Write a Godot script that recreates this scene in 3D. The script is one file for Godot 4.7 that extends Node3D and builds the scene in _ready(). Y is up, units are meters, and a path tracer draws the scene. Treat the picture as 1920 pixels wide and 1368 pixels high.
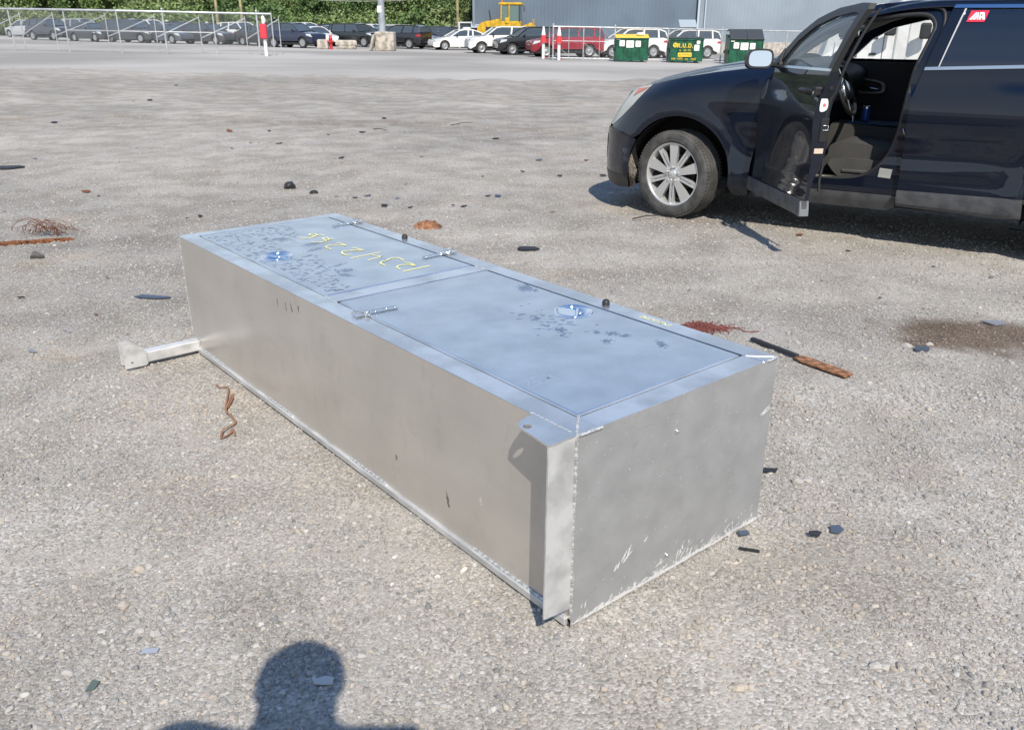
extends Node3D
# A yard with an aluminium truck box lying on gravel, a dark SUV with its door open, and an auction lot of cars behind.

const F_PX := 1568.0
const PITCH := 0.3804
const ROLL := 0.002
const EYE := Vector3(0, 1.45, 0)
const SUN := Vector3(-0.16, -1.0, -0.914)

var rng := RandomNumberGenerator.new()
var taken := {}
var mats := {}
var n_big := FastNoiseLite.new()
var n_mid := FastNoiseLite.new()
var n_fine := FastNoiseLite.new()


# ---------------------------------------------------------------- mesh builder
class MB:
	var st := SurfaceTool.new()
	var tinted := false
	var tint := Color.WHITE
	var count := 0
	func _init(with_tint := false) -> void:
		tinted = with_tint
		st.begin(Mesh.PRIMITIVE_TRIANGLES)
	func vert(p: Vector3, n: Vector3, uv := Vector2.ZERO) -> void:
		if tinted:
			st.set_color(tint)
		st.set_normal(n)
		st.set_uv(uv)
		st.add_vertex(p)
	func tri(a: Vector3, b: Vector3, c: Vector3, na: Vector3, nb: Vector3, nc: Vector3, ua := Vector2.ZERO, ub := Vector2.ZERO, uc := Vector2.ZERO) -> void:
		var g := (b - a).cross(c - a)
		if g.length_squared() < 1e-16:
			return
		count += 1
		if g.dot(na + nb + nc) > 0.0:
			vert(a, na, ua); vert(c, nc, uc); vert(b, nb, ub)
		else:
			vert(a, na, ua); vert(b, nb, ub); vert(c, nc, uc)
	# flat quad; its normal is turned towards hint
	func quad(a: Vector3, b: Vector3, c: Vector3, d: Vector3, hint: Vector3, uvs := PackedVector2Array([Vector2(0, 0), Vector2(1, 0), Vector2(1, 1), Vector2(0, 1)])) -> void:
		var n := (c - a).cross(d - b).normalized()
		if n.dot(hint) < 0.0:
			n = -n
		tri(a, b, c, n, n, n, uvs[0], uvs[1], uvs[2])
		tri(a, c, d, n, n, n, uvs[0], uvs[2], uvs[3])
	func flat(a: Vector3, b: Vector3, c: Vector3, hint: Vector3) -> void:
		var n := (b - a).cross(c - a).normalized()
		if n.dot(hint) < 0.0:
			n = -n
		tri(a, b, c, n, n, n)
	# box with chamfered edges
	func box(t: Transform3D, size: Vector3, b := 0.0) -> void:
		var h := size * 0.5
		b = minf(b, minf(h.x, minf(h.y, h.z)) * 0.9)
		for ax in 3:
			var u := (ax + 1) % 3
			var w := (ax + 2) % 3
			for s in [-1.0, 1.0]:
				var p := []
				for k in [[-1.0, -1.0], [1.0, -1.0], [1.0, 1.0], [-1.0, 1.0]]:
					var q := Vector3.ZERO
					q[ax] = s * h[ax]
					q[u] = k[0] * (h[u] - b)
					q[w] = k[1] * (h[w] - b)
					p.append(t * q)
				var n := Vector3.ZERO
				n[ax] = s
				quad(p[0], p[1], p[2], p[3], t.basis * n)
		if b <= 0.0:
			return
		for ax in 3:
			var u := (ax + 1) % 3
			var w := (ax + 2) % 3
			for su in [-1.0, 1.0]:
				for sw in [-1.0, 1.0]:
					var p := []
					for k in [[-1.0, 0], [1.0, 0], [1.0, 1], [-1.0, 1]]:
						var q := Vector3.ZERO
						q[ax] = k[0] * (h[ax] - b)
						q[u] = su * (h[u] - (0.0 if k[1] == 0 else b))
						q[w] = sw * (h[w] - (b if k[1] == 0 else 0.0))
						p.append(t * q)
					var n := Vector3.ZERO
					n[u] = su
					n[w] = sw
					quad(p[0], p[1], p[2], p[3], t.basis * n)
		for sx in [-1.0, 1.0]:
			for sy in [-1.0, 1.0]:
				for sz in [-1.0, 1.0]:
					var s := Vector3(sx, sy, sz)
					var e := h - Vector3.ONE * b
					flat(t * (s * Vector3(h.x, e.y, e.z)), t * (s * Vector3(e.x, h.y, e.z)), t * (s * Vector3(e.x, e.y, h.z)), t.basis * s)
	func bx(at: Vector3, size: Vector3, b := 0.0) -> void:
		box(Transform3D(Basis.IDENTITY, at), size, b)
	# a bar of rectangular section from a to b
	func bar(a: Vector3, b: Vector3, w: float, hh: float, up := Vector3.UP, bev := 0.0) -> void:
		var z := (b - a)
		var l := z.length()
		z /= l
		var x := up.cross(z)
		if x.length() < 1e-4:
			x = Vector3.RIGHT.cross(z)
		x = x.normalized()
		box(Transform3D(Basis(x, z.cross(x), z), (a + b) * 0.5), Vector3(w, hh, l), bev)
	# outline in the xy plane of t, pushed from z0 to z1
	func prism(poly: PackedVector2Array, t: Transform3D, z0: float, z1: float, smooth := false) -> void:
		var idx := Geometry2D.triangulate_polygon(poly)
		var nz := t.basis.z.normalized()
		if z1 < z0:
			var k := z0
			z0 = z1
			z1 = k
		for i in range(0, idx.size(), 3):
			for k in [[z1, nz], [z0, -nz]]:
				var z: float = k[0]
				var n: Vector3 = k[1]
				var pp := []
				for j in 3:
					pp.append(t * Vector3(poly[idx[i + j]].x, poly[idx[i + j]].y, z))
				tri(pp[0], pp[1], pp[2], n, n, n)
		var cw := -1.0 if Geometry2D.is_polygon_clockwise(poly) else 1.0
		var m := poly.size()
		var ns := []
		for i in m:
			var e := poly[(i + 1) % m] - poly[i]
			ns.append((t.basis * (Vector3(e.y, -e.x, 0) * cw)).normalized())
		for i in m:
			var j := (i + 1) % m
			var n0: Vector3 = ns[i]
			var n1: Vector3 = ns[i]
			if smooth:
				var before: Vector3 = ns[(i + m - 1) % m]
				var after: Vector3 = ns[j]
				if before.dot(n0) > 0.5: n0 = (n0 + before).normalized()
				if after.dot(n1) > 0.5: n1 = (n1 + after).normalized()
			var a := t * Vector3(poly[i].x, poly[i].y, z0)
			var b := t * Vector3(poly[j].x, poly[j].y, z0)
			var c := t * Vector3(poly[j].x, poly[j].y, z1)
			var d := t * Vector3(poly[i].x, poly[i].y, z1)
			tri(a, b, c, n0, n1, n1)
			tri(a, c, d, n0, n1, n0)
	# profile of (radius, height) turned about the y axis of t
	func lathe(prof: PackedVector2Array, t: Transform3D, seg := 24, sharp := 0.6) -> void:
		var m := prof.size()
		var ns := []
		for i in m - 1:
			var e := prof[i + 1] - prof[i]
			ns.append(Vector2(e.y, -e.x).normalized())
		for i in m - 1:
			var n0: Vector2 = ns[i]
			var n1: Vector2 = ns[i]
			if i > 0 and ns[i - 1].dot(n0) > sharp: n0 = (n0 + ns[i - 1]).normalized()
			if i < m - 2 and ns[i + 1].dot(n1) > sharp: n1 = (n1 + ns[i + 1]).normalized()
			for k in seg:
				var a0 := TAU * k / seg
				var a1 := TAU * (k + 1) / seg
				var d0 := Vector3(cos(a0), 0, sin(a0))
				var d1 := Vector3(cos(a1), 0, sin(a1))
				var p00 := t * (d0 * prof[i].x + Vector3.UP * prof[i].y)
				var p01 := t * (d1 * prof[i].x + Vector3.UP * prof[i].y)
				var p10 := t * (d0 * prof[i + 1].x + Vector3.UP * prof[i + 1].y)
				var p11 := t * (d1 * prof[i + 1].x + Vector3.UP * prof[i + 1].y)
				var m00 := (t.basis * (d0 * n0.x + Vector3.UP * n0.y)).normalized()
				var m01 := (t.basis * (d1 * n0.x + Vector3.UP * n0.y)).normalized()
				var m10 := (t.basis * (d0 * n1.x + Vector3.UP * n1.y)).normalized()
				var m11 := (t.basis * (d1 * n1.x + Vector3.UP * n1.y)).normalized()
				tri(p00, p01, p11, m00, m01, m11)
				tri(p00, p11, p10, m00, m11, m10)
	func cyl(a: Vector3, b: Vector3, r0: float, r1: float, seg := 12, bev := 0.0) -> void:
		var y := b - a
		var l := y.length()
		y /= l
		var x := (Vector3.RIGHT if absf(y.x) < 0.9 else Vector3.UP).cross(y).normalized()
		var t := Transform3D(Basis(x, y, x.cross(y)), a)
		var pr := PackedVector2Array([Vector2(0, 0), Vector2(maxf(r0 - bev, 0.0), 0)])
		if bev > 0.0:
			pr.append(Vector2(r0, bev)); pr.append(Vector2(r1, l - bev))
		else:
			pr.append(Vector2(r1, l))
			pr[1] = Vector2(r0, 0)
		if bev > 0.0:
			pr.append(Vector2(maxf(r1 - bev, 0.0), l))
		pr.append(Vector2(0, l))
		lathe(pr, t, seg, 0.8)
	func tube(path: PackedVector3Array, r: float, sides := 6, taper := 1.0, flat_ratio := 1.0) -> void:
		var m := path.size()
		var up := Vector3.UP
		var rings := []
		var norms := []
		for i in m:
			var d := (path[mini(i + 1, m - 1)] - path[maxi(i - 1, 0)]).normalized()
			var x := up.cross(d)
			if x.length() < 0.05:
				x = Vector3.RIGHT.cross(d)
			x = x.normalized()
			var y := d.cross(x)
			up = y
			var rr := r * lerpf(1.0, taper, float(i) / maxi(m - 1, 1))
			var ring := PackedVector3Array()
			var nn := PackedVector3Array()
			for k in sides:
				var a := TAU * k / sides
				var o := x * cos(a) + y * sin(a) * flat_ratio
				ring.append(path[i] + o * rr)
				nn.append((x * cos(a) * flat_ratio + y * sin(a)).normalized())
			rings.append(ring)
			norms.append(nn)
		for i in m - 1:
			for k in sides:
				var j := (k + 1) % sides
				tri(rings[i][k], rings[i][j], rings[i + 1][j], norms[i][k], norms[i][j], norms[i + 1][j])
				tri(rings[i][k], rings[i + 1][j], rings[i + 1][k], norms[i][k], norms[i + 1][j], norms[i + 1][k])
		for e in [0, m - 1]:
			var d := (path[1] - path[0]) if e == 0 else (path[m - 2] - path[m - 1])
			for k in range(1, sides - 1):
				flat(rings[e][0], rings[e][k], rings[e][k + 1], -d)
	# smooth patch: f(u, v) over the unit square; out = a direction that its front faces
	func grid(nu: int, nv: int, f: Callable, out_dir: Vector3) -> void:
		var p := []
		var n := []
		var e := 0.002
		for i in nu + 1:
			for j in nv + 1:
				var u := float(i) / nu
				var v := float(j) / nv
				var q: Vector3 = f.call(u, v)
				var u1 := minf(u + e, 1.0)
				var v1 := minf(v + e, 1.0)
				var du: Vector3 = f.call(u1, v) - f.call(u1 - e, v)
				var dv: Vector3 = f.call(u, v1) - f.call(u, v1 - e)
				var nn := du.cross(dv).normalized()
				if nn.dot(out_dir) < 0.0:
					nn = -nn
				p.append(q)
				n.append(nn)
		for i in nu:
			for j in nv:
				var a := i * (nv + 1) + j
				var b := a + 1
				var c := a + nv + 2
				var d := a + nv + 1
				var ua := Vector2(float(i) / nu, float(j) / nv)
				var ub := Vector2(float(i) / nu, float(j + 1) / nv)
				var uc := Vector2(float(i + 1) / nu, float(j + 1) / nv)
				var ud := Vector2(float(i + 1) / nu, float(j) / nv)
				tri(p[a], p[b], p[c], n[a], n[b], n[c], ua, ub, uc)
				tri(p[a], p[c], p[d], n[a], n[c], n[d], ua, uc, ud)
	# an outline (with holes) cut into cells and laid on the curved surface f(x, y); its edges turn in by rim
	func panel(poly: PackedVector2Array, holes: Array, cell: float, f: Callable, out_dir: Vector3, rim := Vector3.ZERO) -> void:
		var lo := poly[0]
		var hi := poly[0]
		for q in poly:
			lo = lo.min(q)
			hi = hi.max(q)
		var nx := maxi(1, ceili((hi.x - lo.x) / cell))
		var ny := maxi(1, ceili((hi.y - lo.y) / cell))
		var at := func(q: Vector2) -> Array:
			var e := 0.003
			var du: Vector3 = f.call(q.x + e, q.y) - f.call(q.x - e, q.y)
			var dv: Vector3 = f.call(q.x, q.y + e) - f.call(q.x, q.y - e)
			var n := du.cross(dv).normalized()
			return [f.call(q.x, q.y), n if n.dot(out_dir) > 0.0 else -n]
		var known := {}
		for i in nx:
			for j in ny:
				var a := lo + Vector2(i * (hi.x - lo.x) / nx, j * (hi.y - lo.y) / ny)
				var b := lo + Vector2((i + 1) * (hi.x - lo.x) / nx, (j + 1) * (hi.y - lo.y) / ny)
				var sq := PackedVector2Array([a, Vector2(b.x, a.y), b, Vector2(a.x, b.y)])
				var bits = []
				bits.append_array(Geometry2D.intersect_polygons(poly, sq))
				for h in holes:
					var left := []
					for x in bits:
						left.append_array(Geometry2D.clip_polygons(x, h))
					bits = left
				for x in bits:
					if Geometry2D.is_polygon_clockwise(x):
						continue
					var idx := Geometry2D.triangulate_polygon(x)
					for k in range(0, idx.size(), 3):
						var w := []
						for m in 3:
							var q: Vector2 = x[idx[k + m]]
							if not known.has(q):
								known[q] = at.call(q)
							w.append(known[q])
						tri(w[0][0], w[1][0], w[2][0], w[0][1], w[1][1], w[2][1], (x[idx[k]] - lo) / (hi - lo), (x[idx[k + 1]] - lo) / (hi - lo), (x[idx[k + 2]] - lo) / (hi - lo))
		if rim != Vector3.ZERO:
			var loops := [poly]
			loops.append_array(holes)
			for li in loops.size():
				var lp: PackedVector2Array = loops[li]
				var cw := -1.0 if Geometry2D.is_polygon_clockwise(lp) else 1.0
				if li > 0:
					cw = -cw
				for i in lp.size():
					var p0 := lp[i]
					var p1 := lp[(i + 1) % lp.size()]
					var steps := maxi(1, ceili(p0.distance_to(p1) / cell))
					var e := p1 - p0
					var hint := Vector3(e.y, -e.x, 0) * cw
					for k in steps:
						var a: Vector3 = f.call(p0.lerp(p1, float(k) / steps).x, p0.lerp(p1, float(k) / steps).y)
						var b: Vector3 = f.call(p0.lerp(p1, float(k + 1) / steps).x, p0.lerp(p1, float(k + 1) / steps).y)
						quad(a, b, b + rim, a + rim, hint)
	func mesh() -> ArrayMesh:
		st.index()
		return st.commit()


# ---------------------------------------------------------------- naming and nodes
func numbered(called: String) -> String:
	var n: int = taken.get(called, 0)
	taken[called] = n + 1
	return called if n == 0 else "%s_%03d" % [called, n]

func part(m: MB, called: String, mat: Material, parent: Node3D, label := "") -> MeshInstance3D:
	var o := MeshInstance3D.new()
	o.name = called
	o.mesh = m.mesh()
	o.material_override = mat
	if label != "":
		o.set_meta("label", label)
	parent.add_child(o, true)
	return o

func meshed(mesh: Mesh, called: String, mat: Material, parent: Node3D, t := Transform3D.IDENTITY) -> MeshInstance3D:
	var o := MeshInstance3D.new()
	o.name = called
	o.mesh = mesh
	o.material_override = mat
	o.transform = t
	parent.add_child(o, true)
	return o

func tag(o: Node3D, label: String, category: String, group := "") -> Node3D:
	o.set_meta("label", label)
	o.set_meta("category", category)
	if group != "":
		o.set_meta("group", group)
	return o

func thing(called: String, label: String, category: String, t := Transform3D.IDENTITY, group := "") -> Node3D:
	var o := Node3D.new()
	o.name = numbered(called)
	o.transform = t
	add_child(o)
	return tag(o, label, category, group)

func solo(m: MB, called: String, mat: Material, label: String, category: String, t := Transform3D.IDENTITY, group := "") -> MeshInstance3D:
	var o := MeshInstance3D.new()
	o.name = numbered(called)
	o.mesh = m.mesh()
	o.material_override = mat
	o.transform = t
	add_child(o)
	tag(o, label, category, group)
	return o

func structure(m: Mesh, called: String, mat: Material, kind := "structure") -> MeshInstance3D:
	var o := MeshInstance3D.new()
	o.name = called
	o.mesh = m
	o.material_override = mat
	o.set_meta("kind", kind)
	add_child(o)
	return o

func copy_of(o: Node3D, label: String, t: Transform3D) -> Node3D:
	var c := o.duplicate() as Node3D
	c.name = numbered(String(o.name).get_slice("_0", 0))
	add_child(c)
	c.transform = t
	c.set_meta("label", label)
	return c

func at(p: Vector3, turn := 0.0, s := 1.0) -> Transform3D:
	return Transform3D(Basis(Vector3.UP, turn).scaled(Vector3.ONE * s), p)

func V2(a: Array) -> PackedVector2Array:
	var o := PackedVector2Array()
	for i in range(0, a.size(), 2):
		o.append(Vector2(a[i], a[i + 1]))
	return o

func V3(a: Array) -> PackedVector3Array:
	var o := PackedVector3Array()
	for i in range(0, a.size(), 3):
		o.append(Vector3(a[i], a[i + 1], a[i + 2]))
	return o

# smooth polyline through 2D points
func smooth2(p: PackedVector2Array, k := 4, closed := false) -> PackedVector2Array:
	var o := PackedVector2Array()
	var m := p.size()
	for i in (m if closed else m - 1):
		for j in k:
			var g := func(q): return p[posmod(q, m)] if closed else p[clampi(q, 0, m - 1)]
			o.append(g.call(i).cubic_interpolate(g.call(i + 1), g.call(i - 1), g.call(i + 2), float(j) / k))
	if not closed:
		o.append(p[m - 1])
	return o

func smooth3(p: PackedVector3Array, k := 4) -> PackedVector3Array:
	var o := PackedVector3Array()
	var m := p.size()
	for i in m - 1:
		for j in k:
			o.append(p[i].cubic_interpolate(p[i + 1], p[maxi(i - 1, 0)], p[mini(i + 2, m - 1)], float(j) / k))
	o.append(p[m - 1])
	return o

func circle(c: Vector2, r: float, n := 24, r2 := -1.0) -> PackedVector2Array:
	var o := PackedVector2Array()
	for i in n:
		o.append(c + Vector2(cos(TAU * i / n) * r, sin(TAU * i / n) * (r if r2 < 0 else r2)))
	return o

func arc(c: Vector2, r: float, a0: float, a1: float, n: int) -> PackedVector2Array:
	var o := PackedVector2Array()
	for i in n + 1:
		var a := deg_to_rad(lerpf(a0, a1, float(i) / n))
		o.append(c + Vector2(cos(a), sin(a)) * r)
	return o

func rounded(w: float, h: float, r: float, n := 4) -> PackedVector2Array:
	var o := PackedVector2Array()
	for k in 4:
		var s: Vector2 = [Vector2(1, 1), Vector2(-1, 1), Vector2(-1, -1), Vector2(1, -1)][k]
		o.append_array(arc(Vector2(w / 2 - r, h / 2 - r) * s, r, 90.0 * k, 90.0 * k + 90.0, n))
	return o


# ---------------------------------------------------------------- photograph pixels to places on the ground
func ray(px: float, py: float) -> Vector3:
	var fwd := Vector3(0, -sin(PITCH), -cos(PITCH))
	var up := Vector3(0, cos(PITCH), -sin(PITCH))
	var r := Vector3.RIGHT * cos(ROLL) + up * sin(ROLL)
	var u := -Vector3.RIGHT * sin(ROLL) + up * cos(ROLL)
	return fwd + r * (px - 960.0) / F_PX - u * (py - 684.0) / F_PX

# the far part of the yard climbs gently to the left
func tilt(x: float, z: float) -> float:
	return -0.016 * clampf(x, -120.0, 60.0) * smoothstep(10.0, 30.0, -z)

func gp(px: float, py: float, h := 0.0) -> Vector3:
	var d := ray(px, py)
	var p := EYE + d * ((h - EYE.y) / d.y)
	for i in 12:
		p = EYE + d * ((h + tilt(p.x, p.z) - EYE.y) / d.y)
	return p


# ---------------------------------------------------------------- materials
func mat(called: String, albedo: Color, rough := 0.6, metal := 0.0) -> StandardMaterial3D:
	if mats.has(called):
		return mats[called]
	var m := StandardMaterial3D.new()
	m.resource_name = called
	m.albedo_color = albedo.linear_to_srgb()
	m.roughness = rough
	m.metallic = metal
	mats[called] = m
	return m

func noise(kind: int, freq: float, oct := 4, sd := 1) -> FastNoiseLite:
	var n := FastNoiseLite.new()
	n.noise_type = kind
	n.frequency = freq
	n.fractal_octaves = oct
	n.seed = sd
	if oct <= 1:
		n.fractal_type = FastNoiseLite.FRACTAL_NONE
	return n

func noise_tex(n: FastNoiseLite, size: int, ramp: Array = [], normal := 0.0) -> NoiseTexture2D:
	var t := NoiseTexture2D.new()
	t.width = size
	t.height = size
	t.seamless = true
	t.seamless_blend_skirt = 0.2
	t.noise = n
	if normal > 0.0:
		t.as_normal_map = true
		t.bump_strength = normal
	if ramp:
		var g := Gradient.new()
		g.offsets = PackedFloat32Array(ramp.map(func(q): return q[0]))
		g.colors = PackedColorArray(ramp.map(func(q): return q[1]))
		t.color_ramp = g
	return t

# worn: breaks a plain colour with triplanar noise (dirt, fading) and uneven gloss
func worn(called: String, albedo: Color, rough: float, metal: float, scale: float, lo := 0.75, rough_lo := 0.6) -> StandardMaterial3D:
	if mats.has(called):
		return mats[called]
	var m := mat(called, albedo, rough, metal)
	m.albedo_texture = noise_tex(noise(FastNoiseLite.TYPE_SIMPLEX_SMOOTH, 0.012, 5, hash(called) % 1000), 256, [[0.25, Color(lo, lo, lo)], [0.7, Color.WHITE]])
	m.roughness_texture = noise_tex(noise(FastNoiseLite.TYPE_SIMPLEX_SMOOTH, 0.02, 4, hash(called) % 1000 + 7), 256, [[0.2, Color(rough_lo, rough_lo, rough_lo)], [0.75, Color.WHITE]])
	m.uv1_triplanar = true
	m.uv1_scale = Vector3.ONE * scale
	return m


func _ready() -> void:
	rng.seed = 4711
	# ---- camera
	var cam := Camera3D.new()
	cam.name = "camera"
	cam.fov = rad_to_deg(2.0 * atan(684.0 / F_PX))
	cam.far = 3000.0
	cam.near = 0.05
	var fwd := Vector3(0, -sin(PITCH), -cos(PITCH))
	var up0 := Vector3(0, cos(PITCH), -sin(PITCH))
	var rt := Vector3.RIGHT * cos(ROLL) + up0 * sin(ROLL)
	cam.transform = Transform3D(Basis(rt, -Vector3.RIGHT * sin(ROLL) + up0 * cos(ROLL), -fwd), EYE)
	add_child(cam)
	cam.current = true
	# ---- sky
	var env := Environment.new()
	env.background_mode = Environment.BG_SKY
	var sky := Sky.new()
	var sm := ProceduralSkyMaterial.new()
	sm.sky_top_color = Color(0.23, 0.47, 0.76)
	sm.sky_horizon_color = Color(0.925, 0.975, 1.0)
	sm.sky_curve = 0.46
	sm.ground_horizon_color = Color(0.62, 0.60, 0.57)
	sm.ground_bottom_color = Color(0.55, 0.53, 0.50)
	sm.sun_angle_max = 12.0
	sm.sun_curve = 0.1
	sm.sky_energy_multiplier = 1.0
	sky.sky_material = sm
	env.sky = sky
	env.tonemap_mode = Environment.TONE_MAPPER_LINEAR
	env.tonemap_exposure = 1.05
	env.sdfgi_enabled = true
	env.ssao_enabled = true
	env.ssil_enabled = true
	var we := WorldEnvironment.new()
	we.name = "world_environment"
	we.environment = env
	add_child(we)
	# ---- sun
	var sun := DirectionalLight3D.new()
	sun.name = "sun"
	sun.light_energy = 1.6
	sun.light_color = Color(1.0, 0.965, 0.91)
	sun.light_angular_distance = 0.53
	sun.shadow_enabled = true
	sun.transform = Transform3D(Basis.looking_at(SUN.normalized()), Vector3(3, 20, 15))
	add_child(sun)
	for k in [[n_big, 0.16, 3, 11], [n_mid, 0.9, 4, 12], [n_fine, 7.0, 2, 13]]:
		k[0].noise_type = FastNoiseLite.TYPE_SIMPLEX_SMOOTH
		k[0].frequency = k[1]
		k[0].fractal_octaves = k[2]
		k[0].seed = k[3]
	make_ground()
	print("ground ", Time.get_ticks_msec())
	make_buildings()
	make_wood()
	print("wood ", Time.get_ticks_msec())
	make_fences()
	make_lot()
	print("lot ", Time.get_ticks_msec())
	make_yard_things()
	make_truck()
	make_box()
	print("box ", Time.get_ticks_msec())
	make_suv()
	print("suv ", Time.get_ticks_msec())
	make_debris()
	make_person()
	print("done ", Time.get_ticks_msec())


# ---------------------------------------------------------------- ground
# bare earth shows where the gravel has been worn away: 0 gravel, 1 earth
const EARTH := [[0.62, -1.62, 0.42, 0.26], [0.30, -1.46, 0.30, 0.20], [1.0, -2.05, 0.45, 0.16], [-2.45, -3.75, 0.7, 0.22], [1.75, -2.6, 0.5, 0.15], [-0.95, -2.5, 0.35, 0.18], [2.3, -3.1, 0.6, 0.2], [-1.3, -3.2, 0.5, 0.25], [0.05, -1.35, 0.25, 0.14]]

func earth(x: float, z: float) -> float:
	var e := 0.0
	for k in EARTH:
		var d: float = Vector2((x - k[0]) / k[2], (z - k[1]) / k[3]).length()
		e = maxf(e, 1.15 - d)
	e = e * 1.25 + n_mid.get_noise_2d(x, z) * 0.75 + n_big.get_noise_2d(x * 2.0, z * 2.0) * 0.5
	return smoothstep(0.0, 0.95, e + n_fine.get_noise_2d(x * 0.6, z * 0.6) * 0.22)

# spilt oil soaked into the ground
func oil(x: float, z: float) -> float:
	var w := n_mid.get_noise_2d(x * 2.3 + 40.0, z * 2.3) * 0.55 + n_fine.get_noise_2d(x, z) * 0.18
	var a := Vector2((x - 2.35 - (z + 4.05) * 0.9) / 0.62, (z + 4.05 + (x - 2.35) * 0.16) / 0.34).length()
	var b := Vector2((x + 0.42) / 0.62, (z + 5.05 + (x + 0.4) * -0.75) / 0.2).length()
	var c := Vector2((x + 3.2) / 2.6, (z + 14.5) / 0.42).length()
	return clampf(maxf(maxf(1.0 - smoothstep(0.5, 1.05, a + w), 0.85 * (1.0 - smoothstep(0.5, 1.1, b + w))), 0.45 * (1.0 - smoothstep(0.4, 1.1, c + w))), 0.0, 1.0)

func relief(x: float, z: float) -> float:
	var d := -z
	var y := tilt(x, z)
	if d < 40.0 and d > -3.0:
		y += (n_big.get_noise_2d(x, z) * 0.012 + n_mid.get_noise_2d(x, z) * 0.008) * (1.0 - smoothstep(3.0, 9.0, d)) - 0.008
		if d < 8.0:
			y += n_fine.get_noise_2d(x, z) * 0.0025
	return y

func soil_color(x: float, z: float) -> Color:
	var d := -z
	var e := earth(x, z)
	var g := Color(0.465, 0.449, 0.422).lerp(Color(0.545, 0.487, 0.41), e)
	# pale dust, driven fine by traffic, lies in ragged sheets over the gravel
	var lies := n_big.get_noise_2d(x * 0.45, z) * 0.8 + n_mid.get_noise_2d(x * 0.6, z * 1.3) * 0.5 + n_fine.get_noise_2d(x * 0.8, z * 0.8) * 0.16
	var dust := smoothstep(-0.10, 0.16, lies - 0.02)
	g = g.lerp(Color(0.535, 0.512, 0.475), dust)
	var sand := smoothstep(-0.06, 0.14, n_big.get_noise_2d(x * 0.2 + 31.0, z * 0.8) * 0.9 + n_mid.get_noise_2d(x * 0.4, z + 9.0) * 0.4 - 0.16)
	g = g.lerp(Color(0.58, 0.556, 0.515), sand)
	var v := 1.0 + n_big.get_noise_2d(x * 1.7 + 9.0, z * 1.7) * 0.16 + n_mid.get_noise_2d(x * 1.5 + 3.0, z * 1.5) * 0.13
	g = Color(g.r * v, g.g * v, g.b * v)
	var o := oil(x, z)
	return g.lerp(Color(0.16, 0.115, 0.085), o * 0.85)

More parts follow.
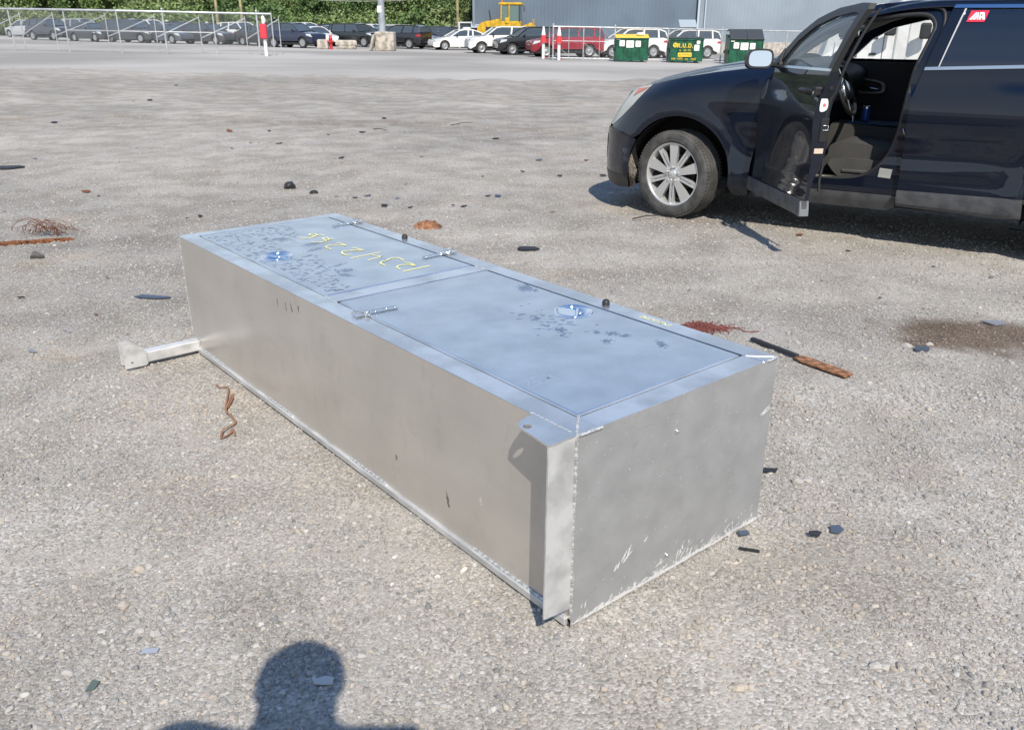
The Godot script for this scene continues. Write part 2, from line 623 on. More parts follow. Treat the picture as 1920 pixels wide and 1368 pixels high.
func make_ground() -> void:
	var zs := [420.0, 120.0, 40.0, 14.0, 5.0, 2.0, 0.8, 0.0, -0.5, -0.9]
	var d := 1.2
	while d < 700.0:
		zs.append(-d)
		d *= 1.0165 if d < 14.0 else 1.035
	zs.append(-900.0)
	var cols := 170
	var st := SurfaceTool.new()
	st.begin(Mesh.PRIMITIVE_TRIANGLES)
	for z in zs:
		var half := 0.72 * absf(z) + 1.6
		for i in cols + 3:
			var x := 0.0
			if i == 0: x = -1200.0
			elif i == cols + 2: x = 1200.0
			else: x = lerpf(-half, half, float(i - 1) / cols)
			st.set_color(soil_color(x, z))
			st.set_uv(Vector2(x, z))
			st.set_normal(Vector3.UP)
			st.add_vertex(Vector3(x, relief(x, z), z))
	var w := cols + 3
	for r in zs.size() - 1:
		for i in w - 1:
			var a := r * w + i
			for k in [a, a + w, a + 1, a + 1, a + w, a + w + 1]:
				st.add_index(k)
	st.generate_normals()
	var m := StandardMaterial3D.new()
	m.resource_name = "gravel_ground"
	m.vertex_color_use_as_albedo = true
	m.roughness = 0.95
	m.metallic_specular = 0.1
	var cells := noise(FastNoiseLite.TYPE_CELLULAR, 0.11, 1, 5)
	cells.cellular_return_type = FastNoiseLite.RETURN_CELL_VALUE
	cells.cellular_jitter = 1.0
	m.albedo_texture = noise_tex(cells, 1024, [[0.0, Color(0.70, 0.69, 0.68)], [0.25, Color(0.80, 0.795, 0.785)], [0.5, Color(0.86, 0.85, 0.84)], [0.8, Color(0.92, 0.91, 0.90)], [1.0, Color(1, 1, 1)]])
	var dist := noise(FastNoiseLite.TYPE_CELLULAR, 0.11, 1, 5)
	dist.cellular_return_type = FastNoiseLite.RETURN_DISTANCE
	m.heightmap_enabled = true
	m.heightmap_texture = noise_tex(dist, 1024)
	m.heightmap_scale = 0.26
	m.heightmap_flip_texture = true
	m.uv1_triplanar = true
	m.uv1_world_triplanar = true
	m.uv1_scale = Vector3.ONE * 1.15
	m.detail_enabled = true
	m.detail_blend_mode = BaseMaterial3D.BLEND_MODE_MUL
	m.detail_uv_layer = BaseMaterial3D.DETAIL_UV_2
	m.detail_albedo = noise_tex(noise(FastNoiseLite.TYPE_SIMPLEX_SMOOTH, 0.01, 6, 21), 512, [[0.25, Color(0.91, 0.905, 0.895)], [0.65, Color(1, 1, 1)]])
	m.uv2_triplanar = true
	m.uv2_world_triplanar = true
	m.uv2_scale = Vector3.ONE * 0.31
	structure(st.commit(), "ground", m)
	make_gravel()
	# paved apron in front of the parked cars
	var pv := MB.new()
	var edge := PackedVector3Array()
	var n := 300
	for i in n:
		for j in 8:
			var quadp := []
			for k in [[0, 0], [1, 0], [1, 1], [0, 1]]:
				var x := lerpf(-95.0, 75.0, float(i + k[0]) / n)
				var near := -27.5 - 3.0 * n_big.get_noise_2d(x * 1.2, 3.0) - 2.2 * n_mid.get_noise_2d(x * 0.8, 7.0) - maxf(0.0, -x - 18.0) * 0.12
				var z := lerpf(near, -125.0, pow(float(j + k[1]) / 8.0, 1.5))
				quadp.append(Vector3(x, tilt(x, z) + (0.006 if j + k[1] > 0 else -0.014), z))
			pv.quad(quadp[0], quadp[1], quadp[2], quadp[3], Vector3.UP)
	var pm := worn("pavement", Color(0.43, 0.412, 0.385), 0.95, 0.0, 0.017, 0.84, 0.8)
	pm.uv1_world_triplanar = true
	pm.metallic_specular = 0.1
	structure(pv.mesh(), "pavement", pm)

func stone_mesh(sd: int, sub := 1) -> ArrayMesh:
	var r := RandomNumberGenerator.new()
	r.seed = sd
	var s := SphereMesh.new()
	s.radius = 0.5
	s.height = 1.0
	s.radial_segments = 6 + sub * 2
	s.rings = 2 + sub
	var arr := s.get_mesh_arrays()
	var vs: PackedVector3Array = arr[Mesh.ARRAY_VERTEX]
	var idx: PackedInt32Array = arr[Mesh.ARRAY_INDEX]
	var nn := FastNoiseLite.new()
	nn.seed = sd
	nn.frequency = 1.1
	# chips: planes that cut the ball flat
	var cuts := []
	for i in 7:
		cuts.append([Vector3(r.randf_range(-1, 1), r.randf_range(-1, 1), r.randf_range(-1, 1)).normalized(), r.randf_range(0.30, 0.42)])
	var mb := MB.new()
	var q := PackedVector3Array()
	for p in vs:
		var o := p * (1.0 + nn.get_noise_3dv(p * 1.3) * 0.5)
		for c in cuts:
			var over: float = o.dot(c[0]) - c[1]
			if over > 0.0:
				o -= c[0] * over
		q.append(o)
	for i in range(0, idx.size(), 3):
		mb.flat(q[idx[i]], q[idx[i + 1]], q[idx[i + 2]], q[idx[i]] + q[idx[i + 1]] + q[idx[i + 2]])
	return mb.mesh()

func make_gravel() -> void:
	var r := RandomNumberGenerator.new()
	r.seed = 99
	var m := StandardMaterial3D.new()
	m.resource_name = "gravel_stone"
	m.vertex_color_use_as_albedo = true
	m.roughness = 0.9
	m.metallic_specular = 0.3
	var tones := [Color(0.315, 0.303, 0.282), Color(0.37, 0.356, 0.333), Color(0.285, 0.278, 0.268), Color(0.365, 0.332, 0.288), Color(0.425, 0.411, 0.385), Color(0.215, 0.211, 0.205), Color(0.335, 0.323, 0.303), Color(0.40, 0.363, 0.315), Color(0.36, 0.315, 0.286), Color(0.57, 0.553, 0.525)]
	var odds := [0.23, 0.44, 0.56, 0.68, 0.77, 0.81, 0.925, 0.97, 0.993, 1.0]
	# near z, far z, stones per square metre, smallest, largest (metres), variants
	var bands := [[-1.2, -3.0, 24000, 0.0032, 0.008], [-1.2, -3.4, 3600, 0.007, 0.021], [-3.0, -5.6, 6500, 0.005, 0.012], [-3.4, -7.0, 500, 0.010, 0.024], [-5.6, -10.0, 1300, 0.008, 0.016], [-7.0, -16.0, 110, 0.012, 0.028]]
	var bufs := []
	for i in 4:
		bufs.append(PackedFloat32Array())
	for b in bands:
		var z := float(b[0])
		while z > b[1]:
			var dz := 0.1
			var half := 0.70 * absf(z) + 0.25
			var cnt := int(2.0 * half * dz * b[2])
			for i in cnt:
				var x := r.randf_range(-half, half)
				var zz := z - r.randf() * dz
				var bare := earth(x, zz)
				var keep := lerpf(0.85, 0.22, bare)
				keep *= 0.75 + 0.85 * n_mid.get_noise_2d(x * 2.2 + 70.0, zz * 2.2)
				if r.randf() > keep:
					continue
				# nothing lies under the box
				var rx := x - 0.1533
				var rz := zz + 1.7717
				var sx := rx * 0.7700 - rz * 0.6381
				var lz := -rx * 0.6381 - rz * 0.7700
				if sx > 0.012 and sx < 0.80 and lz > 0.012 and lz < 2.65:
					continue
				var t := r.randf()
				var s := lerpf(b[3], b[4], t * t)
				var a := r.randf() * TAU
				var ca := cos(a)
				var sa := sin(a)
				var sxx := s * r.randf_range(0.8, 1.5)
				var syy := s * r.randf_range(0.45, 0.9)
				var szz := s * r.randf_range(0.7, 1.1)
				var pick := r.randf()
				var col: Color = tones[0]
				for k in odds.size():
					if pick < odds[k]:
						col = tones[k]
						break
				var sh := r.randf_range(0.84, 1.14)
				if bare > 0.4:
					col = col.lerp(Color(0.45, 0.375, 0.295), 0.5 * bare)
				var o := oil(x, zz)
				if o > 0.02:
					col = col.lerp(Color(0.17, 0.125, 0.095), o * 0.75)
				var lean := r.randf_range(-0.35, 0.35)
				var buf: PackedFloat32Array = bufs[i % 4]
				buf.append_array(PackedFloat32Array([ca * sxx, -lean * syy, sa * szz, x, lean * ca * sxx, syy, lean * sa * szz, relief(x, zz) + syy * 0.12, -sa * sxx, 0.0, ca * szz, zz, col.r * sh, col.g * sh, col.b * sh, 1.0]))
				bufs[i % 4] = buf
			z -= dz
	for i in 4:
		var mm := MultiMesh.new()
		mm.transform_format = MultiMesh.TRANSFORM_3D
		mm.use_colors = true
		mm.mesh = stone_mesh(31 + i)
		mm.instance_count = bufs[i].size() / 16
		mm.buffer = bufs[i]
		var o := MultiMeshInstance3D.new()
		o.name = numbered("gravel")
		o.multimesh = mm
		o.material_override = m
		o.set_meta("kind", "stuff")
		tag(o, "loose grey and tan gravel stones covering the yard", "gravel", "gravel")
		add_child(o)


# ---------------------------------------------------------------- aluminium truck box lying on its back
const BOX_AT := Vector3(0.1533, 0.0, -1.7717)
const BOX_TURN := 0.692
const BL := 2.672     # length, along -z of the box
const BW := 0.815     # width, along x
const BH := 0.5555    # height

func blot(im: Image, c: Vector2, r: Vector2, turn: float, col: Color, edge := 0.35, ragged := 0.25, sd := 0.0) -> void:
	var w := im.get_width()
	var h := im.get_height()
	var m := maxf(r.x, r.y) * 1.5
	for y in range(maxi(0, int(c.y - m)), mini(h, int(c.y + m) + 1)):
		for x in range(maxi(0, int(c.x - m)), mini(w, int(c.x + m) + 1)):
			var d := (Vector2(x, y) - c).rotated(-turn) / r
			var k := d.length() + n_fine.get_noise_2d(x * 0.012 + sd, y * 0.012) * ragged * 2.0
			var a := (1.0 - smoothstep(1.0 - edge, 1.0, k)) * col.a
			if a > 0.003:
				var o := im.get_pixel(x, y)
				im.set_pixel(x, y, Color(lerpf(o.r, col.r, a), lerpf(o.g, col.g, a), lerpf(o.b, col.b, a), 1))

func scratch(im: Image, a: Vector2, b: Vector2, w: float, col: Color) -> void:
	var n := int(a.distance_to(b)) + 1
	for i in n + 1:
		var t := float(i) / n
		var p := a.lerp(b, t) + Vector2(n_fine.get_noise_2d(a.x + t * 0.6, b.y), n_fine.get_noise_2d(b.x, a.y + t * 0.6)) * a.distance_to(b) * 0.10
		var ww := w * (0.35 + 0.65 * sin(PI * t))
		for y in range(int(p.y - ww), int(p.y + ww) + 1):
			for x in range(int(p.x - ww), int(p.x + ww) + 1):
				if x >= 0 and y >= 0 and x < im.get_width() and y < im.get_height() and Vector2(x, y).distance_to(p) <= ww:
					var o := im.get_pixel(x, y)
					im.set_pixel(x, y, o.lerp(Color(col.r, col.g, col.b), col.a))

# rolled sheet: faint streaks along the length, cloudy oxide
func sheet_image(w: int, h: int, sd: int, cloud: float, streak: float, base: Color) -> Image:
	var im := Image.create(w, h, false, Image.FORMAT_RGB8)
	var a := noise(FastNoiseLite.TYPE_SIMPLEX_SMOOTH, 0.006, 5, sd).get_image(w, h)
	var ns := noise(FastNoiseLite.TYPE_SIMPLEX_SMOOTH, 0.05, 3, sd + 3)
	var rows := PackedFloat32Array()
	for y in h:
		rows.append(ns.get_noise_1d(y * 1.7))
	for y in h:
		for x in w:
			var v := 1.0 + (a.get_pixel(x, y).r - 0.5) * cloud + rows[y] * streak
			im.set_pixel(x, y, Color(base.r * v, base.g * v, base.b * v))
	return im

func metal_sheet(called: String, im: Image, tint: Color, rough: float, relief_cm := 0.0, rough_im: Image = null) -> StandardMaterial3D:
	var m := mat(called, tint, rough, 1.0)
	m.albedo_texture = ImageTexture.create_from_image(im)
	if rough_im:
		m.roughness_texture = ImageTexture.create_from_image(rough_im)
	return m

# a welded bead: overlapping scales along a path
func bead(m: MB, a: Vector3, b: Vector3, r: float, out: Vector3) -> void:
	var l := a.distance_to(b)
	var n := maxi(2, int(l / (r * 0.6)))
	var pts := PackedVector3Array()
	for i in n + 1:
		pts.append(a.lerp(b, float(i) / n) + out * (r * (0.03 if i % 2 == 0 else -0.09)) + Vector3(rng.randf_range(-1, 1), rng.randf_range(-1, 1), rng.randf_range(-1, 1)) * r * 0.09)
	m.tube(pts, r, 7, 1.0, 0.8)

func lid_pt(v: float, u: float, y := 0.0) -> Vector3:
	return Vector3(v, BH + y, -u)

func chalk(m: MB, pts: Array, w: float, y: float) -> void:
	var p := PackedVector2Array()
	for q in pts:
		p.append(Vector2(q[0], q[1]))
	if p.size() > 2:
		p = smooth2(p, 5)
	for i in p.size() - 1:
		var d := (p[i + 1] - p[i]).normalized()
		var s := Vector2(-d.y, d.x) * w * 0.5 * (0.8 + 0.3 * n_fine.get_noise_2d(p[i].x * 9.0, p[i].y * 9.0))
		var a := p[i] - d * w * 0.3
		var b := p[i + 1] + d * w * 0.3
		var yy := y + (i % 2) * 0.0005
		m.quad(lid_pt(a.x - s.x, a.y - s.y, yy), lid_pt(a.x + s.x, a.y + s.y, yy), lid_pt(b.x + s.x, b.y + s.y, yy), lid_pt(b.x - s.x, b.y - s.y, yy), Vector3.UP)

func make_box() -> void:
	var t := thing("toolbox", "long welded aluminium truck box lying on gravel with two lid doors facing up", "metal box", at(BOX_AT, BOX_TURN))
	t.position.y = 0.006
	# ---- sheet finishes
	var side_im := sheet_image(1024, 256, 3, 0.07, 0.008, Color(0.80, 0.785, 0.765))
	for i in 90:   # smudges and oxide runs
		blot(side_im, Vector2(rng.randf() * 1024, rng.randf() * 256), Vector2(rng.randf_range(2, 9), rng.randf_range(6, 34)), rng.randf_range(-0.25, 0.25), Color(0.68, 0.66, 0.64, rng.randf_range(0.05, 0.18)), 0.9, 0.5, i)
	for i in 46:
		scratch(side_im, Vector2(rng.randf() * 1024, rng.randf() * 256), Vector2(rng.randf() * 1024, rng.randf() * 256).lerp(Vector2(512, 128), 0.0) * 0.0 + Vector2(rng.randf() * 1024, rng.randf() * 256), 0.55, Color(0.92, 0.91, 0.9, 0.10))
	for k in [[0.612, 0.88], [0.585, 0.885], [0.567, 0.89], [0.545, 0.90]]:   # four dark scuffs below the top edge
		blot(side_im, Vector2(k[0] * 1024, (1.0 - k[1]) * 256), Vector2(1.8, 9.0), 0.15, Color(0.22, 0.23, 0.24, 0.75), 0.6, 0.4, k[0] * 99)
	blot(side_im, Vector2(0.203 * 1024, 0.80 * 256), Vector2(2.5, 12), 0.1, Color(0.25, 0.24, 0.23, 0.6), 0.7, 0.6, 3.0)
	blot(side_im, Vector2(0.31 * 1024, 0.74 * 256), Vector2(2.2, 7), 0.0, Color(0.3, 0.29, 0.28, 0.5), 0.7, 0.6, 5.0)
	blot(side_im, Vector2(0.14 * 1024, 0.66 * 256), Vector2(3.5, 6), 0.0, Color(0.93, 0.92, 0.9, 0.7), 0.6, 0.6, 6.0)
	var side_m := metal_sheet("side_sheet", side_im, Color(0.90, 0.885, 0.86), 0.30)
	side_m.metallic = 0.5
	var end_im := sheet_image(1024, 768, 8, 0.09, 0.0, Color(0.70, 0.705, 0.71))
	for i in 220:
		blot(end_im, Vector2(rng.randf() * 1024, rng.randf() * 768), Vector2(rng.randf_range(1.0, 3.2), rng.randf_range(1.0, 3.2)), 0, Color(0.98, 0.98, 0.98, 0.7), 0.5, 0.3, i)
	for i in 46:
		blot(end_im, Vector2(rng.randf() * 1024, rng.randf() * 768), Vector2(rng.randf_range(8, 44), rng.randf_range(6, 26)), rng.randf() * 3.0, Color(0.62, 0.63, 0.64, 0.22), 0.9, 0.5, i * 2.0)
	# scuffs torn into the lower edge where the box was dragged
	for i in 330:
		var x := rng.randf_range(8, 1012)
		var rough_ := clampf(0.5 + n_mid.get_noise_2d(x * 0.012, 4.0) * 1.3, 0.08, 1.0)
		var reach := pow(rng.randf(), 2.2) * rough_ * (1.35 if x > 700 else 1.0)
		var y := 766.0 - 88.0 * reach
		var an := rng.randf_range(-1.9, -0.15)
		var l := rng.randf_range(3.0, 26.0) * (0.5 + rough_)
		scratch(end_im, Vector2(x, y), Vector2(x, y) + Vector2(cos(an), sin(an)) * l, rng.randf_range(0.8, 3.0), Color(1, 1, 1, rng.randf_range(0.4, 1.0)))
	for i in 150:
		var x := rng.randf_range(0, 1000)
		scratch(end_im, Vector2(x, 767.0 - rng.randf() * 12), Vector2(x + rng.randf_range(15, 90), 767.0 - rng.randf() * 22), rng.randf_range(0.8, 3.2), Color(1, 1, 1, 0.75))
	for i in 40:
		var x := rng.randf_range(0, 1010)
		blot(end_im, Vector2(x, 762 - rng.randf() * 22), Vector2(rng.randf_range(4, 18), rng.randf_range(2, 8)), -0.5, Color(0.98, 0.98, 0.98, 0.7), 0.5, 0.8, i * 3.0)
	for k in [[115, 300, 128, 282], [118, 305, 140, 290], [104, 312, 110, 300], [98, 314, 103, 303], [128, 296, 137, 276], [170, 283, 178, 277], [478, 120, 505, 108], [482, 122, 508, 114]]:
		for j in 3:
			scratch(end_im, Vector2(k[0], k[1]) * 2.0 + Vector2(j * 3, j), Vector2(k[2], k[3]) * 2.0 + Vector2(j * 2, -j * 3), 1.8, Color(1, 1, 1, 0.9))
	for i in 30:   # faint wandering scratches
		var q := Vector2(rng.randf() * 1024, rng.randf() * 768)
		scratch(end_im, q, q + Vector2(rng.randfn() * 90, rng.randfn() * 40), 0.7, Color(0.5, 0.5, 0.5, 0.5))
	var end_m := metal_sheet("end_sheet", end_im, Color(0.84, 0.84, 0.84), 0.42)
	end_m.metallic = 0.42
	var frame_m := worn("frame_sheet", Color(0.84, 0.85, 0.86), 0.32, 0.9, 1.3, 0.88, 0.7)
	var weld_m := worn("weld_metal", Color(0.80, 0.80, 0.79), 0.42, 0.5, 20.0, 0.7, 0.6)
	var chrome := mat("chrome", Color(0.92, 0.94, 0.96), 0.05, 1.0)
	var steel := mat("bright_steel", Color(0.82, 0.81, 0.79), 0.18, 1.0)
	var rubber := mat("black_rubber", Color(0.02, 0.02, 0.02), 0.45)
		# ---- sheet with a slight oil-can waviness so that reflections wander
	var wob := func(a: float, b: float, amp: float) -> float:
		return n_mid.get_noise_2d(a * 1.1 + 17.0, b * 1.6) * amp
	var m := MB.new()
	m.grid(120, 24, func(u, v):
		var e: float = minf(minf(u, 1.0 - u) * 8.0, minf(v, 1.0 - v) * 4.0)
		var dent: float = 0.0035 * exp(-pow((u - 0.79) / 0.05, 2) - pow((v - 0.58) / 0.2, 2))
		return Vector3((wob.call(u * 3.0, v, 0.0022) - dent) * -1.0 * clampf(e, 0, 1), 0.022 + (1.0 - v) * (BH - 0.022), -u * BL), Vector3.LEFT)
	part(m, "side_panel", side_m, t, "long dull aluminium side with scuffs")
	m = MB.new()
	m.grid(40, 20, func(u, v):
		var e: float = minf(minf(u, 1.0 - u) * 5.0, minf(v, 1.0 - v) * 4.0)
		return Vector3(u * BW, (1.0 - v) * BH, wob.call(u, v + 5.0, 0.0016) * clampf(e, 0, 1)), Vector3.BACK)
	part(m, "end_panel", end_m, t, "matt end sheet with gouges along its lower edge")
	m = MB.new()
	m.grid(20, 6, func(u, v): return Vector3(BW, v * BH, -u * BL), Vector3.RIGHT)
	part(m, "side_panel", side_m, t)
	m = MB.new()
	m.grid(6, 6, func(u, v): return Vector3(u * BW, v * BH, -BL), Vector3.FORWARD)
	part(m, "end_panel", end_m, t)
	m = MB.new()
	m.grid(6, 2, func(u, v): return Vector3(v * BW, 0.002, -u * BL), Vector3.DOWN)
	part(m, "bottom_panel", frame_m, t)
	# bottom edge: folded lip along the long side, welded on in places
	m = MB.new()
	m.box(Transform3D(Basis.IDENTITY, Vector3(-0.004, 0.0125, -BL * 0.5 + 0.004)), Vector3(0.014, 0.025, BL - 0.03), 0.003)
	part(m, "bottom_lip", worn("lip_sheet", Color(0.66, 0.66, 0.65), 0.4, 0.35, 2.0, 0.85, 0.8), t)
	m = MB.new()
	for k in [[0.02, 0.42], [0.9, 1.14], [1.6, 1.82], [2.3, 2.6]]:
		bead(m, Vector3(-0.002, 0.028, -k[0]), Vector3(-0.002, 0.028, -k[1]), 0.0045, Vector3(-0.7, 0.7, 0))
	part(m, "lip_weld", weld_m, t)
	# ---- top frame round the doors (rolled over the edges)
	var D := [[0.078, 0.737, 0.078, 1.289], [0.078, 0.737, 1.378, 2.600]]   # v0 v1 u0 u1 of each door
	var edge := 0.004
	m = MB.new()
	m.box(Transform3D(Basis.IDENTITY, Vector3(0.0345, BH - edge / 2 + 0.0015, -BL / 2)), Vector3(0.071, edge, BL + 0.003), 0.0017)
	part(m, "frame_rail", frame_m, t)
	m = MB.new()
	m.box(Transform3D(Basis.IDENTITY, Vector3(BW - 0.0345, BH - edge / 2 + 0.0015, -BL / 2)), Vector3(0.071, edge, BL + 0.003), 0.0017)
	part(m, "frame_rail", frame_m, t)
	for u in [[0.0, 0.070], [1.297, 1.370], [2.608, 2.672]]:
		m = MB.new()
		m.box(Transform3D(Basis.IDENTITY, Vector3(BW / 2, BH - edge / 2 + 0.0012, -(u[0] + u[1]) / 2)), Vector3(BW - 0.1405, edge, u[1] - u[0]), 0.0015)
		part(m, "frame_crossbar", frame_m, t)
	# folded rim of the opening, standing down into the box
	for d in D:
		m = MB.new()
		var o := 0.0075
		for e in [[d[0] - o, d[2] - o, d[1] + o, d[2] - o], [d[1] + o, d[2] - o, d[1] + o, d[3] + o], [d[1] + o, d[3] + o, d[0] - o, d[3] + o], [d[0] - o, d[3] + o, d[0] - o, d[2] - o]]:
			m.bar(lid_pt(e[0], e[1], -0.022), lid_pt(e[2], e[3], -0.022), 0.002, 0.036)
		m.quad(lid_pt(d[0] - o, d[2] - o, -0.036), lid_pt(d[1] + o, d[2] - o, -0.036), lid_pt(d[1] + o, d[3] + o, -0.036), lid_pt(d[0] - o, d[3] + o, -0.036), Vector3.UP)
		part(m, "opening_rim", frame_m, t)
	# mitred welds at the frame corners and ground-down seams
	m = MB.new()
	for k in [[0.076, 0.074, 0.002, 0.002, 0.004], [0.745, 0.062, 0.812, -0.002, 0.003], [0.070, 1.374, 0.070, 1.293, 0.0025], [0.745, 1.374, 0.745, 1.293, 0.0025]]:
		bead(m, lid_pt(k[0], k[1], 0.0015), lid_pt(k[2], k[3], 0.0015), k[4], Vector3.UP)
	bead(m, Vector3(-0.002, BH, 0.001), Vector3(0.085, BH - 0.002, 0.001), 0.0055, Vector3(0, 0.7, 0.7))
	bead(m, Vector3(0.765, BH - 0.001, 0.001), Vector3(0.812, BH, 0.001), 0.005, Vector3(0, 0.7, 0.7))
	for k in [[0.0, 0.55, 0.36], [0.0, 0.16, 0.045]]:
		bead(m, Vector3(-0.001, k[1], 0.002), Vector3(-0.002, k[2], 0.002), 0.006, Vector3(-0.5, 0, 0.8))
	bead(m, Vector3(-0.001, 0.36, 0.001), Vector3(-0.002, 0.16, 0.001), 0.0035, Vector3(-0.5, 0, 0.8))
	bead(m, Vector3(0.001, 0.045, -BL), Vector3(0.001, BH - 0.01, -BL), 0.005, Vector3(-0.7, 0, -0.7))
	bead(m, Vector3(0.0, BH + 0.001, -0.02), Vector3(0.0, BH + 0.001, -0.165), 0.0048, Vector3.UP)
	part(m, "weld_seam", weld_m, t)
	# ---- doors
	for i in 2:
		var d: Array = D[i]
		var w := 512
		var h := 1024
		var im := sheet_image(w, h, 20 + i, 0.10, 0.0, Color(0.93, 0.935, 0.94))
		var ri := sheet_image(w, h, 30 + i, 0.5, 0.0, Color(0.78, 0.78, 0.78))
		var put := func(v: float, u: float) -> Vector2:
			return Vector2((v - d[0]) / (d[1] - d[0]) * w, (u - d[2]) / (d[3] - d[2]) * h)
		var px: float = w / (d[1] - d[0])
		var py: float = h / (d[3] - d[2])
		var dull := Color(0.50, 0.55, 0.63) if i == 1 else Color(0.60, 0.65, 0.72)
		if i == 1:
			# dried splashes: many small separate marks round the lock
			for k in 1050:
				var v := 0.085 + 0.47 * rng.randf()
				var u := 1.40 + 1.17 * rng.randf()
				var lim := 0.30 + 0.16 * smoothstep(2.0, 2.5, u) - 0.10 * smoothstep(1.75, 1.45, u) + 0.06 * n_mid.get_noise_2d(u * 3.0, 1.0)
				if v > lim or (absf(v - 0.30) < 0.05 and u > 1.95 and u < 2.2) or (u < 1.72 and v < 0.36 - (u - 1.40) * 0.2 and v > 0.30) or Vector2(v - 0.186, u - 2.018).length() < 0.085:
					continue
				var p: Vector2 = put.call(v, u)
				var r := Vector2(rng.randf_range(0.005, 0.014) * px, rng.randf_range(0.004, 0.008) * py)
				var rot := -0.55 + rng.randf_range(-0.3, 0.3)
				blot(im, p, r, rot, Color(dull.r, dull.g, dull.b, rng.randf_range(0.55, 0.95)), 0.4, 0.3, k)
				blot(ri, p, r, rot, Color(1, 1, 1, 0.8), 0.4, 0.3, k)
			for k in [[0.33, 2.30, 0.035, 0.05], [0.40, 2.12, 0.05, 0.03], [0.36, 2.02, 0.05, 0.02], [0.30, 1.63, 0.03, 0.03], [0.26, 1.57, 0.02, 0.035], [0.31, 1.72, 0.04, 0.012]]:
				blot(im, put.call(k[0], k[1]), Vector2(k[2] * px, k[3] * py), 0.3, Color(0.56, 0.61, 0.69, 0.75), 0.3, 0.45, k[0] * 50)
		else:
			for k in 60:
				var v := 0.50 + rng.randfn(0.0, 0.045)
				var u := 0.665 + rng.randfn(0.0, 0.075)
				var p: Vector2 = put.call(v, u)
				var r := Vector2(rng.randf_range(0.006, 0.015) * px, rng.randf_range(0.003, 0.006) * py)
				blot(im, p, r, -0.5 + rng.randf_range(-0.3, 0.3), Color(dull.r, dull.g, dull.b, 0.85), 0.35, 0.35, k)
				blot(ri, p, r, -0.5, Color(1, 1, 1, 0.8), 0.4, 0.3, k)
			for k in [[0.697, 1.00, 0.030, 0.040], [0.705, 0.955, 0.012, 0.02], [0.73, 1.03, 0.008, 0.03], [0.475, 0.57, 0.020, 0.028], [0.582, 0.442, 0.022, 0.018], [0.552, 0.482, 0.011, 0.018], [0.517, 0.402, 0.018, 0.018], [0.632, 0.277, 0.012, 0.03], [0.618, 0.268, 0.01, 0.014], [0.44, 0.53, 0.015, 0.008], [0.60, 0.40, 0.02, 0.015]]:
				blot(im, put.call(k[0], k[1]), Vector2(k[2] * px, k[3] * py), -0.4, Color(dull.r, dull.g, dull.b, 0.8), 0.25, 0.5, k[0] * 70)
				blot(ri, put.call(k[0], k[1]), Vector2(k[2] * px, k[3] * py), -0.4, Color(1, 1, 1, 0.7), 0.25, 0.5, k[0] * 70)
			# bright pick marks
			for k in 900:
				var p := Vector2(rng.randf() * w, rng.randf() * h)
				if n_mid.get_noise_2d(p.x * 0.008, p.y * 0.004) + rng.randf() * 0.5 > 0.1:
					scratch(im, p, p + Vector2(rng.randf_range(2, 7), rng.randf_range(-4, 4)), 0.6, Color(1, 1, 1, 0.45))
			# outline left by a hinge that has been torn off
			for k in [[0.085, 0.322, 0.19, 0.318], [0.19, 0.318, 0.193, 0.276], [0.193, 0.276, 0.085, 0.28], [0.10, 0.31, 0.18, 0.30], [0.095, 0.29, 0.12, 0.315], [0.11, 0.285, 0.135, 0.31], [0.125, 0.285, 0.15, 0.30]]:
				scratch(im, put.call(k[0], k[1]), put.call(k[2], k[3]), 1.5, Color(1, 1, 1, 0.85))
			blot(im, put.call(0.175, 0.297), Vector2(3.0, 4.0), 0, Color(0.12, 0.12, 0.13, 0.9), 0.3, 0.2)
		var dm := metal_sheet("door_sheet_%d" % i, im, Color(0.86, 0.87, 0.885), 0.30, 0.0, ri)
		m = MB.new()
		var top := 0.003
		var bev := 0.007
		var lc := Vector2(0.6385, 0.684) if i == 0 else Vector2(0.186, 2.018)
		m.panel(V2([d[0] + bev, d[2] + bev, d[1] - bev, d[2] + bev, d[1] - bev, d[3] - bev, d[0] + bev, d[3] - bev]), [circle(lc, 0.0605, 40)], 0.03, func(x, y):
			var u: float = (x - d[0] - bev) / (d[1] - d[0] - 2.0 * bev)
			var v: float = (y - d[2] - bev) / (d[3] - d[2] - 2.0 * bev)
			var e: float = minf(minf(u, 1.0 - u) * 6.0, minf(v, 1.0 - v) * 6.0)
			return lid_pt(x, y, top + wob.call(u + i * 7.0, v * 2.0, 0.0011) * clampf(e, 0, 1)), Vector3.UP)
		var door := part(m, "lid_door", dm, t, "lid door with dried splashes round its lock" if i == 1 else "lid door with a few dark splash marks")
		m = MB.new()
		var c := [Vector2(d[0], d[2]), Vector2(d[1], d[2]), Vector2(d[1], d[3]), Vector2(d[0], d[3])]
		var mid := Vector2((d[0] + d[1]) / 2, (d[2] + d[3]) / 2)
		for k in 4:
			var a: Vector2 = c[k]
			var b: Vector2 = c[(k + 1) % 4]
			var ia := a + (mid - a).sign() * bev
			var ib := b + (mid - b).sign() * bev
			var hint := Vector3((a.x + b.x) / 2 - mid.x, 0, -((a.y + b.y) / 2 - mid.y)).normalized()
			var s1 := a + (mid - a).sign() * 0.002
			var s2 := b + (mid - b).sign() * 0.002
			m.quad(lid_pt(ia.x, ia.y, top), lid_pt(ib.x, ib.y, top), lid_pt(s2.x, s2.y, 0.0005), lid_pt(s1.x, s1.y, 0.0005), hint + Vector3.UP * 2)
			m.quad(lid_pt(s1.x, s1.y, 0.0005), lid_pt(s2.x, s2.y, 0.0005), lid_pt(b.x, b.y, -0.004), lid_pt(a.x, a.y, -0.004), hint + Vector3.UP * 0.5)
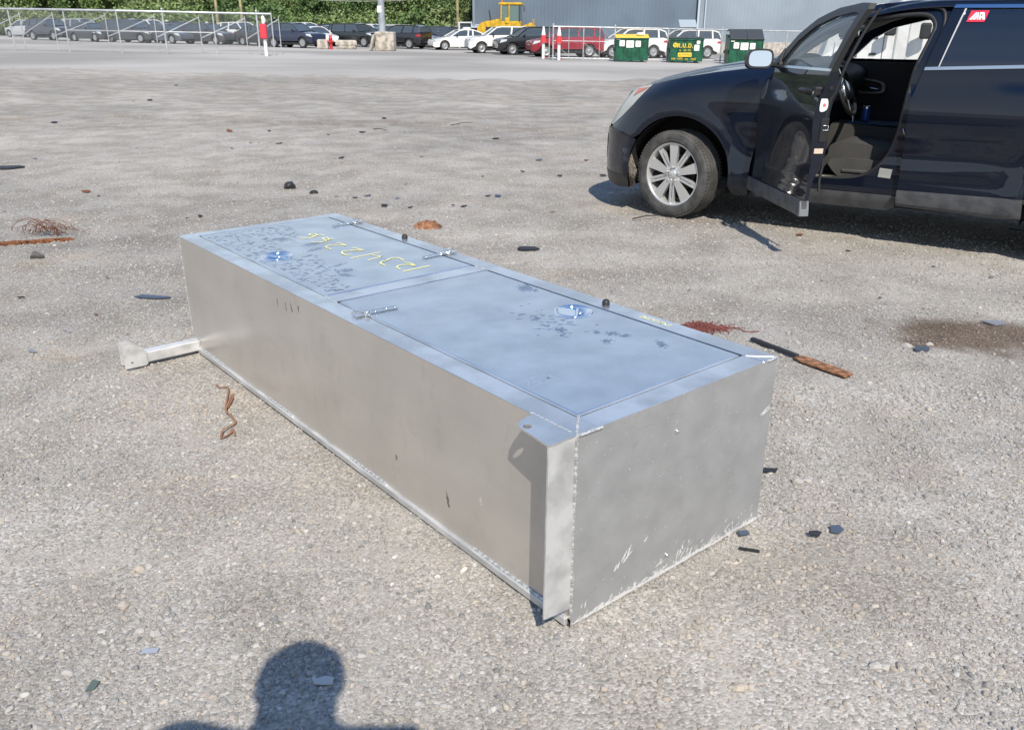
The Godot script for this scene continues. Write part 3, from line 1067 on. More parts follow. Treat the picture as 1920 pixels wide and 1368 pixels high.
			m.quad(lid_pt(a.x, a.y, -0.004), lid_pt(b.x, b.y, -0.004), lid_pt(b.x, b.y, -0.024), lid_pt(a.x, a.y, -0.024), hint)
		part(m, "folded_edge", frame_m, door)
		# flush lock: chromed dish, folding handle and key barrel
		var lt := Transform3D(Basis.IDENTITY, lid_pt(lc.x, lc.y, top))
		m = MB.new()
		m.lathe(V2([0.0, -0.026, 0.024, -0.025, 0.040, -0.020, 0.051, -0.011, 0.0565, -0.001, 0.0585, 0.0025, 0.061, 0.0042, 0.0650, 0.0042, 0.0670, 0.002, 0.0675, -0.001]), lt, 48, 0.3)
		var dish := part(m, "lock_dish", chrome, t)
		m = MB.new()
		var ht := lt * Transform3D(Basis(Vector3.UP, 0.75 if i == 0 else 2.3), Vector3(0, -0.009, 0))
		var hp := PackedVector2Array()
		hp.append_array(arc(Vector2.ZERO, 0.052, 20.0, 160.0, 14))
		hp.append_array(V2([-0.046, 0.0, -0.02, -0.012, 0.02, -0.012, 0.046, 0.0]))
		m.prism(hp, ht * Transform3D(Basis(Vector3.RIGHT, -PI / 2 + 0.12), Vector3(0, 0.0, 0)), -0.002, 0.004, true)
		m.bar(ht * Vector3(-0.045, 0.003, 0.012), ht * Vector3(0.045, 0.003, 0.012), 0.012, 0.009, Vector3.UP, 0.002)
		part(m, "handle", chrome, dish)
		m = MB.new()
		var bt := ht * Transform3D(Basis.IDENTITY, Vector3(0.012, -0.004, 0.022) if i == 0 else Vector3(0.0, -0.003, 0.016))
		m.lathe(V2([0.0, 0.010, 0.004, 0.010, 0.0045, 0.008, 0.0105, 0.009, 0.0125, 0.0075, 0.0125, 0.0]), bt, 20, 0.5)
		m.bx(bt * Vector3(0, 0.0102, 0), Vector3(0.0015, 0.001, 0.007))
		part(m, "key_barrel", steel, dish)
	# ---- strap hinges
	for k in [[0.0720, 1.105, 1.0, 0.123], [0.768, 2.392, -1.0, 0.127], [0.767, 1.603, -1.0, 0.128]]:
		var v: float = k[0]
		var u: float = k[1]
		var s: float = k[2]
		m = MB.new()
		var y0 := 0.005
		m.bar(lid_pt(v + s * 0.012, u - 0.002, y0 + 0.0025), lid_pt(v + s * k[3], u - 0.012, y0 + 0.0015), 0.017, 0.003, Vector3.UP, 0.0008)
		m.bar(lid_pt(v + s * 0.012, u + 0.009, y0 + 0.0045), lid_pt(v + s * k[3], u - 0.001, y0 + 0.003), 0.004, 0.004, Vector3.UP, 0.0008)
		var strap := part(m, "hinge_strap", steel, t)
		m = MB.new()
		for q in [0.04, 0.08, 0.115]:
			m.lathe(V2([0.0, 0.006, 0.003, 0.0055, 0.0045, 0.003, 0.0045, 0.001]), Transform3D(Basis.IDENTITY, lid_pt(v + s * q, u - 0.005 - q * 0.05, y0 + 0.002)), 10, 0.4)
		part(m, "rivet", steel, strap)
		m = MB.new()
		m.box(Transform3D(Basis(Vector3.UP, 0.0), lid_pt(v - s * 0.022, u, 0.0075)), Vector3(0.038, 0.004, 0.042), 0.0012)
		m.box(Transform3D(Basis(Vector3.UP, 0.0), lid_pt(v - s * 0.024, u + 0.016, 0.012)), Vector3(0.032, 0.008, 0.004), 0.001)
		var leaf := part(m, "hinge_leaf", steel, t)
		m = MB.new()
		m.cyl(lid_pt(v, u - 0.024, 0.013), lid_pt(v, u + 0.024, 0.013), 0.0065, 0.0065, 14, 0.001)
		m.cyl(lid_pt(v + s * 0.011, u - 0.020, 0.011), lid_pt(v + s * 0.011, u + 0.018, 0.011), 0.0045, 0.0045, 12, 0.001)
		m.box(Transform3D(Basis.IDENTITY, lid_pt(v, u - 0.019, 0.010)), Vector3(0.020, 0.016, 0.010), 0.002)
		part(m, "hinge_pin", steel, leaf)
	# ---- rubber bump stops
	for k in [[0.786, 1.964], [0.783, 0.672]]:
		m = MB.new()
		m.lathe(V2([0.0, 0.0195, 0.005, 0.019, 0.0095, 0.0165, 0.0125, 0.012, 0.0135, 0.006, 0.0135, 0.001]), Transform3D(Basis.IDENTITY, lid_pt(k[0], k[1], 0.0015)), 20, 0.3)
		part(m, "bump_stop", rubber, t)
	# ---- corner mounting angle: drilled top plate, upright plate
	m = MB.new()
	var plate := V2([0.0, 0.0, 0.0, 0.155, -0.051, 0.145, -0.066, 0.137, -0.077, 0.122, -0.079, 0.112, -0.0905, 0.002, -0.0905, -0.0015, 0.0, -0.0015])
	var hole := circle(Vector2(-0.0615, 0.107), 0.0115, 20)
	m.panel(plate, [hole], 0.012, func(x, y): return Vector3(x, BH + 0.0035, -y), Vector3.UP, Vector3(0, -0.005, 0))
	m.panel(plate, [hole], 0.012, func(x, y): return Vector3(x, BH - 0.0015, -y), Vector3.DOWN)
	var ang := part(m, "mounting_plate", frame_m, t, "drilled corner mounting plate welded to the box")
	m = MB.new()
	m.prism(V2([-0.0905, BH + 0.001, 0.0, BH + 0.001, 0.0, 0.061, -0.0945, 0.071]), Transform3D.IDENTITY, -0.0035, 0.0015)
	m.cyl(Vector3(-0.0905, BH + 0.0005, -0.001), Vector3(0.0, BH + 0.0005, -0.001), 0.0026, 0.0026, 10)
	part(m, "mounting_upright", worn("angle_sheet", Color(0.66, 0.67, 0.67), 0.42, 0.45, 2.2, 0.85, 0.8), t)
	# ---- bolts through the end sheet
	for k in [[0.3764, 0.4496], [0.3748, 0.0591]]:
		m = MB.new()
		m.lathe(V2([0.0, 0.006, 0.0045, 0.0055, 0.0062, 0.0035, 0.0062, 0.001, 0.009, 0.001, 0.009, 0.0]), Transform3D(Basis(Vector3.RIGHT, PI / 2), Vector3(k[0], k[1], 0.0)), 12, 0.5)
		part(m, "bolt", steel, t)
	# ---- leg of square tube with a drilled clevis of two plates, welded to the far corner
	var tube_m := worn("tube_sheet", Color(0.72, 0.72, 0.715), 0.4, 0.4, 3.0, 0.88, 0.8)
	m = MB.new()
	m.box(Transform3D(Basis.IDENTITY, Vector3(-0.135, 0.036, -2.615)), Vector3(0.27, 0.052, 0.052), 0.005)
	var leg := part(m, "support_leg", tube_m, t, "square tube leg sticking out at the far corner")
	for k in [0.0, 1.0]:
		m = MB.new()
		var pz: float = -2.5865 - k * 0.058
		var pl := V2([-0.250, 0.006, -0.250, 0.066, -0.300, 0.108, -0.314, 0.114, -0.345, 0.114, -0.352, 0.108, -0.352, 0.010, -0.346, 0.002, -0.26, 0.000])
		var h1 := circle(Vector2(-0.325, 0.086), 0.0055, 14)
		var h2 := circle(Vector2(-0.318, 0.026), 0.0055, 14)
		m.panel(pl, [h1, h2], 0.0075, func(x, y): return Vector3(x, y + 0.002, pz + 0.0045), Vector3.BACK, Vector3(0, 0, -0.0055))
		m.panel(pl, [h1, h2], 0.0075, func(x, y): return Vector3(x, y + 0.002, pz - 0.001), Vector3.FORWARD)
		part(m, "clevis_plate", tube_m, leg)
	m = MB.new()
	bead(m, Vector3(-0.002, 0.01, -2.588), Vector3(-0.002, 0.063, -2.588), 0.004, Vector3.BACK)
	bead(m, Vector3(-0.002, 0.064, -2.59), Vector3(-0.002, 0.064, -2.64), 0.004, Vector3.UP)
	part(m, "leg_weld", weld_m, leg)
	# ---- writing in yellow paint pen
	var ch := mat("paint_pen", Color(0.90, 0.86, 0.40), 0.6)
	var num := Node3D.new()
	num.name = "handwriting"
	num.set_meta("label", "lot number 12342266 written upside down in yellow paint pen")
	t.add_child(num, true)
	for s in [
		[[0.4668, 1.4772], [0.5917, 1.4816]],
		[[0.5429, 1.5908], [0.5555, 1.5623], [0.5469, 1.5182], [0.5364, 1.5521], [0.5069, 1.5635], [0.4803, 1.5473], [0.4746, 1.5147]],
		[[0.5608, 1.6235], [0.5635, 1.6669], [0.5448, 1.6821], [0.5128, 1.6706], [0.502, 1.6582], [0.4823, 1.6611], [0.4603, 1.64], [0.4567, 1.6044]],
		[[0.4115, 1.7909], [0.5542, 1.7994]], [[0.448, 1.7155], [0.5241, 1.7345]], [[0.5241, 1.7345], [0.5061, 1.7823]],
		[[0.5022, 1.9434], [0.5114, 1.9095], [0.5171, 1.8756], [0.4914, 1.8966], [0.4623, 1.9116], [0.4364, 1.9097], [0.4213, 1.8879], [0.4179, 1.8542], [0.44, 1.8446]],
		[[0.4961, 2.0697], [0.5011, 2.044], [0.5013, 1.9981], [0.4829, 2.0282], [0.4566, 2.0497], [0.43, 2.0411], [0.4167, 2.022], [0.4176, 1.9829]],
		[[0.413, 2.153], [0.4419, 2.1294], [0.469, 2.1325], [0.5012, 2.1508], [0.5195, 2.1487]], [[0.5012, 2.1508], [0.5067, 2.1915], [0.4882, 2.1872], [0.4807, 2.1547], [0.4900, 2.1400]],
		[[0.4145, 2.2732], [0.435, 2.2401], [0.4695, 2.2447], [0.5025, 2.2644], [0.5232, 2.2475]], [[0.5025, 2.2644], [0.502, 2.2951], [0.4845, 2.3059], [0.4713, 2.2864], [0.4814, 2.2615]]]:
		m = MB.new()
		chalk(m, s, 0.0085, 0.0046)
		part(m, "pen_stroke", ch, num)
	var note := Node3D.new()
	note.name = "handwriting"
	note.set_meta("label", "NO VIN written in yellow paint pen")
	t.add_child(note, true)
	for s in [[[0.768, 0.418], [0.794, 0.414], [0.768, 0.388], [0.794, 0.384]], [[0.774, 0.4155], [0.786, 0.420], [0.790, 0.428], [0.779, 0.431], [0.772, 0.424], [0.774, 0.4155]], [[0.796, 0.460], [0.772, 0.449], [0.796, 0.440]], [[0.772, 0.470], [0.795, 0.468]], [[0.770, 0.502], [0.795, 0.500], [0.770, 0.482], [0.795, 0.478]]]:
		m = MB.new()
		for i in s.size() - 1:
			chalk(m, [s[i], s[i + 1]], 0.0042, 0.0022)
		part(m, "letter", ch, note)


# ---------------------------------------------------------------- dark SUV with its driver's door open
# car axes: x towards the rear (0 = front axle, roughly), y up, z towards the driver's side
const CAR_AT := Vector3(1.8436, 0.0, -7.6404)
const CAR_TURN := -0.5934
const HALF := [[0.10, 0.78], [0.22, 0.815], [0.30, 0.862], [0.38, 0.878], [0.46, 0.872], [0.56, 0.863], [0.66, 0.866], [0.80, 0.878], [0.94, 0.886], [1.045, 0.874], [1.13, 0.857], [1.21, 0.838], [1.30, 0.808], [1.45, 0.752], [1.56, 0.698], [1.62, 0.650], [1.66, 0.58], [1.70, 0.45]]
const WHEEL := Vector2(-0.05, 0.352)
const REAR_WHEEL := Vector2(2.85, 0.352)
const DOOR_SWING := 0.89
const HINGE := Vector3(0.62, 0.0, 0.84)

func half_width(y: float) -> float:
	for i in HALF.size() - 1:
		if y <= HALF[i + 1][0] or i == HALF.size() - 2:
			var p := []
			for k in [i - 1, i, i + 1, i + 2]:
				p.append(HALF[clampi(k, 0, HALF.size() - 1)][1])
			return cubic_interpolate(p[1], p[2], p[0], p[3], clampf((y - HALF[i][0]) / (HALF[i + 1][0] - HALF[i][0]), 0.0, 1.0))
	return 0.8

func hood_edge(x: float) -> float:
	var k := [[-0.95, 0.80], [-0.70, 0.955], [-0.58, 0.99], [-0.33, 1.045], [-0.03, 1.112], [0.2, 1.152], [0.45, 1.185], [0.72, 1.22]]
	for i in k.size() - 1:
		if x < k[i + 1][0] or i == k.size() - 2:
			return lerpf(k[i][1], k[i + 1][1], clampf((x - k[i][0]) / (k[i + 1][0] - k[i][0]), 0, 1))
	return 1.0

func body_z(x: float, y: float) -> float:
	var z := half_width(y)
	var xe := x - maxf(0.0, y - 0.66) * 0.62
	var t := clampf((-0.30 - xe) / 0.65, 0.0, 0.999)
	z *= pow(1.0 - pow(t, 2.2), 1.0 / 2.2)
	var tr := clampf((x - 2.9) / 1.0, 0.0, 0.999)
	z *= pow(1.0 - pow(tr, 2.6), 1.0 / 2.6)
	# wheel arches swell out
	for c in [WHEEL, REAR_WHEEL]:
		var r: float = Vector2(x, y).distance_to(c + Vector2(0.02, 0.02))
		z += 0.020 * exp(-pow((r - 0.47) / 0.075, 2)) * smoothstep(0.16, 0.34, y)
	# front wing rolls over into the bonnet
	if x < 0.75:
		var k := clampf((y - (hood_edge(x) - 0.15)) / 0.15, 0.0, 1.2)
		z -= 0.080 * k * k
	# shoulder crease of the doors
	var yc := 1.055 + 0.06 * (x - 1.65)
	if x > 0.7:
		z -= 0.012 * smoothstep(0.0, 0.02, y - yc) * (1.0 - smoothstep(0.02, 0.2, y - yc))
	# pressed line low on the doors
	var yl := 0.545 + 0.02 * (x - 1.6)
	if x > 0.7 and x < 2.55:
		z += 0.012 * exp(-pow((y - yl) / 0.045, 2)) * smoothstep(0.7, 0.9, x) * (1.0 - smoothstep(2.1, 2.5, x))
	return z

func side(x: float, y: float) -> Vector3:
	return Vector3(x, y, body_z(x, y))

func side_in(x: float, y: float) -> Vector3:
	return Vector3(x, y, body_z(x, y) - 0.045)

func mirrored(v: PackedVector3Array) -> PackedVector3Array:
	var o := PackedVector3Array()
	for p in v:
		o.append(p * Vector3(1, 1, -1))
	return o

# one body panel on the driver's side and, where asked, its twin on the far side
func skin(parent: Node3D, called: String, m: Material, poly: PackedVector2Array, holes: Array, cell: float, both: bool, push := 0.0, rim := 0.02, label := "", twin := "") -> MeshInstance3D:
	var mb := MB.new()
	mb.panel(poly, holes, cell, func(x, y): return Vector3(x, y, body_z(x, y) + push), Vector3.BACK, Vector3(0, 0, -rim))
	var o := part(mb, called, m, parent, label)
	if both:
		mb = MB.new()
		mb.panel(poly, holes, cell, func(x, y): return Vector3(x, y, -body_z(x, y) - push), Vector3.FORWARD, Vector3(0, 0, rim))
		part(mb, called if twin == "" else twin, m, parent)
	return o

func make_wheel(parent: Node3D, t: Transform3D, detailed: bool) -> void:
	# t: wheel centre, its y axis pointing outwards along the axle, outer face at y = 0.1
	var tyre_m: StandardMaterial3D = worn("tyre_rubber", Color(0.098, 0.096, 0.092), 0.9, 0.0, 2.2, 0.72, 0.8)
	var rim_m := mat("wheel_alloy", Color(0.62, 0.62, 0.61), 0.28, 0.55)
	var black := mat("wheel_void", Color(0.012, 0.012, 0.012), 0.7)
	var R := 0.352
	var m := MB.new()
	# carcass with circumferential grooves
	var prof := PackedVector2Array([Vector2(0.252, -0.105)])
	prof.append_array(V2([0.275, -0.114, 0.305, -0.117, 0.330, -0.110, 0.342, -0.100, 0.347, -0.092]))
	for g in [-0.062, -0.022, 0.022, 0.062]:
		prof.append_array(V2([R - absf(g) * 0.02, g - 0.0065, R - 0.009, g - 0.005, R - 0.009, g + 0.005, R - absf(g) * 0.02, g + 0.0065]))
	prof.append_array(V2([0.347, 0.092, 0.342, 0.100, 0.332, 0.110, 0.318, 0.1155, 0.314, 0.1145, 0.311, 0.1170, 0.290, 0.116, 0.275, 0.113, 0.270, 0.1135, 0.262, 0.109, 0.252, 0.100]))
	m.lathe(prof, t, 72, 0.55)
	part(m, "tyre", tyre_m, parent)
	if detailed:
		# shoulder blocks, cut across the tread
		m = MB.new()
		for k in 76:
			var a := TAU * k / 76.0
			for s in [-1.0, 1.0]:
				var b := Basis(Vector3.UP, a)
				m.box(t * Transform3D(b, b * Vector3(0.3445, s * 0.0875, 0)), Vector3(0.012, 0.030, 0.0175), 0.002)
		var sh := part(m, "tread_blocks", tyre_m, parent)
		sh.set_meta("kind", "stuff")
	m = MB.new()
	m.lathe(V2([0.244, -0.10, 0.236, -0.095, 0.228, -0.05, 0.228, 0.06, 0.240, 0.095, 0.2445, 0.102, 0.2535, 0.104, 0.256, 0.100, 0.256, 0.096]), t, 64, 0.4)
	part(m, "rim", rim_m, parent)
	m = MB.new()
	m.lathe(V2([0.0, -0.06, 0.226, -0.06, 0.228, -0.07]), t, 40)
	part(m, "brake_backing", black, parent)
	m = MB.new()
	m.lathe(V2([0.0, -0.01, 0.150, -0.01, 0.153, -0.03]), t, 40)
	part(m, "brake_disc", mat("brake_iron", Color(0.06, 0.055, 0.05), 0.5, 0.5), parent)
	# ten spokes: five broad flat ones and, between, five ribbed ones
	for k in 10:
		var a := TAU * (k + 0.0) / 10.0 + PI / 2
		var b := Basis(Vector3.UP, a)
		m = MB.new()
		if k % 2 == 0:
			var f := V2([0.050, -0.022, 0.050, 0.022, 0.150, 0.033, 0.240, 0.044, 0.246, 0.026, 0.247, 0.0, 0.246, -0.026, 0.240, -0.044, 0.150, -0.033])
			m.prism(f, t * Transform3D(b * Basis(Vector3.RIGHT, -PI / 2), b * Vector3(0, 0.064, 0)), 0.0, 0.030)
			part(m, "spoke", rim_m, parent)
		else:
			for s in [-1.0, 1.0]:
				var f := V2([0.050, -0.007, 0.050, 0.007, 0.240, 0.0095, 0.240, -0.0095])
				m.prism(f, t * Transform3D(b * Basis(Vector3.RIGHT, -PI / 2), b * Vector3(0, 0.060, s * 0.0145)), 0.0, 0.026)
			m.prism(V2([0.050, -0.012, 0.050, 0.012, 0.235, 0.014, 0.235, -0.014]), t * Transform3D(b * Basis(Vector3.RIGHT, -PI / 2), b * Vector3(0, 0.050, 0)), 0.0, 0.022)
			m.prism(V2([0.195, -0.022, 0.195, 0.022, 0.244, 0.027, 0.244, -0.027]), t * Transform3D(b * Basis(Vector3.RIGHT, -PI / 2), b * Vector3(0, 0.058, 0)), 0.0, 0.024)
			part(m, "spoke", rim_m, parent)
	m = MB.new()
	m.lathe(V2([0.0, 0.100, 0.026, 0.099, 0.034, 0.095, 0.038, 0.088, 0.058, 0.084, 0.075, 0.078, 0.080, 0.06]), t, 30, 0.6)
	part(m, "hub_cap", rim_m, parent)
	for k in 5:
		var a := TAU * k / 5.0 + PI / 2
		m = MB.new()
		var p := Basis(Vector3.UP, a) * Vector3(0.0575, 0.082, 0)
		m.cyl(t * p, t * (p + Vector3(0, 0.022, 0)), 0.0115, 0.0095, 6, 0.002)
		part(m, "lug_nut", rim_m, parent)

func make_suv() -> void:
	var t := thing("parked_suv", "black-blue SUV parked on gravel with its driver door wide open", "car", at(CAR_AT, CAR_TURN))
	var paint := mat("navy_paint", Color(0.0045, 0.0076, 0.0175), 0.45)
	paint.metallic = 0.15
	paint.clearcoat_enabled = true
	paint.clearcoat = 1.0
	paint.clearcoat_roughness = 0.035
	paint.metallic_specular = 0.2
	var clad := worn("grey_cladding", Color(0.085, 0.09, 0.098), 0.55, 0.0, 3.0, 0.8, 0.8)
	var blackp := mat("black_plastic", Color(0.016, 0.016, 0.017), 0.42)
	var trim := worn("interior_dark", Color(0.017, 0.017, 0.018), 0.7, 0.0, 1.0, 0.92, 0.9)
	var grey := worn("interior_grey", Color(0.062, 0.060, 0.058), 0.8, 0.0, 1.0, 0.92, 0.9)
	var liner := mat("headliner", Color(0.36, 0.38, 0.35), 0.95)
	var silver := mat("satin_trim", Color(0.62, 0.66, 0.70), 0.22, 1.0)
	var tinted := mat("privacy_glass", Color(0.010, 0.014, 0.024), 0.03)
	tinted.metallic_specular = 0.75
	var clear := mat("clear_glass", Color(0.62, 0.74, 0.70), 0.0)
	clear.transparency = BaseMaterial3D.TRANSPARENCY_ALPHA
	clear.albedo_color.a = 0.10
	var mirror_m := mat("mirror_glass", Color(0.93, 0.95, 0.97), 0.01, 1.0)
	var seal := mat("door_seal", Color(0.022, 0.022, 0.024), 0.55)
	var well := mat("wheel_well", Color(0.014, 0.013, 0.012), 0.9)
	var arch := arc(Vector2(-0.02, 0.375), 0.447, 180.0 + 5.0, -8.0, 26)   # from front foot over the top to the rear foot
	# ---- front wing
	var wing := V2([-0.425, 0.625, -0.72, 0.690, -0.60, 0.775, -0.47, 0.885, -0.39, 0.975, -0.335, 1.043])
	wing.append_array(V2([-0.18, 1.078, -0.03, 1.112, 0.2, 1.152, 0.45, 1.185, 0.665, 1.213, 0.685, 1.10, 0.675, 0.97, 0.645, 0.80, 0.605, 0.62, 0.585, 0.50, 0.580, 0.30, 0.578, 0.245, 0.50, 0.232, 0.452, 0.245]))
	var over := PackedVector2Array()
	for i in range(arch.size() - 1, -1, -1):
		if arch[i].y > 0.30 and (arch[i].x > -0.02 or arch[i].y > 0.63):
			over.append(arch[i])
	wing.append_array(over)
	skin(t, "front_wing", paint, wing, [], 0.045, true, 0.0, 0.03)
	# ---- front bumper: body-coloured skin over a dark lower lip
	var bump := V2([-0.428, 0.622])
	for i in range(arch.size() - 1, -1, -1):
		if arch[i].x < -0.02 and arch[i].y < 0.62 and arch[i].y > 0.33:
			bump.append(arch[i])
	bump.append_array(V2([-0.470, 0.315, -0.62, 0.308, -0.80, 0.322, -0.915, 0.36, -0.915, 0.655, -0.725, 0.687]))
	skin(t, "bumper_cover", paint, bump, [], 0.045, true, 0.0, 0.03)
	skin(t, "bumper_lip", blackp, V2([-0.470, 0.312, -0.62, 0.305, -0.80, 0.319, -0.912, 0.357, -0.90, 0.25, -0.78, 0.205, -0.60, 0.19, -0.485, 0.20]), [], 0.05, true, 0.0, 0.03)
	skin(t, "splash_flap", worn("dusty_plastic", Color(0.30, 0.26, 0.21), 0.9, 0.0, 9.0, 0.6, 0.9), smooth2(V2([-0.466, 0.50, -0.415, 0.40, -0.395, 0.345, -0.425, 0.28, -0.45, 0.205, -0.485, 0.19, -0.495, 0.27, -0.488, 0.40]), 3, true), [], 0.03, false, -0.035, 0.01, "torn dusty flap hanging in front of the wheel")
	# black air intake corner and fog lamp
	skin(t, "intake_trim", blackp, V2([-0.80, 0.61, -0.90, 0.61, -0.905, 0.40, -0.83, 0.40]), [], 0.04, true, 0.004, 0.01)
	skin(t, "fog_lamp", mat("lamp_lens", Color(0.62, 0.66, 0.70), 0.08, 0.6), V2([-0.845, 0.565, -0.885, 0.575, -0.89, 0.47, -0.855, 0.46]), [], 0.03, true, 0.008, 0.01)
	# ---- headlamp
	var lamp := V2([-0.725, 0.697, -0.90, 0.70, -0.80, 0.84, -0.70, 0.955, -0.58, 0.992, -0.34, 1.045, -0.395, 0.975, -0.475, 0.885, -0.605, 0.777])
	skin(t, "headlamp", mat("hazy_lens", Color(0.46, 0.46, 0.40), 0.22), lamp, [], 0.04, true, -0.002, 0.02)
	skin(t, "turn_lens", mat("amber_lens", Color(0.52, 0.13, 0.05), 0.25), V2([-0.53, 0.945, -0.40, 1.0, -0.365, 1.022, -0.52, 0.998]), [], 0.03, true, 0.002, 0.004)
	# ---- nose between the wings
	var m := MB.new()
	m.grid(30, 26, func(u, v):
		var y: float = lerpf(0.21, 0.955, v)
		var w: float = half_width(y)
		var zm := w * pow(1.0 - pow(clampf((-0.30 - (-0.905 - maxf(0.0, y - 0.66) * 0.0)) / 0.65 - 0.0, 0.0, 1.0), 2.2), 1.0 / 2.2)
		zm = body_z(-0.90 + maxf(0.0, y - 0.66) * 0.62, y)
		var z: float = lerpf(-zm, zm, u)
		var x: float = -0.30 - 0.65 * pow(1.0 - pow(minf(absf(z) / w, 0.999), 2.2), 1.0 / 2.2) + maxf(0.0, y - 0.66) * 0.62
		return Vector3(x, y, z), Vector3.LEFT)
	part(m, "nose", paint, t)
	# ---- bonnet
	m = MB.new()
	m.grid(28, 24, func(u, v):
		var x: float = lerpf(-0.76, 0.66, u)
		var e := body_z(x, hood_edge(x)) - 0.002
		if x < -0.58:
			e = minf(e, body_z(x, hood_edge(x)))
		var z: float = lerpf(-e, e, v)
		var k: float = absf(z) / maxf(e, 0.01)
		return Vector3(x, hood_edge(x) + 0.058 * (1.0 - k * k) * smoothstep(-0.9, -0.3, x) + 0.012 * smoothstep(0.62, 0.55, k), z), Vector3.UP)
	part(m, "bonnet", paint, t)
	# ---- wheel housings
	for c in [WHEEL, REAR_WHEEL]:
		for s in [-1.0, 1.0]:
			m = MB.new()
			m.grid(20, 3, func(u, v):
				var a := lerpf(-0.35, PI + 0.35, u)
				return Vector3(c.x + 0.02 + cos(a) * 0.44, 0.375 + sin(a) * 0.44, s * lerpf(0.50, 0.835, v)), Vector3.DOWN)
			m.grid(12, 6, func(u, v):
				return Vector3(c.x + lerpf(-0.5, 0.5, u), lerpf(0.22, 0.85, v), s * 0.50), Vector3.BACK * s)
			part(m, "wheel_housing", well, t)
	# ---- wheels; the front pair is steered a little to the right
	for k in [[WHEEL, 1.0, -0.20], [WHEEL, -1.0, -0.20], [REAR_WHEEL, 1.0, 0.0], [REAR_WHEEL, -1.0, 0.0]]:
		var c: Vector2 = k[0]
		var wn := Node3D.new()
		wn.name = "wheel"
		t.add_child(wn, true)
		wn.transform = Transform3D(Basis(Vector3.UP, k[2]) * Basis(Vector3.RIGHT, PI / 2 * k[1]), Vector3(c.x, c.y, k[1] * 0.745))
		make_wheel(wn, Transform3D.IDENTITY, k[1] > 0 and c.x < 1.0)
	# ---- body side behind the open door
	var opening := smooth2(V2([0.72, 0.50, 0.84, 0.445, 1.2, 0.435, 1.42, 0.475, 1.545, 0.60, 1.60, 0.78, 1.622, 1.0, 1.640, 1.21, 1.690, 1.40, 1.700, 1.49, 1.630, 1.552, 1.45, 1.550, 1.20, 1.510, 1.0, 1.415, 0.83, 1.285, 0.735, 1.18, 0.705, 1.0, 0.690, 0.72]), 4, true)
	var shell := V2([0.588, 0.30, 1.80, 0.30, 1.80, 1.21, 1.85, 1.60, 1.80, 1.645, 1.55, 1.65, 1.30, 1.628, 1.10, 1.565, 0.92, 1.465, 0.78, 1.335, 0.66, 1.215, 0.665, 0.97, 0.62, 0.70])
	m = MB.new()
	m.panel(shell, [opening], 0.06, side_in, Vector3.BACK, Vector3(0, 0, -0.12))
	part(m, "door_frame", paint, t)
	m = MB.new()
	var loop3 := PackedVector3Array()
	for q in opening:
		loop3.append(side_in(q.x, q.y) + Vector3(0, 0, -0.018))
	loop3.append(loop3[0])
	m.tube(loop3, 0.018, 8)
	part(m, "door_seal", seal, t)
	m = MB.new()   # outer weatherstrip on the body
	var seal2 := PackedVector3Array()
	for q in smooth2(V2([1.66, 0.62, 1.672, 0.9, 1.68, 1.10, 1.735, 1.35, 1.755, 1.50, 1.70, 1.597, 1.45, 1.592, 1.20, 1.552, 0.98, 1.45, 0.80, 1.305, 0.70, 1.19]), 4):
		seal2.append(side_in(q.x, q.y) + Vector3(0, 0, 0.008))
	m.tube(seal2, 0.012, 6)
	part(m, "weatherstrip", seal, t)
	skin(t, "sill_cover", clad, V2([0.59, 0.345, 1.655, 0.352, 1.655, 0.27, 1.60, 0.235, 0.62, 0.235]), [], 0.08, false, -0.035, 0.05)
	m = MB.new()
	m.box(Transform3D(Basis.IDENTITY, Vector3(1.0, 0.443, 0.80)), Vector3(0.62, 0.012, 0.05), 0.004)
	part(m, "sill_plate", worn("dusty_sill", Color(0.34, 0.31, 0.27), 0.8, 0.1, 8.0, 0.7, 0.9), t)
	# stickers and striker on the jamb
	m = MB.new()
	m.panel(V2([1.515, 0.475, 1.60, 0.47, 1.607, 0.535, 1.522, 0.54]), [], 0.03, func(x, y): return side_in(x, y) + Vector3(0, 0, 0.002), Vector3.BACK)
	part(m, "placard", mat("placard_grey", Color(0.34, 0.34, 0.33), 0.6), t)
	m = MB.new()
	m.tube(smooth3(V3([1.632, 0.815, 0.805, 1.632, 0.817, 0.835, 1.645, 0.79, 0.838, 1.650, 0.765, 0.805]), 3), 0.006, 6)
	m.bx(Vector3(1.640, 0.79, 0.803), Vector3(0.03, 0.07, 0.006), 0.002)
	part(m, "striker", silver, t)
	# ---- rear door
	var rd := V2([1.668, 0.405, 1.662, 0.60, 1.657, 0.85, 1.660, 1.03, 1.700, 1.212, 2.72, 1.255, 2.74, 1.05, 2.66, 0.90, 2.52, 0.74, 2.455, 0.58, 2.445, 0.405])
	skin(t, "rear_door", paint, rd, [], 0.05, true, 0.0, 0.03)
	skin(t, "door_cladding", clad, V2([1.668, 0.402, 2.445, 0.415, 2.455, 0.285, 2.30, 0.272, 1.672, 0.290]), [], 0.03, true, 0.016, 0.045)
	skin(t, "door_cladding", clad, V2([1.668, 0.362, 2.05, 0.362, 2.28, 0.345, 2.40, 0.310, 2.34, 0.298, 1.672, 0.312]), [], 0.03, true, 0.026, 0.012)
	skin(t, "belt_moulding", silver, V2([1.702, 1.206, 2.73, 1.250, 2.73, 1.272, 1.705, 1.226]), [], 0.06, true, 0.008, 0.012)
	skin(t, "pillar_trim", paint, V2([1.705, 1.229, 1.785, 1.231, 1.862, 1.592, 1.790, 1.592]), [], 0.05, true, 0.0, 0.02)
	skin(t, "rear_side_window", tinted, V2([1.792, 1.232, 2.70, 1.272, 2.62, 1.580, 1.872, 1.592]), [], 0.06, true, -0.006, 0.004)
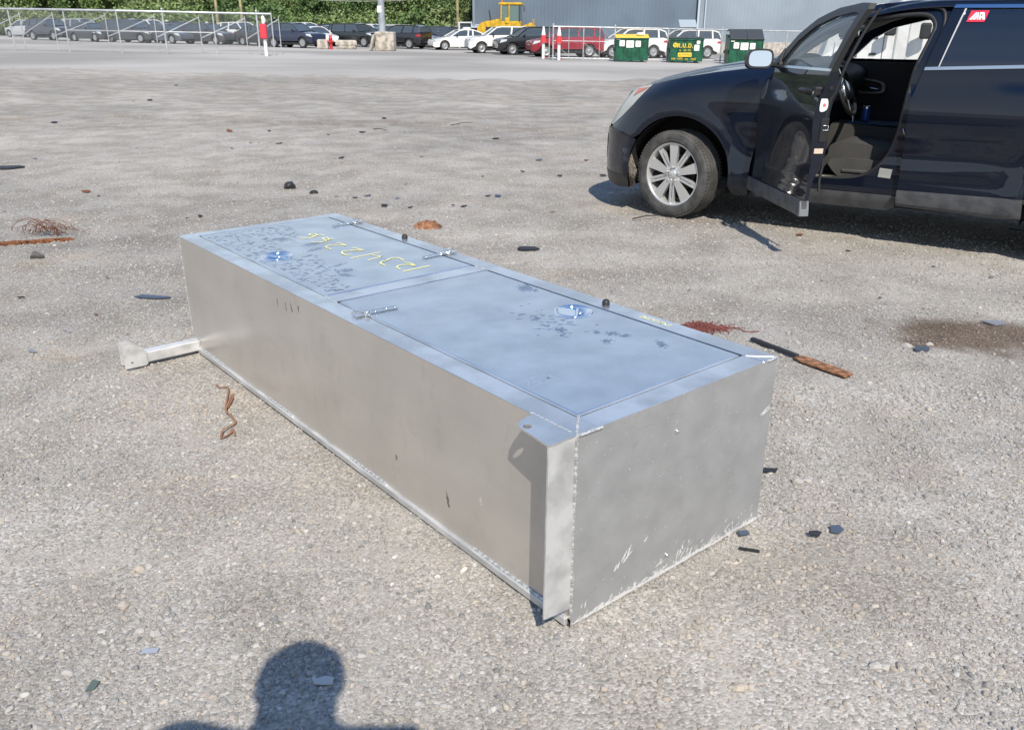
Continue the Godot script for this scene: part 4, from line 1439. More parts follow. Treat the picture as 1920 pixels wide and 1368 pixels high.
	skin(t, "quarter_window_strip", mat("strip_white", Color(0.72, 0.70, 0.66), 0.3, 0.4), V2([1.785, 1.231, 1.792, 1.231, 1.872, 1.592, 1.862, 1.592]), [], 0.06, true, 0.003, 0.006)
	skin(t, "window_moulding", silver, V2([1.792, 1.597, 1.80, 1.618, 2.62, 1.610, 2.63, 1.588]), [], 0.06, true, 0.006, 0.012)
	# red and white sticker on the rear window
	m = MB.new()
	m.panel(V2([1.888, 1.508, 1.995, 1.508, 2.010, 1.578, 1.902, 1.578]), [], 0.04, func(x, y): return side(x, y) + Vector3(0, 0, 0.0005), Vector3.BACK)
	var st := part(m, "window_sticker", mat("sticker_red", Color(0.62, 0.025, 0.06), 0.45), t, "red sticker with white letters on the rear side window")
	m = MB.new()
	var on := func(x, y): return side(x, y) + Vector3(0, 0, 0.002)
	# slanted I, A cut by a road line, and A, run together as on the sticker
	m.panel(V2([1.900, 1.522, 1.918, 1.522, 1.942, 1.566, 1.932, 1.566]), [], 0.04, on, Vector3.BACK)
	m.panel(V2([1.923, 1.522, 1.937, 1.522, 1.944, 1.533, 1.948, 1.533, 1.946, 1.522, 1.956, 1.522, 1.951, 1.566, 1.946, 1.566]), [], 0.04, on, Vector3.BACK)
	m.panel(V2([1.960, 1.522, 1.971, 1.522, 1.972, 1.534, 1.979, 1.534, 1.980, 1.522, 1.995, 1.522, 1.983, 1.566, 1.957, 1.566]), [V2([1.9655, 1.543, 1.9755, 1.543, 1.973, 1.555, 1.966, 1.555])], 0.008, on, Vector3.BACK)
	part(m, "sticker_letters", mat("sticker_white", Color(0.85, 0.85, 0.85), 0.5), st)
	# ---- rear quarter, roof, tail
	var qarch := arc(Vector2(2.80, 0.375), 0.447, 172.0, 8.0, 20)
	var quarter := V2([2.445, 0.30, 2.455, 0.58, 2.52, 0.74, 2.66, 0.90, 2.74, 1.05, 2.72, 1.255, 2.64, 1.60, 3.20, 1.58, 3.55, 1.30, 3.80, 1.10, 3.80, 0.32, 3.25, 0.30])
	skin(t, "rear_quarter", paint, quarter, [qarch + V2([3.24, 0.20, 2.40, 0.20])], 0.08, true, -0.004, 0.03)
	m = MB.new()
	m.grid(36, 20, func(u, v):
		var x: float = lerpf(1.02, 3.50, u)
		var e := 0.60 * (1.0 - 0.12 * smoothstep(2.6, 3.6, x)) - 0.03 * smoothstep(1.3, 1.0, x)
		var z: float = lerpf(-e, e, v)
		var k: float = absf(z) / e
		return Vector3(x, 1.648 - 0.165 * pow(clampf((1.75 - x) / 0.75, 0.0, 1.0), 2.2) - 0.10 * smoothstep(2.5, 3.6, x) + 0.045 * (1.0 - k * k), z), Vector3.UP)
	part(m, "roof", paint, t)
	for s in [-1.0, 1.0]:
		m = MB.new()
		m.grid(30, 6, func(u, v):
			var x: float = lerpf(1.02, 3.50, u)
			var e := 0.60 * (1.0 - 0.12 * smoothstep(2.6, 3.6, x)) - 0.03 * smoothstep(1.3, 1.0, x)
			var ytop := 1.648 - 0.165 * pow(clampf((1.75 - x) / 0.75, 0.0, 1.0), 2.2) - 0.10 * smoothstep(2.5, 3.6, x)
			var ylow := minf(1.605, ytop - 0.045)
			return Vector3(x, lerpf(ylow, ytop, v), s * lerpf(body_z(x, ylow) - 0.01, e, v * v)), Vector3(0, 0.3, s))
		part(m, "roof_side", paint, t)
		m = MB.new()
		m.tube(smooth3(V3([1.35, 1.662, s * 0.585, 1.42, 1.700, s * 0.585, 2.2, 1.722, s * 0.575, 3.1, 1.690, s * 0.55, 3.2, 1.655, s * 0.54]), 4), 0.017, 8)
		part(m, "roof_rail", blackp, t)
		# windscreen pillar
		m = MB.new()
		m.grid(14, 5, func(u, v):
			var p: Vector3 = Vector3(0.66, 1.215, 0).lerp(Vector3(1.03, 1.505, 0), u) + Vector3(0, 0.03 * sin(u * PI), 0)
			var zz: float = lerpf(body_z(0.70, 1.20) - 0.04, 0.60, u)
			return Vector3(p.x + 0.055 * v, p.y - 0.045 * v * (1.0 - v), s * (zz - 0.045 + 0.045 * sin(v * PI / 2))), Vector3(-0.3, 0.5, s))
		part(m, "windscreen_pillar", paint, t)
	m = MB.new()
	m.grid(14, 14, func(u, v):
		var z: float = lerpf(-1.0, 1.0, v)
		return Vector3(lerpf(0.56, 1.03, u) - 0.10 * (1.0 - z * z) * (1.0 - u * 0.5), lerpf(1.215, 1.508, u) + 0.05 * (1.0 - z * z) * u, z * lerpf(0.74, 0.575, u)), Vector3(-1, 1, 0))
	part(m, "windscreen", clear, t)
	m = MB.new()
	m.grid(8, 10, func(u, v): return Vector3(lerpf(3.50, 3.78, 1.0 - u), lerpf(0.30, 1.56, u), lerpf(-1.0, 1.0, v) * lerpf(0.78, 0.52, u)), Vector3.RIGHT)
	part(m, "tailgate", paint, t)
	# ---- floor and underside
	m = MB.new()
	m.bx(Vector3(1.45, 0.30, 0), Vector3(4.0, 0.10, 1.50), 0.02)
	part(m, "underbody", well, t)
	m = MB.new()
	m.bx(Vector3(0.18, 0.62, 0), Vector3(0.8, 0.62, 0.95), 0.05)
	part(m, "engine_bay", well, t)
	# ---- far side: closed front door with its window
	var far_win := V2([0.84, 1.228, 1.00, 1.385, 1.17, 1.478, 1.40, 1.532, 1.650, 1.552, 1.635, 1.38, 1.62, 1.228])
	var fd := V2([0.60, 0.30, 1.668, 0.30, 1.657, 0.85, 1.70, 1.212, 1.80, 1.60, 1.55, 1.64, 1.30, 1.62, 1.10, 1.56, 0.92, 1.46, 0.78, 1.335, 0.665, 1.215, 0.68, 0.97, 0.62, 0.65])
	m = MB.new()
	m.panel(fd, [far_win], 0.07, func(x, y): return Vector3(x, y, -body_z(x, y)), Vector3.FORWARD, Vector3(0, 0, 0.04))
	var fdo := part(m, "front_door", paint, t, "closed passenger door")
	m = MB.new()
	m.panel(far_win, [], 0.1, func(x, y): return Vector3(x, y, -body_z(x, y) + 0.012), Vector3.FORWARD)
	part(m, "window_glass", clear, fdo)
	m = MB.new()   # inner trim of that door
	m.panel(V2([0.66, 0.34, 1.70, 0.34, 1.70, 1.205, 0.72, 1.205]), [], 0.1, func(x, y): return Vector3(x, y, -0.735 + 0.02 * sin(y * 5.0) + 0.05 * smoothstep(0.75, 0.68, y)), Vector3.BACK, Vector3(0, 0, -0.06))
	part(m, "door_trim", trim, fdo)
	m = MB.new()
	m.panel(smooth2(V2([0.86, 1.062, 1.0, 1.070, 1.14, 1.045, 1.17, 1.0, 1.15, 0.955, 1.02, 0.945, 0.92, 0.965]), 4, true), [smooth2(V2([0.885, 1.050, 1.0, 1.056, 1.12, 1.035, 1.145, 1.0, 1.13, 0.968, 1.02, 0.96, 0.935, 0.978]), 4, true)], 0.02, func(x, y): return Vector3(x, y, -0.712), Vector3.BACK, Vector3(0, 0, -0.03))
	m.tube(smooth3(V3([0.99, 0.985, -0.712, 1.05, 0.990, -0.69, 1.11, 0.985, -0.69, 1.125, 0.975, -0.712]), 4), 0.010, 8)
	part(m, "inner_handle", silver, fdo)
	m = MB.new()
	m.prism(smooth2(V2([-0.09, -0.055, 0.075, -0.06, 0.095, 0.0, 0.075, 0.062, -0.06, 0.058, -0.105, 0.0]), 4, true), Transform3D(Basis(Vector3.UP, PI / 2 + 0.10), Vector3(0.79, 1.275, -0.965)), -0.05, 0.035, true)
	part(m, "mirror_housing", blackp, fdo)
	m = MB.new()
	m.prism(smooth2(V2([-0.078, -0.045, 0.065, -0.05, 0.082, 0.0, 0.065, 0.052, -0.05, 0.048, -0.09, 0.0]), 4, true), Transform3D(Basis(Vector3.UP, PI / 2 + 0.10), Vector3(0.826, 1.275, -0.965)), 0.0, 0.003, true)
	part(m, "mirror_glass", mirror_m, fdo)
	# ---- cabin
	m = MB.new()
	m.panel(V2([0.60, -0.72, 2.6, -0.72, 2.6, 0.77, 0.60, 0.77]), [], 0.4, func(x, y): return Vector3(x, 0.37, y), Vector3.UP)
	part(m, "cabin_floor", grey, t)
	m = MB.new()
	m.grid(6, 6, func(u, v): return Vector3(lerpf(1.05, 2.9, u), 1.615 - 0.14 * pow(clampf((1.75 - lerpf(1.05, 2.9, u)) / 0.75, 0, 1), 2), lerpf(-0.60, 0.60, v)), Vector3.DOWN)
	part(m, "headliner", liner, t)
	m = MB.new()   # dashboard
	m.prism(smooth2(V2([0.60, 1.19, 0.80, 1.205, 0.97, 1.16, 1.00, 1.08, 0.95, 0.95, 0.90, 0.80, 0.84, 0.62, 0.62, 0.50]), 3, true), Transform3D.IDENTITY, -0.74, 0.74, true)
	part(m, "dashboard", trim, t)
	m = MB.new()   # footwell side and pedals
	m.bx(Vector3(0.76, 0.60, 0.74), Vector3(0.30, 0.50, 0.05), 0.01)
	m.box(Transform3D(Basis(Vector3.FORWARD, -0.5), Vector3(0.80, 0.50, 0.30)), Vector3(0.30, 0.02, 0.50), 0.005)
	part(m, "footwell", grey, t)
	m = MB.new()
	m.prism(V2([0.84, 0.38, 1.72, 0.38, 1.72, 0.74, 1.30, 0.755, 1.22, 0.76, 0.98, 0.77, 0.90, 0.66]), Transform3D.IDENTITY, -0.13, 0.13)
	part(m, "centre_console", grey, t)
	m = MB.new()
	m.bx(Vector3(1.33, 0.768, 0.0), Vector3(0.50, 0.02, 0.22), 0.008)
	part(m, "console_top", mat("console_blue", Color(0.03, 0.06, 0.10), 0.25), t)
	m = MB.new()
	m.cyl(Vector3(1.10, 0.76, -0.02), Vector3(1.08, 0.90, -0.02), 0.018, 0.028, 12, 0.004)
	part(m, "gear_lever", silver, t)
	# steering wheel and column
	m = MB.new()
	var sw := Transform3D(Basis(Vector3.FORWARD, -0.42) * Basis(Vector3.FORWARD, PI / 2), Vector3(1.10, 1.03, 0.37))
	var ring := PackedVector3Array()
	for i in 33:
		ring.append(sw * Vector3(cos(TAU * i / 32) * 0.185, 0, sin(TAU * i / 32) * 0.185))
	m.tube(ring, 0.016, 8)
	part(m, "steering_wheel", blackp, t)
	m = MB.new()
	m.lathe(V2([0.0, 0.03, 0.05, 0.028, 0.08, 0.015, 0.085, 0.0, 0.06, -0.03]), sw, 20, 0.3)
	for a in [0.2, PI - 0.2, PI / 2]:
		m.bar(sw * Vector3(cos(a) * 0.06, 0, sin(a) * 0.06), sw * Vector3(cos(a) * 0.18, 0, sin(a) * 0.18), 0.035, 0.014, sw.basis.y, 0.004)
	part(m, "steering_hub", silver, t)
	m = MB.new()
	m.cyl(sw * Vector3(0, -0.02, 0), sw * Vector3(0, -0.26, 0), 0.05, 0.07, 16, 0.01)
	m.tube(V3([1.07, 1.03, 0.40, 1.06, 1.02, 0.56, 1.06, 1.01, 0.60]), 0.012, 6)
	part(m, "steering_column", trim, t)
	# driver's seat
	m = MB.new()
	m.prism(smooth2(V2([1.10, 0.60, 1.13, 0.665, 1.30, 0.675, 1.62, 0.63, 1.70, 0.58, 1.60, 0.54, 1.16, 0.55]), 4, true), Transform3D.IDENTITY, 0.13, 0.63, true)
	var cush := part(m, "seat_cushion", grey, t)
	m = MB.new()
	m.prism(smooth2(V2([1.13, 0.555, 1.20, 0.43, 1.30, 0.405, 1.62, 0.42, 1.66, 0.52, 1.60, 0.56]), 3, true), Transform3D.IDENTITY, 0.595, 0.665, true)
	m.bx(Vector3(1.39, 0.475, 0.665), Vector3(0.34, 0.025, 0.02), 0.006)
	part(m, "seat_side_cover", worn("seat_plastic", Color(0.085, 0.083, 0.08), 0.5, 0.0, 1.0, 0.92, 0.9), cush)
	m = MB.new()
	m.prism(smooth2(V2([1.60, 0.58, 1.66, 0.70, 1.80, 1.20, 1.86, 1.24, 1.92, 1.20, 1.80, 0.62, 1.70, 0.55]), 4, true), Transform3D.IDENTITY, 0.14, 0.62, true)
	part(m, "seat_back", grey, t)
	m = MB.new()
	m.prism(smooth2(V2([1.10, 0.60, 1.13, 0.665, 1.30, 0.675, 1.62, 0.63, 1.70, 0.58, 1.60, 0.42, 1.16, 0.43]), 4, true), Transform3D.IDENTITY, -0.63, -0.13, true)
	m.prism(smooth2(V2([1.60, 0.58, 1.66, 0.70, 1.80, 1.20, 1.86, 1.24, 1.92, 1.20, 1.80, 0.62, 1.70, 0.55]), 4, true), Transform3D.IDENTITY, -0.62, -0.14, true)
	part(m, "passenger_seat", trim, t)
	m = MB.new()
	m.prism(rounded(0.24, 0.07, 0.02), Transform3D(Basis(Vector3.UP, PI / 2 - 0.25), Vector3(0.99, 1.44, 0.02)), -0.03, 0.012, true)
	var rvm := part(m, "rear_view_mirror", blackp, t)
	m = MB.new()
	m.prism(rounded(0.225, 0.055, 0.016), Transform3D(Basis(Vector3.UP, PI / 2 - 0.25), Vector3(1.003, 1.44, 0.017)), 0.0, 0.003, true)
	part(m, "mirror_glass", mirror_m, rvm)
	m = MB.new()
	m.box(Transform3D(Basis(Vector3.FORWARD, -0.4), Vector3(1.10, 1.50, 0.33)), Vector3(0.18, 0.02, 0.40), 0.008)
	m.box(Transform3D(Basis(Vector3.FORWARD, -0.4), Vector3(1.10, 1.50, -0.33)), Vector3(0.18, 0.02, 0.40), 0.008)
	part(m, "sun_visor", liner, t)
	m = MB.new()
	m.bx(Vector3(2.3, 0.85, 0.0), Vector3(0.10, 1.1, 1.40), 0.02)
	part(m, "rear_seat", trim, t)
	make_open_door(t, paint, clad, blackp, trim, silver, clear, mirror_m, seal)
	# ---- drink can left on the console
	var can := thing("drink_can", "blue drink can standing on the console inside the SUV", "can", t.transform * Transform3D(Basis.IDENTITY, Vector3(1.20, 0.778, 0.02)))
	m = MB.new()
	m.lathe(V2([0.0, 0.004, 0.024, 0.0, 0.031, 0.008, 0.033, 0.015, 0.033, 0.100]), Transform3D.IDENTITY, 24, 0.4)
	part(m, "can_body", mat("can_blue", Color(0.03, 0.10, 0.38), 0.25, 0.4), can)
	m = MB.new()
	m.lathe(V2([0.033, 0.100, 0.0265, 0.115, 0.0275, 0.118, 0.025, 0.117, 0.024, 0.112, 0.0, 0.112]), Transform3D.IDENTITY, 24, 0.4)
	part(m, "can_top", mat("can_metal", Color(0.75, 0.76, 0.77), 0.25, 1.0), can)

func make_open_door(t: Node3D, paint: Material, clad: Material, blackp: Material, trim: Material, silver: Material, clear: Material, mirror_m: Material, seal: Material) -> void:
	var f := func(x, y): return Vector3(x, y, body_z(x, y)) - HINGE
	var outer := V2([0.600, 0.405, 0.612, 0.60, 0.655, 0.82, 0.688, 0.98, 0.700, 1.10, 0.722, 1.208, 1.692, 1.215, 1.652, 1.03, 1.645, 0.85, 1.650, 0.60, 1.656, 0.405])
	var m := MB.new()
	m.panel(outer, [], 0.05, f, Vector3.BACK)
	var thick := func(y: float) -> float: return lerpf(0.022, 0.105, smoothstep(0.42, 0.80, y)) - 0.045 * smoothstep(1.12, 1.215, y)
	for i in outer.size():
		var p0 := outer[i]
		var p1 := outer[(i + 1) % outer.size()]
		for k in 6:
			var q0 := p0.lerp(p1, k / 6.0)
			var q1 := p0.lerp(p1, (k + 1) / 6.0)
			var a: Vector3 = f.call(q0.x, q0.y)
			var b: Vector3 = f.call(q1.x, q1.y)
			m.quad(a, b, b - Vector3(0, 0, thick.call(q1.y)), a - Vector3(0, 0, thick.call(q0.y)), Vector3(q0.x - 1.15, q0.y - 0.8, 0))
	var d := part(m, "driver_door", paint, t, "open driver door seen from outside")
	d.transform = Transform3D(Basis(Vector3.UP, -DOOR_SWING), HINGE)
	m = MB.new()
	m.panel(outer, [], 0.08, func(x, y): return Vector3(x, y, body_z(x, y) - thick.call(y)) - HINGE, Vector3.FORWARD)
	part(m, "inner_trim", trim, d)
	# lower cladding with its pale end cap
	m = MB.new()
	m.panel(V2([0.596, 0.402, 1.657, 0.402, 1.668, 0.305, 1.63, 0.292, 0.596, 0.300]), [], 0.04, func(x, y): return Vector3(x, y, body_z(x, y) + 0.016 + 0.010 * smoothstep(0.37, 0.33, y)) - HINGE, Vector3.BACK, Vector3(0, 0, -0.035))
	part(m, "door_cladding", clad, d)
	m = MB.new()
	m.prism(V2([1.640, 0.296, 1.670, 0.304, 1.664, 0.345, 1.650, 0.40, 1.644, 0.40]), Transform3D(Basis.IDENTITY, -HINGE), 0.845, 0.906)
	part(m, "cladding_end", mat("cladding_end", Color(0.17, 0.18, 0.19), 0.5), d)
	# window frame and glass
	var fo := V2([0.722, 1.208, 0.80, 1.30, 0.95, 1.432, 1.12, 1.528, 1.35, 1.590, 1.62, 1.614, 1.735, 1.606, 1.752, 1.575, 1.715, 1.36, 1.692, 1.215])
	var fi := V2([0.835, 1.226, 0.985, 1.385, 1.155, 1.482, 1.375, 1.538, 1.60, 1.560, 1.672, 1.555, 1.655, 1.38, 1.640, 1.226])
	m = MB.new()
	m.panel(fo, [fi], 0.035, func(x, y): return f.call(x, y) + Vector3(0, 0, -0.004), Vector3.BACK, Vector3(0, 0, -0.040))
	m.panel(fo, [fi], 0.06, func(x, y): return f.call(x, y) + Vector3(0, 0, -0.044), Vector3.FORWARD)
	part(m, "window_frame", blackp, d)
	m = MB.new()
	m.panel(fi, [], 0.1, func(x, y): return f.call(x, y) + Vector3(0, 0, -0.022), Vector3.BACK)
	part(m, "window_glass", clear, d)
	m = MB.new()
	m.panel(V2([0.80, 1.210, 1.690, 1.216, 1.692, 1.232, 0.815, 1.226]), [], 0.06, func(x, y): return f.call(x, y) + Vector3(0, 0, 0.007), Vector3.BACK, Vector3(0, 0, -0.012))
	part(m, "belt_moulding", silver, d)
	m = MB.new()   # seal along the shut edge
	var edge := PackedVector3Array()
	for q in smooth2(V2([1.64, 0.46, 1.630, 0.62, 1.628, 0.85, 1.640, 1.05, 1.680, 1.22, 1.705, 1.40, 1.738, 1.58]), 4):
		edge.append(Vector3(q.x + 0.010, q.y, body_z(q.x, q.y) - 0.085) - HINGE)
	m.tube(edge, 0.010, 6)
	part(m, "edge_seal", seal, d)
	# handle
	m = MB.new()
	m.tube(smooth3(PackedVector3Array([f.call(1.40, 1.085), f.call(1.41, 1.088) + Vector3(0, 0, 0.035), f.call(1.47, 1.092) + Vector3(0, 0, 0.050), f.call(1.55, 1.094) + Vector3(0, 0, 0.044), f.call(1.575, 1.094) + Vector3(0, 0, 0.0)]), 4), 0.021, 8, 1.0, 0.8)
	m.prism(smooth2(V2([-0.03, -0.03, 0.03, -0.03, 0.034, 0.0, 0.03, 0.03, -0.03, 0.03, -0.034, 0.0]), 3, true), Transform3D(Basis.IDENTITY, f.call(1.605, 1.092)), -0.005, 0.035, true)
	part(m, "door_handle", blackp, d)
	m = MB.new()
	m.cyl(f.call(1.61, 1.085) + Vector3(0, 0, 0.035), f.call(1.61, 1.085) + Vector3(0, 0, 0.040), 0.011, 0.011, 14, 0.001)
	part(m, "key_cylinder", silver, d)
	# latch, stickers and bumper on the shut face
	m = MB.new()
	m.bx(Vector3(1.648, 0.855, 0.805) - HINGE, Vector3(0.012, 0.15, 0.055), 0.004)
	part(m, "latch_plate", blackp, d)
	m = MB.new()
	m.tube(V3([1.656, 0.885, 0.815, 1.660, 0.885, 0.785, 1.660, 0.855, 0.785, 1.656, 0.855, 0.815]) , 0.004, 5)
	var latch := part(m, "latch", silver, d)
	latch.position = -HINGE
	m = MB.new()
	m.prism(smooth2(V2([-0.022, -0.04, 0.022, -0.032, 0.026, 0.02, 0.004, 0.045, -0.02, 0.036]), 3, true), Transform3D(Basis(Vector3.UP, PI / 2), Vector3(1.6555, 1.015, 0.832) - HINGE), 0.0, 0.001, true)
	part(m, "edge_sticker", mat("sticker_white", Color(0.85, 0.85, 0.85), 0.5), d)
	m = MB.new()
	m.prism(circle(Vector2(0.004, -0.004), 0.012, 14), Transform3D(Basis(Vector3.UP, PI / 2), Vector3(1.6555, 1.015, 0.832) - HINGE), 0.001, 0.0016)
	part(m, "sticker_seal", mat("sticker_pink", Color(0.65, 0.18, 0.16), 0.5), d)
	m = MB.new()
	m.bx(Vector3(1.652, 0.725, 0.825) - HINGE, Vector3(0.003, 0.032, 0.06))
	part(m, "edge_label", mat("label_cream", Color(0.62, 0.50, 0.40), 0.5), d)
	m = MB.new()
	m.cyl(Vector3(1.656, 1.115, 0.805) - HINGE, Vector3(1.676, 1.115, 0.805) - HINGE, 0.016, 0.013, 14, 0.003)
	part(m, "edge_bumper", blackp, d)
	# mirror
	m = MB.new()
	m.prism(smooth2(V2([-0.10, -0.068, 0.0, -0.080, 0.085, -0.070, 0.112, -0.01, 0.095, 0.068, 0.0, 0.082, -0.092, 0.068, -0.118, 0.0]), 4, true), Transform3D((Basis(Vector3.UP, PI / 2 - 0.16) * Basis(Vector3.RIGHT, -0.10)).scaled(Vector3.ONE * 0.82), Vector3(0.80, 1.262, 0.965) - HINGE), -0.055, 0.045, true)
	m.bar(Vector3(0.80, 1.225, 0.83) - HINGE, Vector3(0.80, 1.225, 0.92) - HINGE, 0.05, 0.035, Vector3.UP, 0.01)
	part(m, "mirror_housing", blackp, d)
	m = MB.new()
	m.prism(smooth2(V2([-0.085, -0.055, 0.0, -0.064, 0.072, -0.056, 0.094, -0.008, 0.080, 0.055, 0.0, 0.066, -0.078, 0.055, -0.100, 0.0]), 4, true), Transform3D((Basis(Vector3.UP, PI / 2 - 0.16) * Basis(Vector3.RIGHT, -0.10)).scaled(Vector3.ONE * 0.82), Vector3(0.80, 1.262, 0.965) - HINGE), 0.0455, 0.049, true)
	part(m, "mirror_glass", mirror_m, d)
	m = MB.new()
	m.panel(V2([0.715, 1.205, 0.86, 1.228, 0.83, 1.335, 0.80, 1.30]), [], 0.05, func(x, y): return f.call(x, y) + Vector3(0, 0, 0.004), Vector3.BACK, Vector3(0, 0, -0.02))
	part(m, "mirror_base", blackp, d)


# ---------------------------------------------------------------- buildings
func ribbed_wall(m: MB, a: Vector3, b: Vector3, h: float, pitch: float, depth: float, out: Vector3) -> void:
	var l := a.distance_to(b)
	var n := int(l / pitch)
	var d := (b - a) / n
	for i in n:
		var p := a + d * i
		var q := [0.0, 0.30, 0.42, 0.82, 1.0]
		var o := [0.0, 0.0, 1.0, 1.0, 0.0]
		for k in 4:
			var p0: Vector3 = p + d * q[k] + out * depth * o[k]
			var p1: Vector3 = p + d * q[k + 1] + out * depth * o[k + 1]
			m.quad(p0, p1, p1 + Vector3.UP * h, p0 + Vector3.UP * h, out + (d.normalized() * (o[k] - o[k + 1])))

func make_buildings() -> void:
	# dark warehouse
	var b := thing("warehouse", "dark blue-grey warehouse clad in ribbed metal sheet behind the loader", "building", Transform3D(Basis.IDENTITY, Vector3(0, 0, 0)))
	var zw := -74.0
	var x0 := (887.0 - 960.0) / F_PX * (-zw / cos(PITCH) * 1.0) * 0.985
	x0 = EYE.x + ray(887, 30).x / -ray(887, 30).z * -zw
	var x1 := ray(1310, 30).x / -ray(1310, 30).z * -zw
	var m := MB.new()
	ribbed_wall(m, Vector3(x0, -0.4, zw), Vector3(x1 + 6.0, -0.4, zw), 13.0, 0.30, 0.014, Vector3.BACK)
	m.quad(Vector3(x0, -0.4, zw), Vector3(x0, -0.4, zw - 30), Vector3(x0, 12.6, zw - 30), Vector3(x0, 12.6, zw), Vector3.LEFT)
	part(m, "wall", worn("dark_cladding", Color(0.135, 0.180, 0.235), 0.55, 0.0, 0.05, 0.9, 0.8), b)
	m = MB.new()
	m.bx(Vector3((x0 + x1) / 2, 12.7, zw - 15.0), Vector3(x1 - x0 + 0.6, 0.25, 30.6), 0.03)
	part(m, "roof", mat("roof_grey", Color(0.25, 0.27, 0.30), 0.6), b)
	m = MB.new()
	m.bx(Vector3(x0 + 0.06, 6.0, zw + 0.06), Vector3(0.2, 13.0, 0.2), 0.02)
	part(m, "corner_trim", mat("trim_grey", Color(0.20, 0.24, 0.29), 0.5), b)
	# paler wing standing forward of it
	var c := thing("warehouse_wing", "pale blue-grey warehouse wing standing forward of the dark one on a concrete base", "building")
	var zc := -73.7
	var xc := ray(1310, 30).x / -ray(1310, 30).z * -zc
	m = MB.new()
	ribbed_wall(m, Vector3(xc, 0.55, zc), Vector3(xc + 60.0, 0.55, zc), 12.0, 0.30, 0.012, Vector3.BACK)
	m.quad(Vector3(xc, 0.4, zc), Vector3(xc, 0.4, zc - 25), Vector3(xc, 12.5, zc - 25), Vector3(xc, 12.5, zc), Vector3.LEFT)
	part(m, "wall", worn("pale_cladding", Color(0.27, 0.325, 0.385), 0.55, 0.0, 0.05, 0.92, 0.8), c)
	m = MB.new()
	m.bx(Vector3(xc + 30.0, 0.0, zc - 0.02), Vector3(60.0, 1.15, 0.25), 0.02)
	part(m, "concrete_base", worn("pale_concrete", Color(0.52, 0.47, 0.42), 0.9, 0.0, 0.6, 0.8, 0.9), c)
	m = MB.new()
	m.bx(Vector3(xc + 30.0, 12.6, zc - 12.0), Vector3(60.5, 0.25, 25.0), 0.03)
	part(m, "roof", mats["roof_grey"], c)
	m = MB.new()
	m.bx(Vector3(xc - 0.03, 6.5, zc + 0.05), Vector3(0.16, 12.0, 0.16), 0.02)
	part(m, "corner_trim", mat("corner_white", Color(0.46, 0.52, 0.58), 0.5), c)
	m = MB.new()
	m.cyl(Vector3(xc + 0.5, 0.2, zc + 0.13), Vector3(xc + 0.5, 12.0, zc + 0.13), 0.06, 0.06, 8)
	part(m, "downpipe", mats["corner_white"], c)


# ---------------------------------------------------------------- wood on the bank behind the lot
func crown_mesh(sd: int, r: Vector3, clumps: int, leaves: int, leaf: float) -> ArrayMesh:
	var g := RandomNumberGenerator.new()
	g.seed = sd
	var mb := MB.new(true)
	for c in clumps:
		var d := Vector3(g.randfn(), g.randfn(), g.randfn()).normalized()
		var rad := pow(g.randf(), 0.45)
		var at_ := Vector3(d.x * r.x, d.y * r.y, d.z * r.z) * rad
		if at_.y < -r.y * 0.75:
			continue
		var cr := g.randf_range(0.45, 0.95) * r.x * 0.33
		var tone := g.randf_range(0.72, 1.25)
		for l in leaves:
			var o := Vector3(g.randfn(), g.randfn() * 0.8, g.randfn()) * cr * 0.6
			var p := at_ + o
			var n := (o.normalized() + Vector3(g.randfn(), g.randfn() + 0.6, g.randfn()) * 0.6).normalized()
			var u := n.cross(Vector3(g.randf() - 0.5, g.randf() - 0.5, g.randf() - 0.5)).normalized()
			var v := n.cross(u)
			var s := leaf * g.randf_range(0.6, 1.3)
			var k := tone * g.randf_range(0.8, 1.2)
			mb.tint = Color(k, k, k * g.randf_range(0.8, 1.05))
			mb.quad(p - u * s * 0.5, p - v * s * 0.32, p + u * s * 0.5, p + v * s * 0.32, n)
	return mb.mesh()

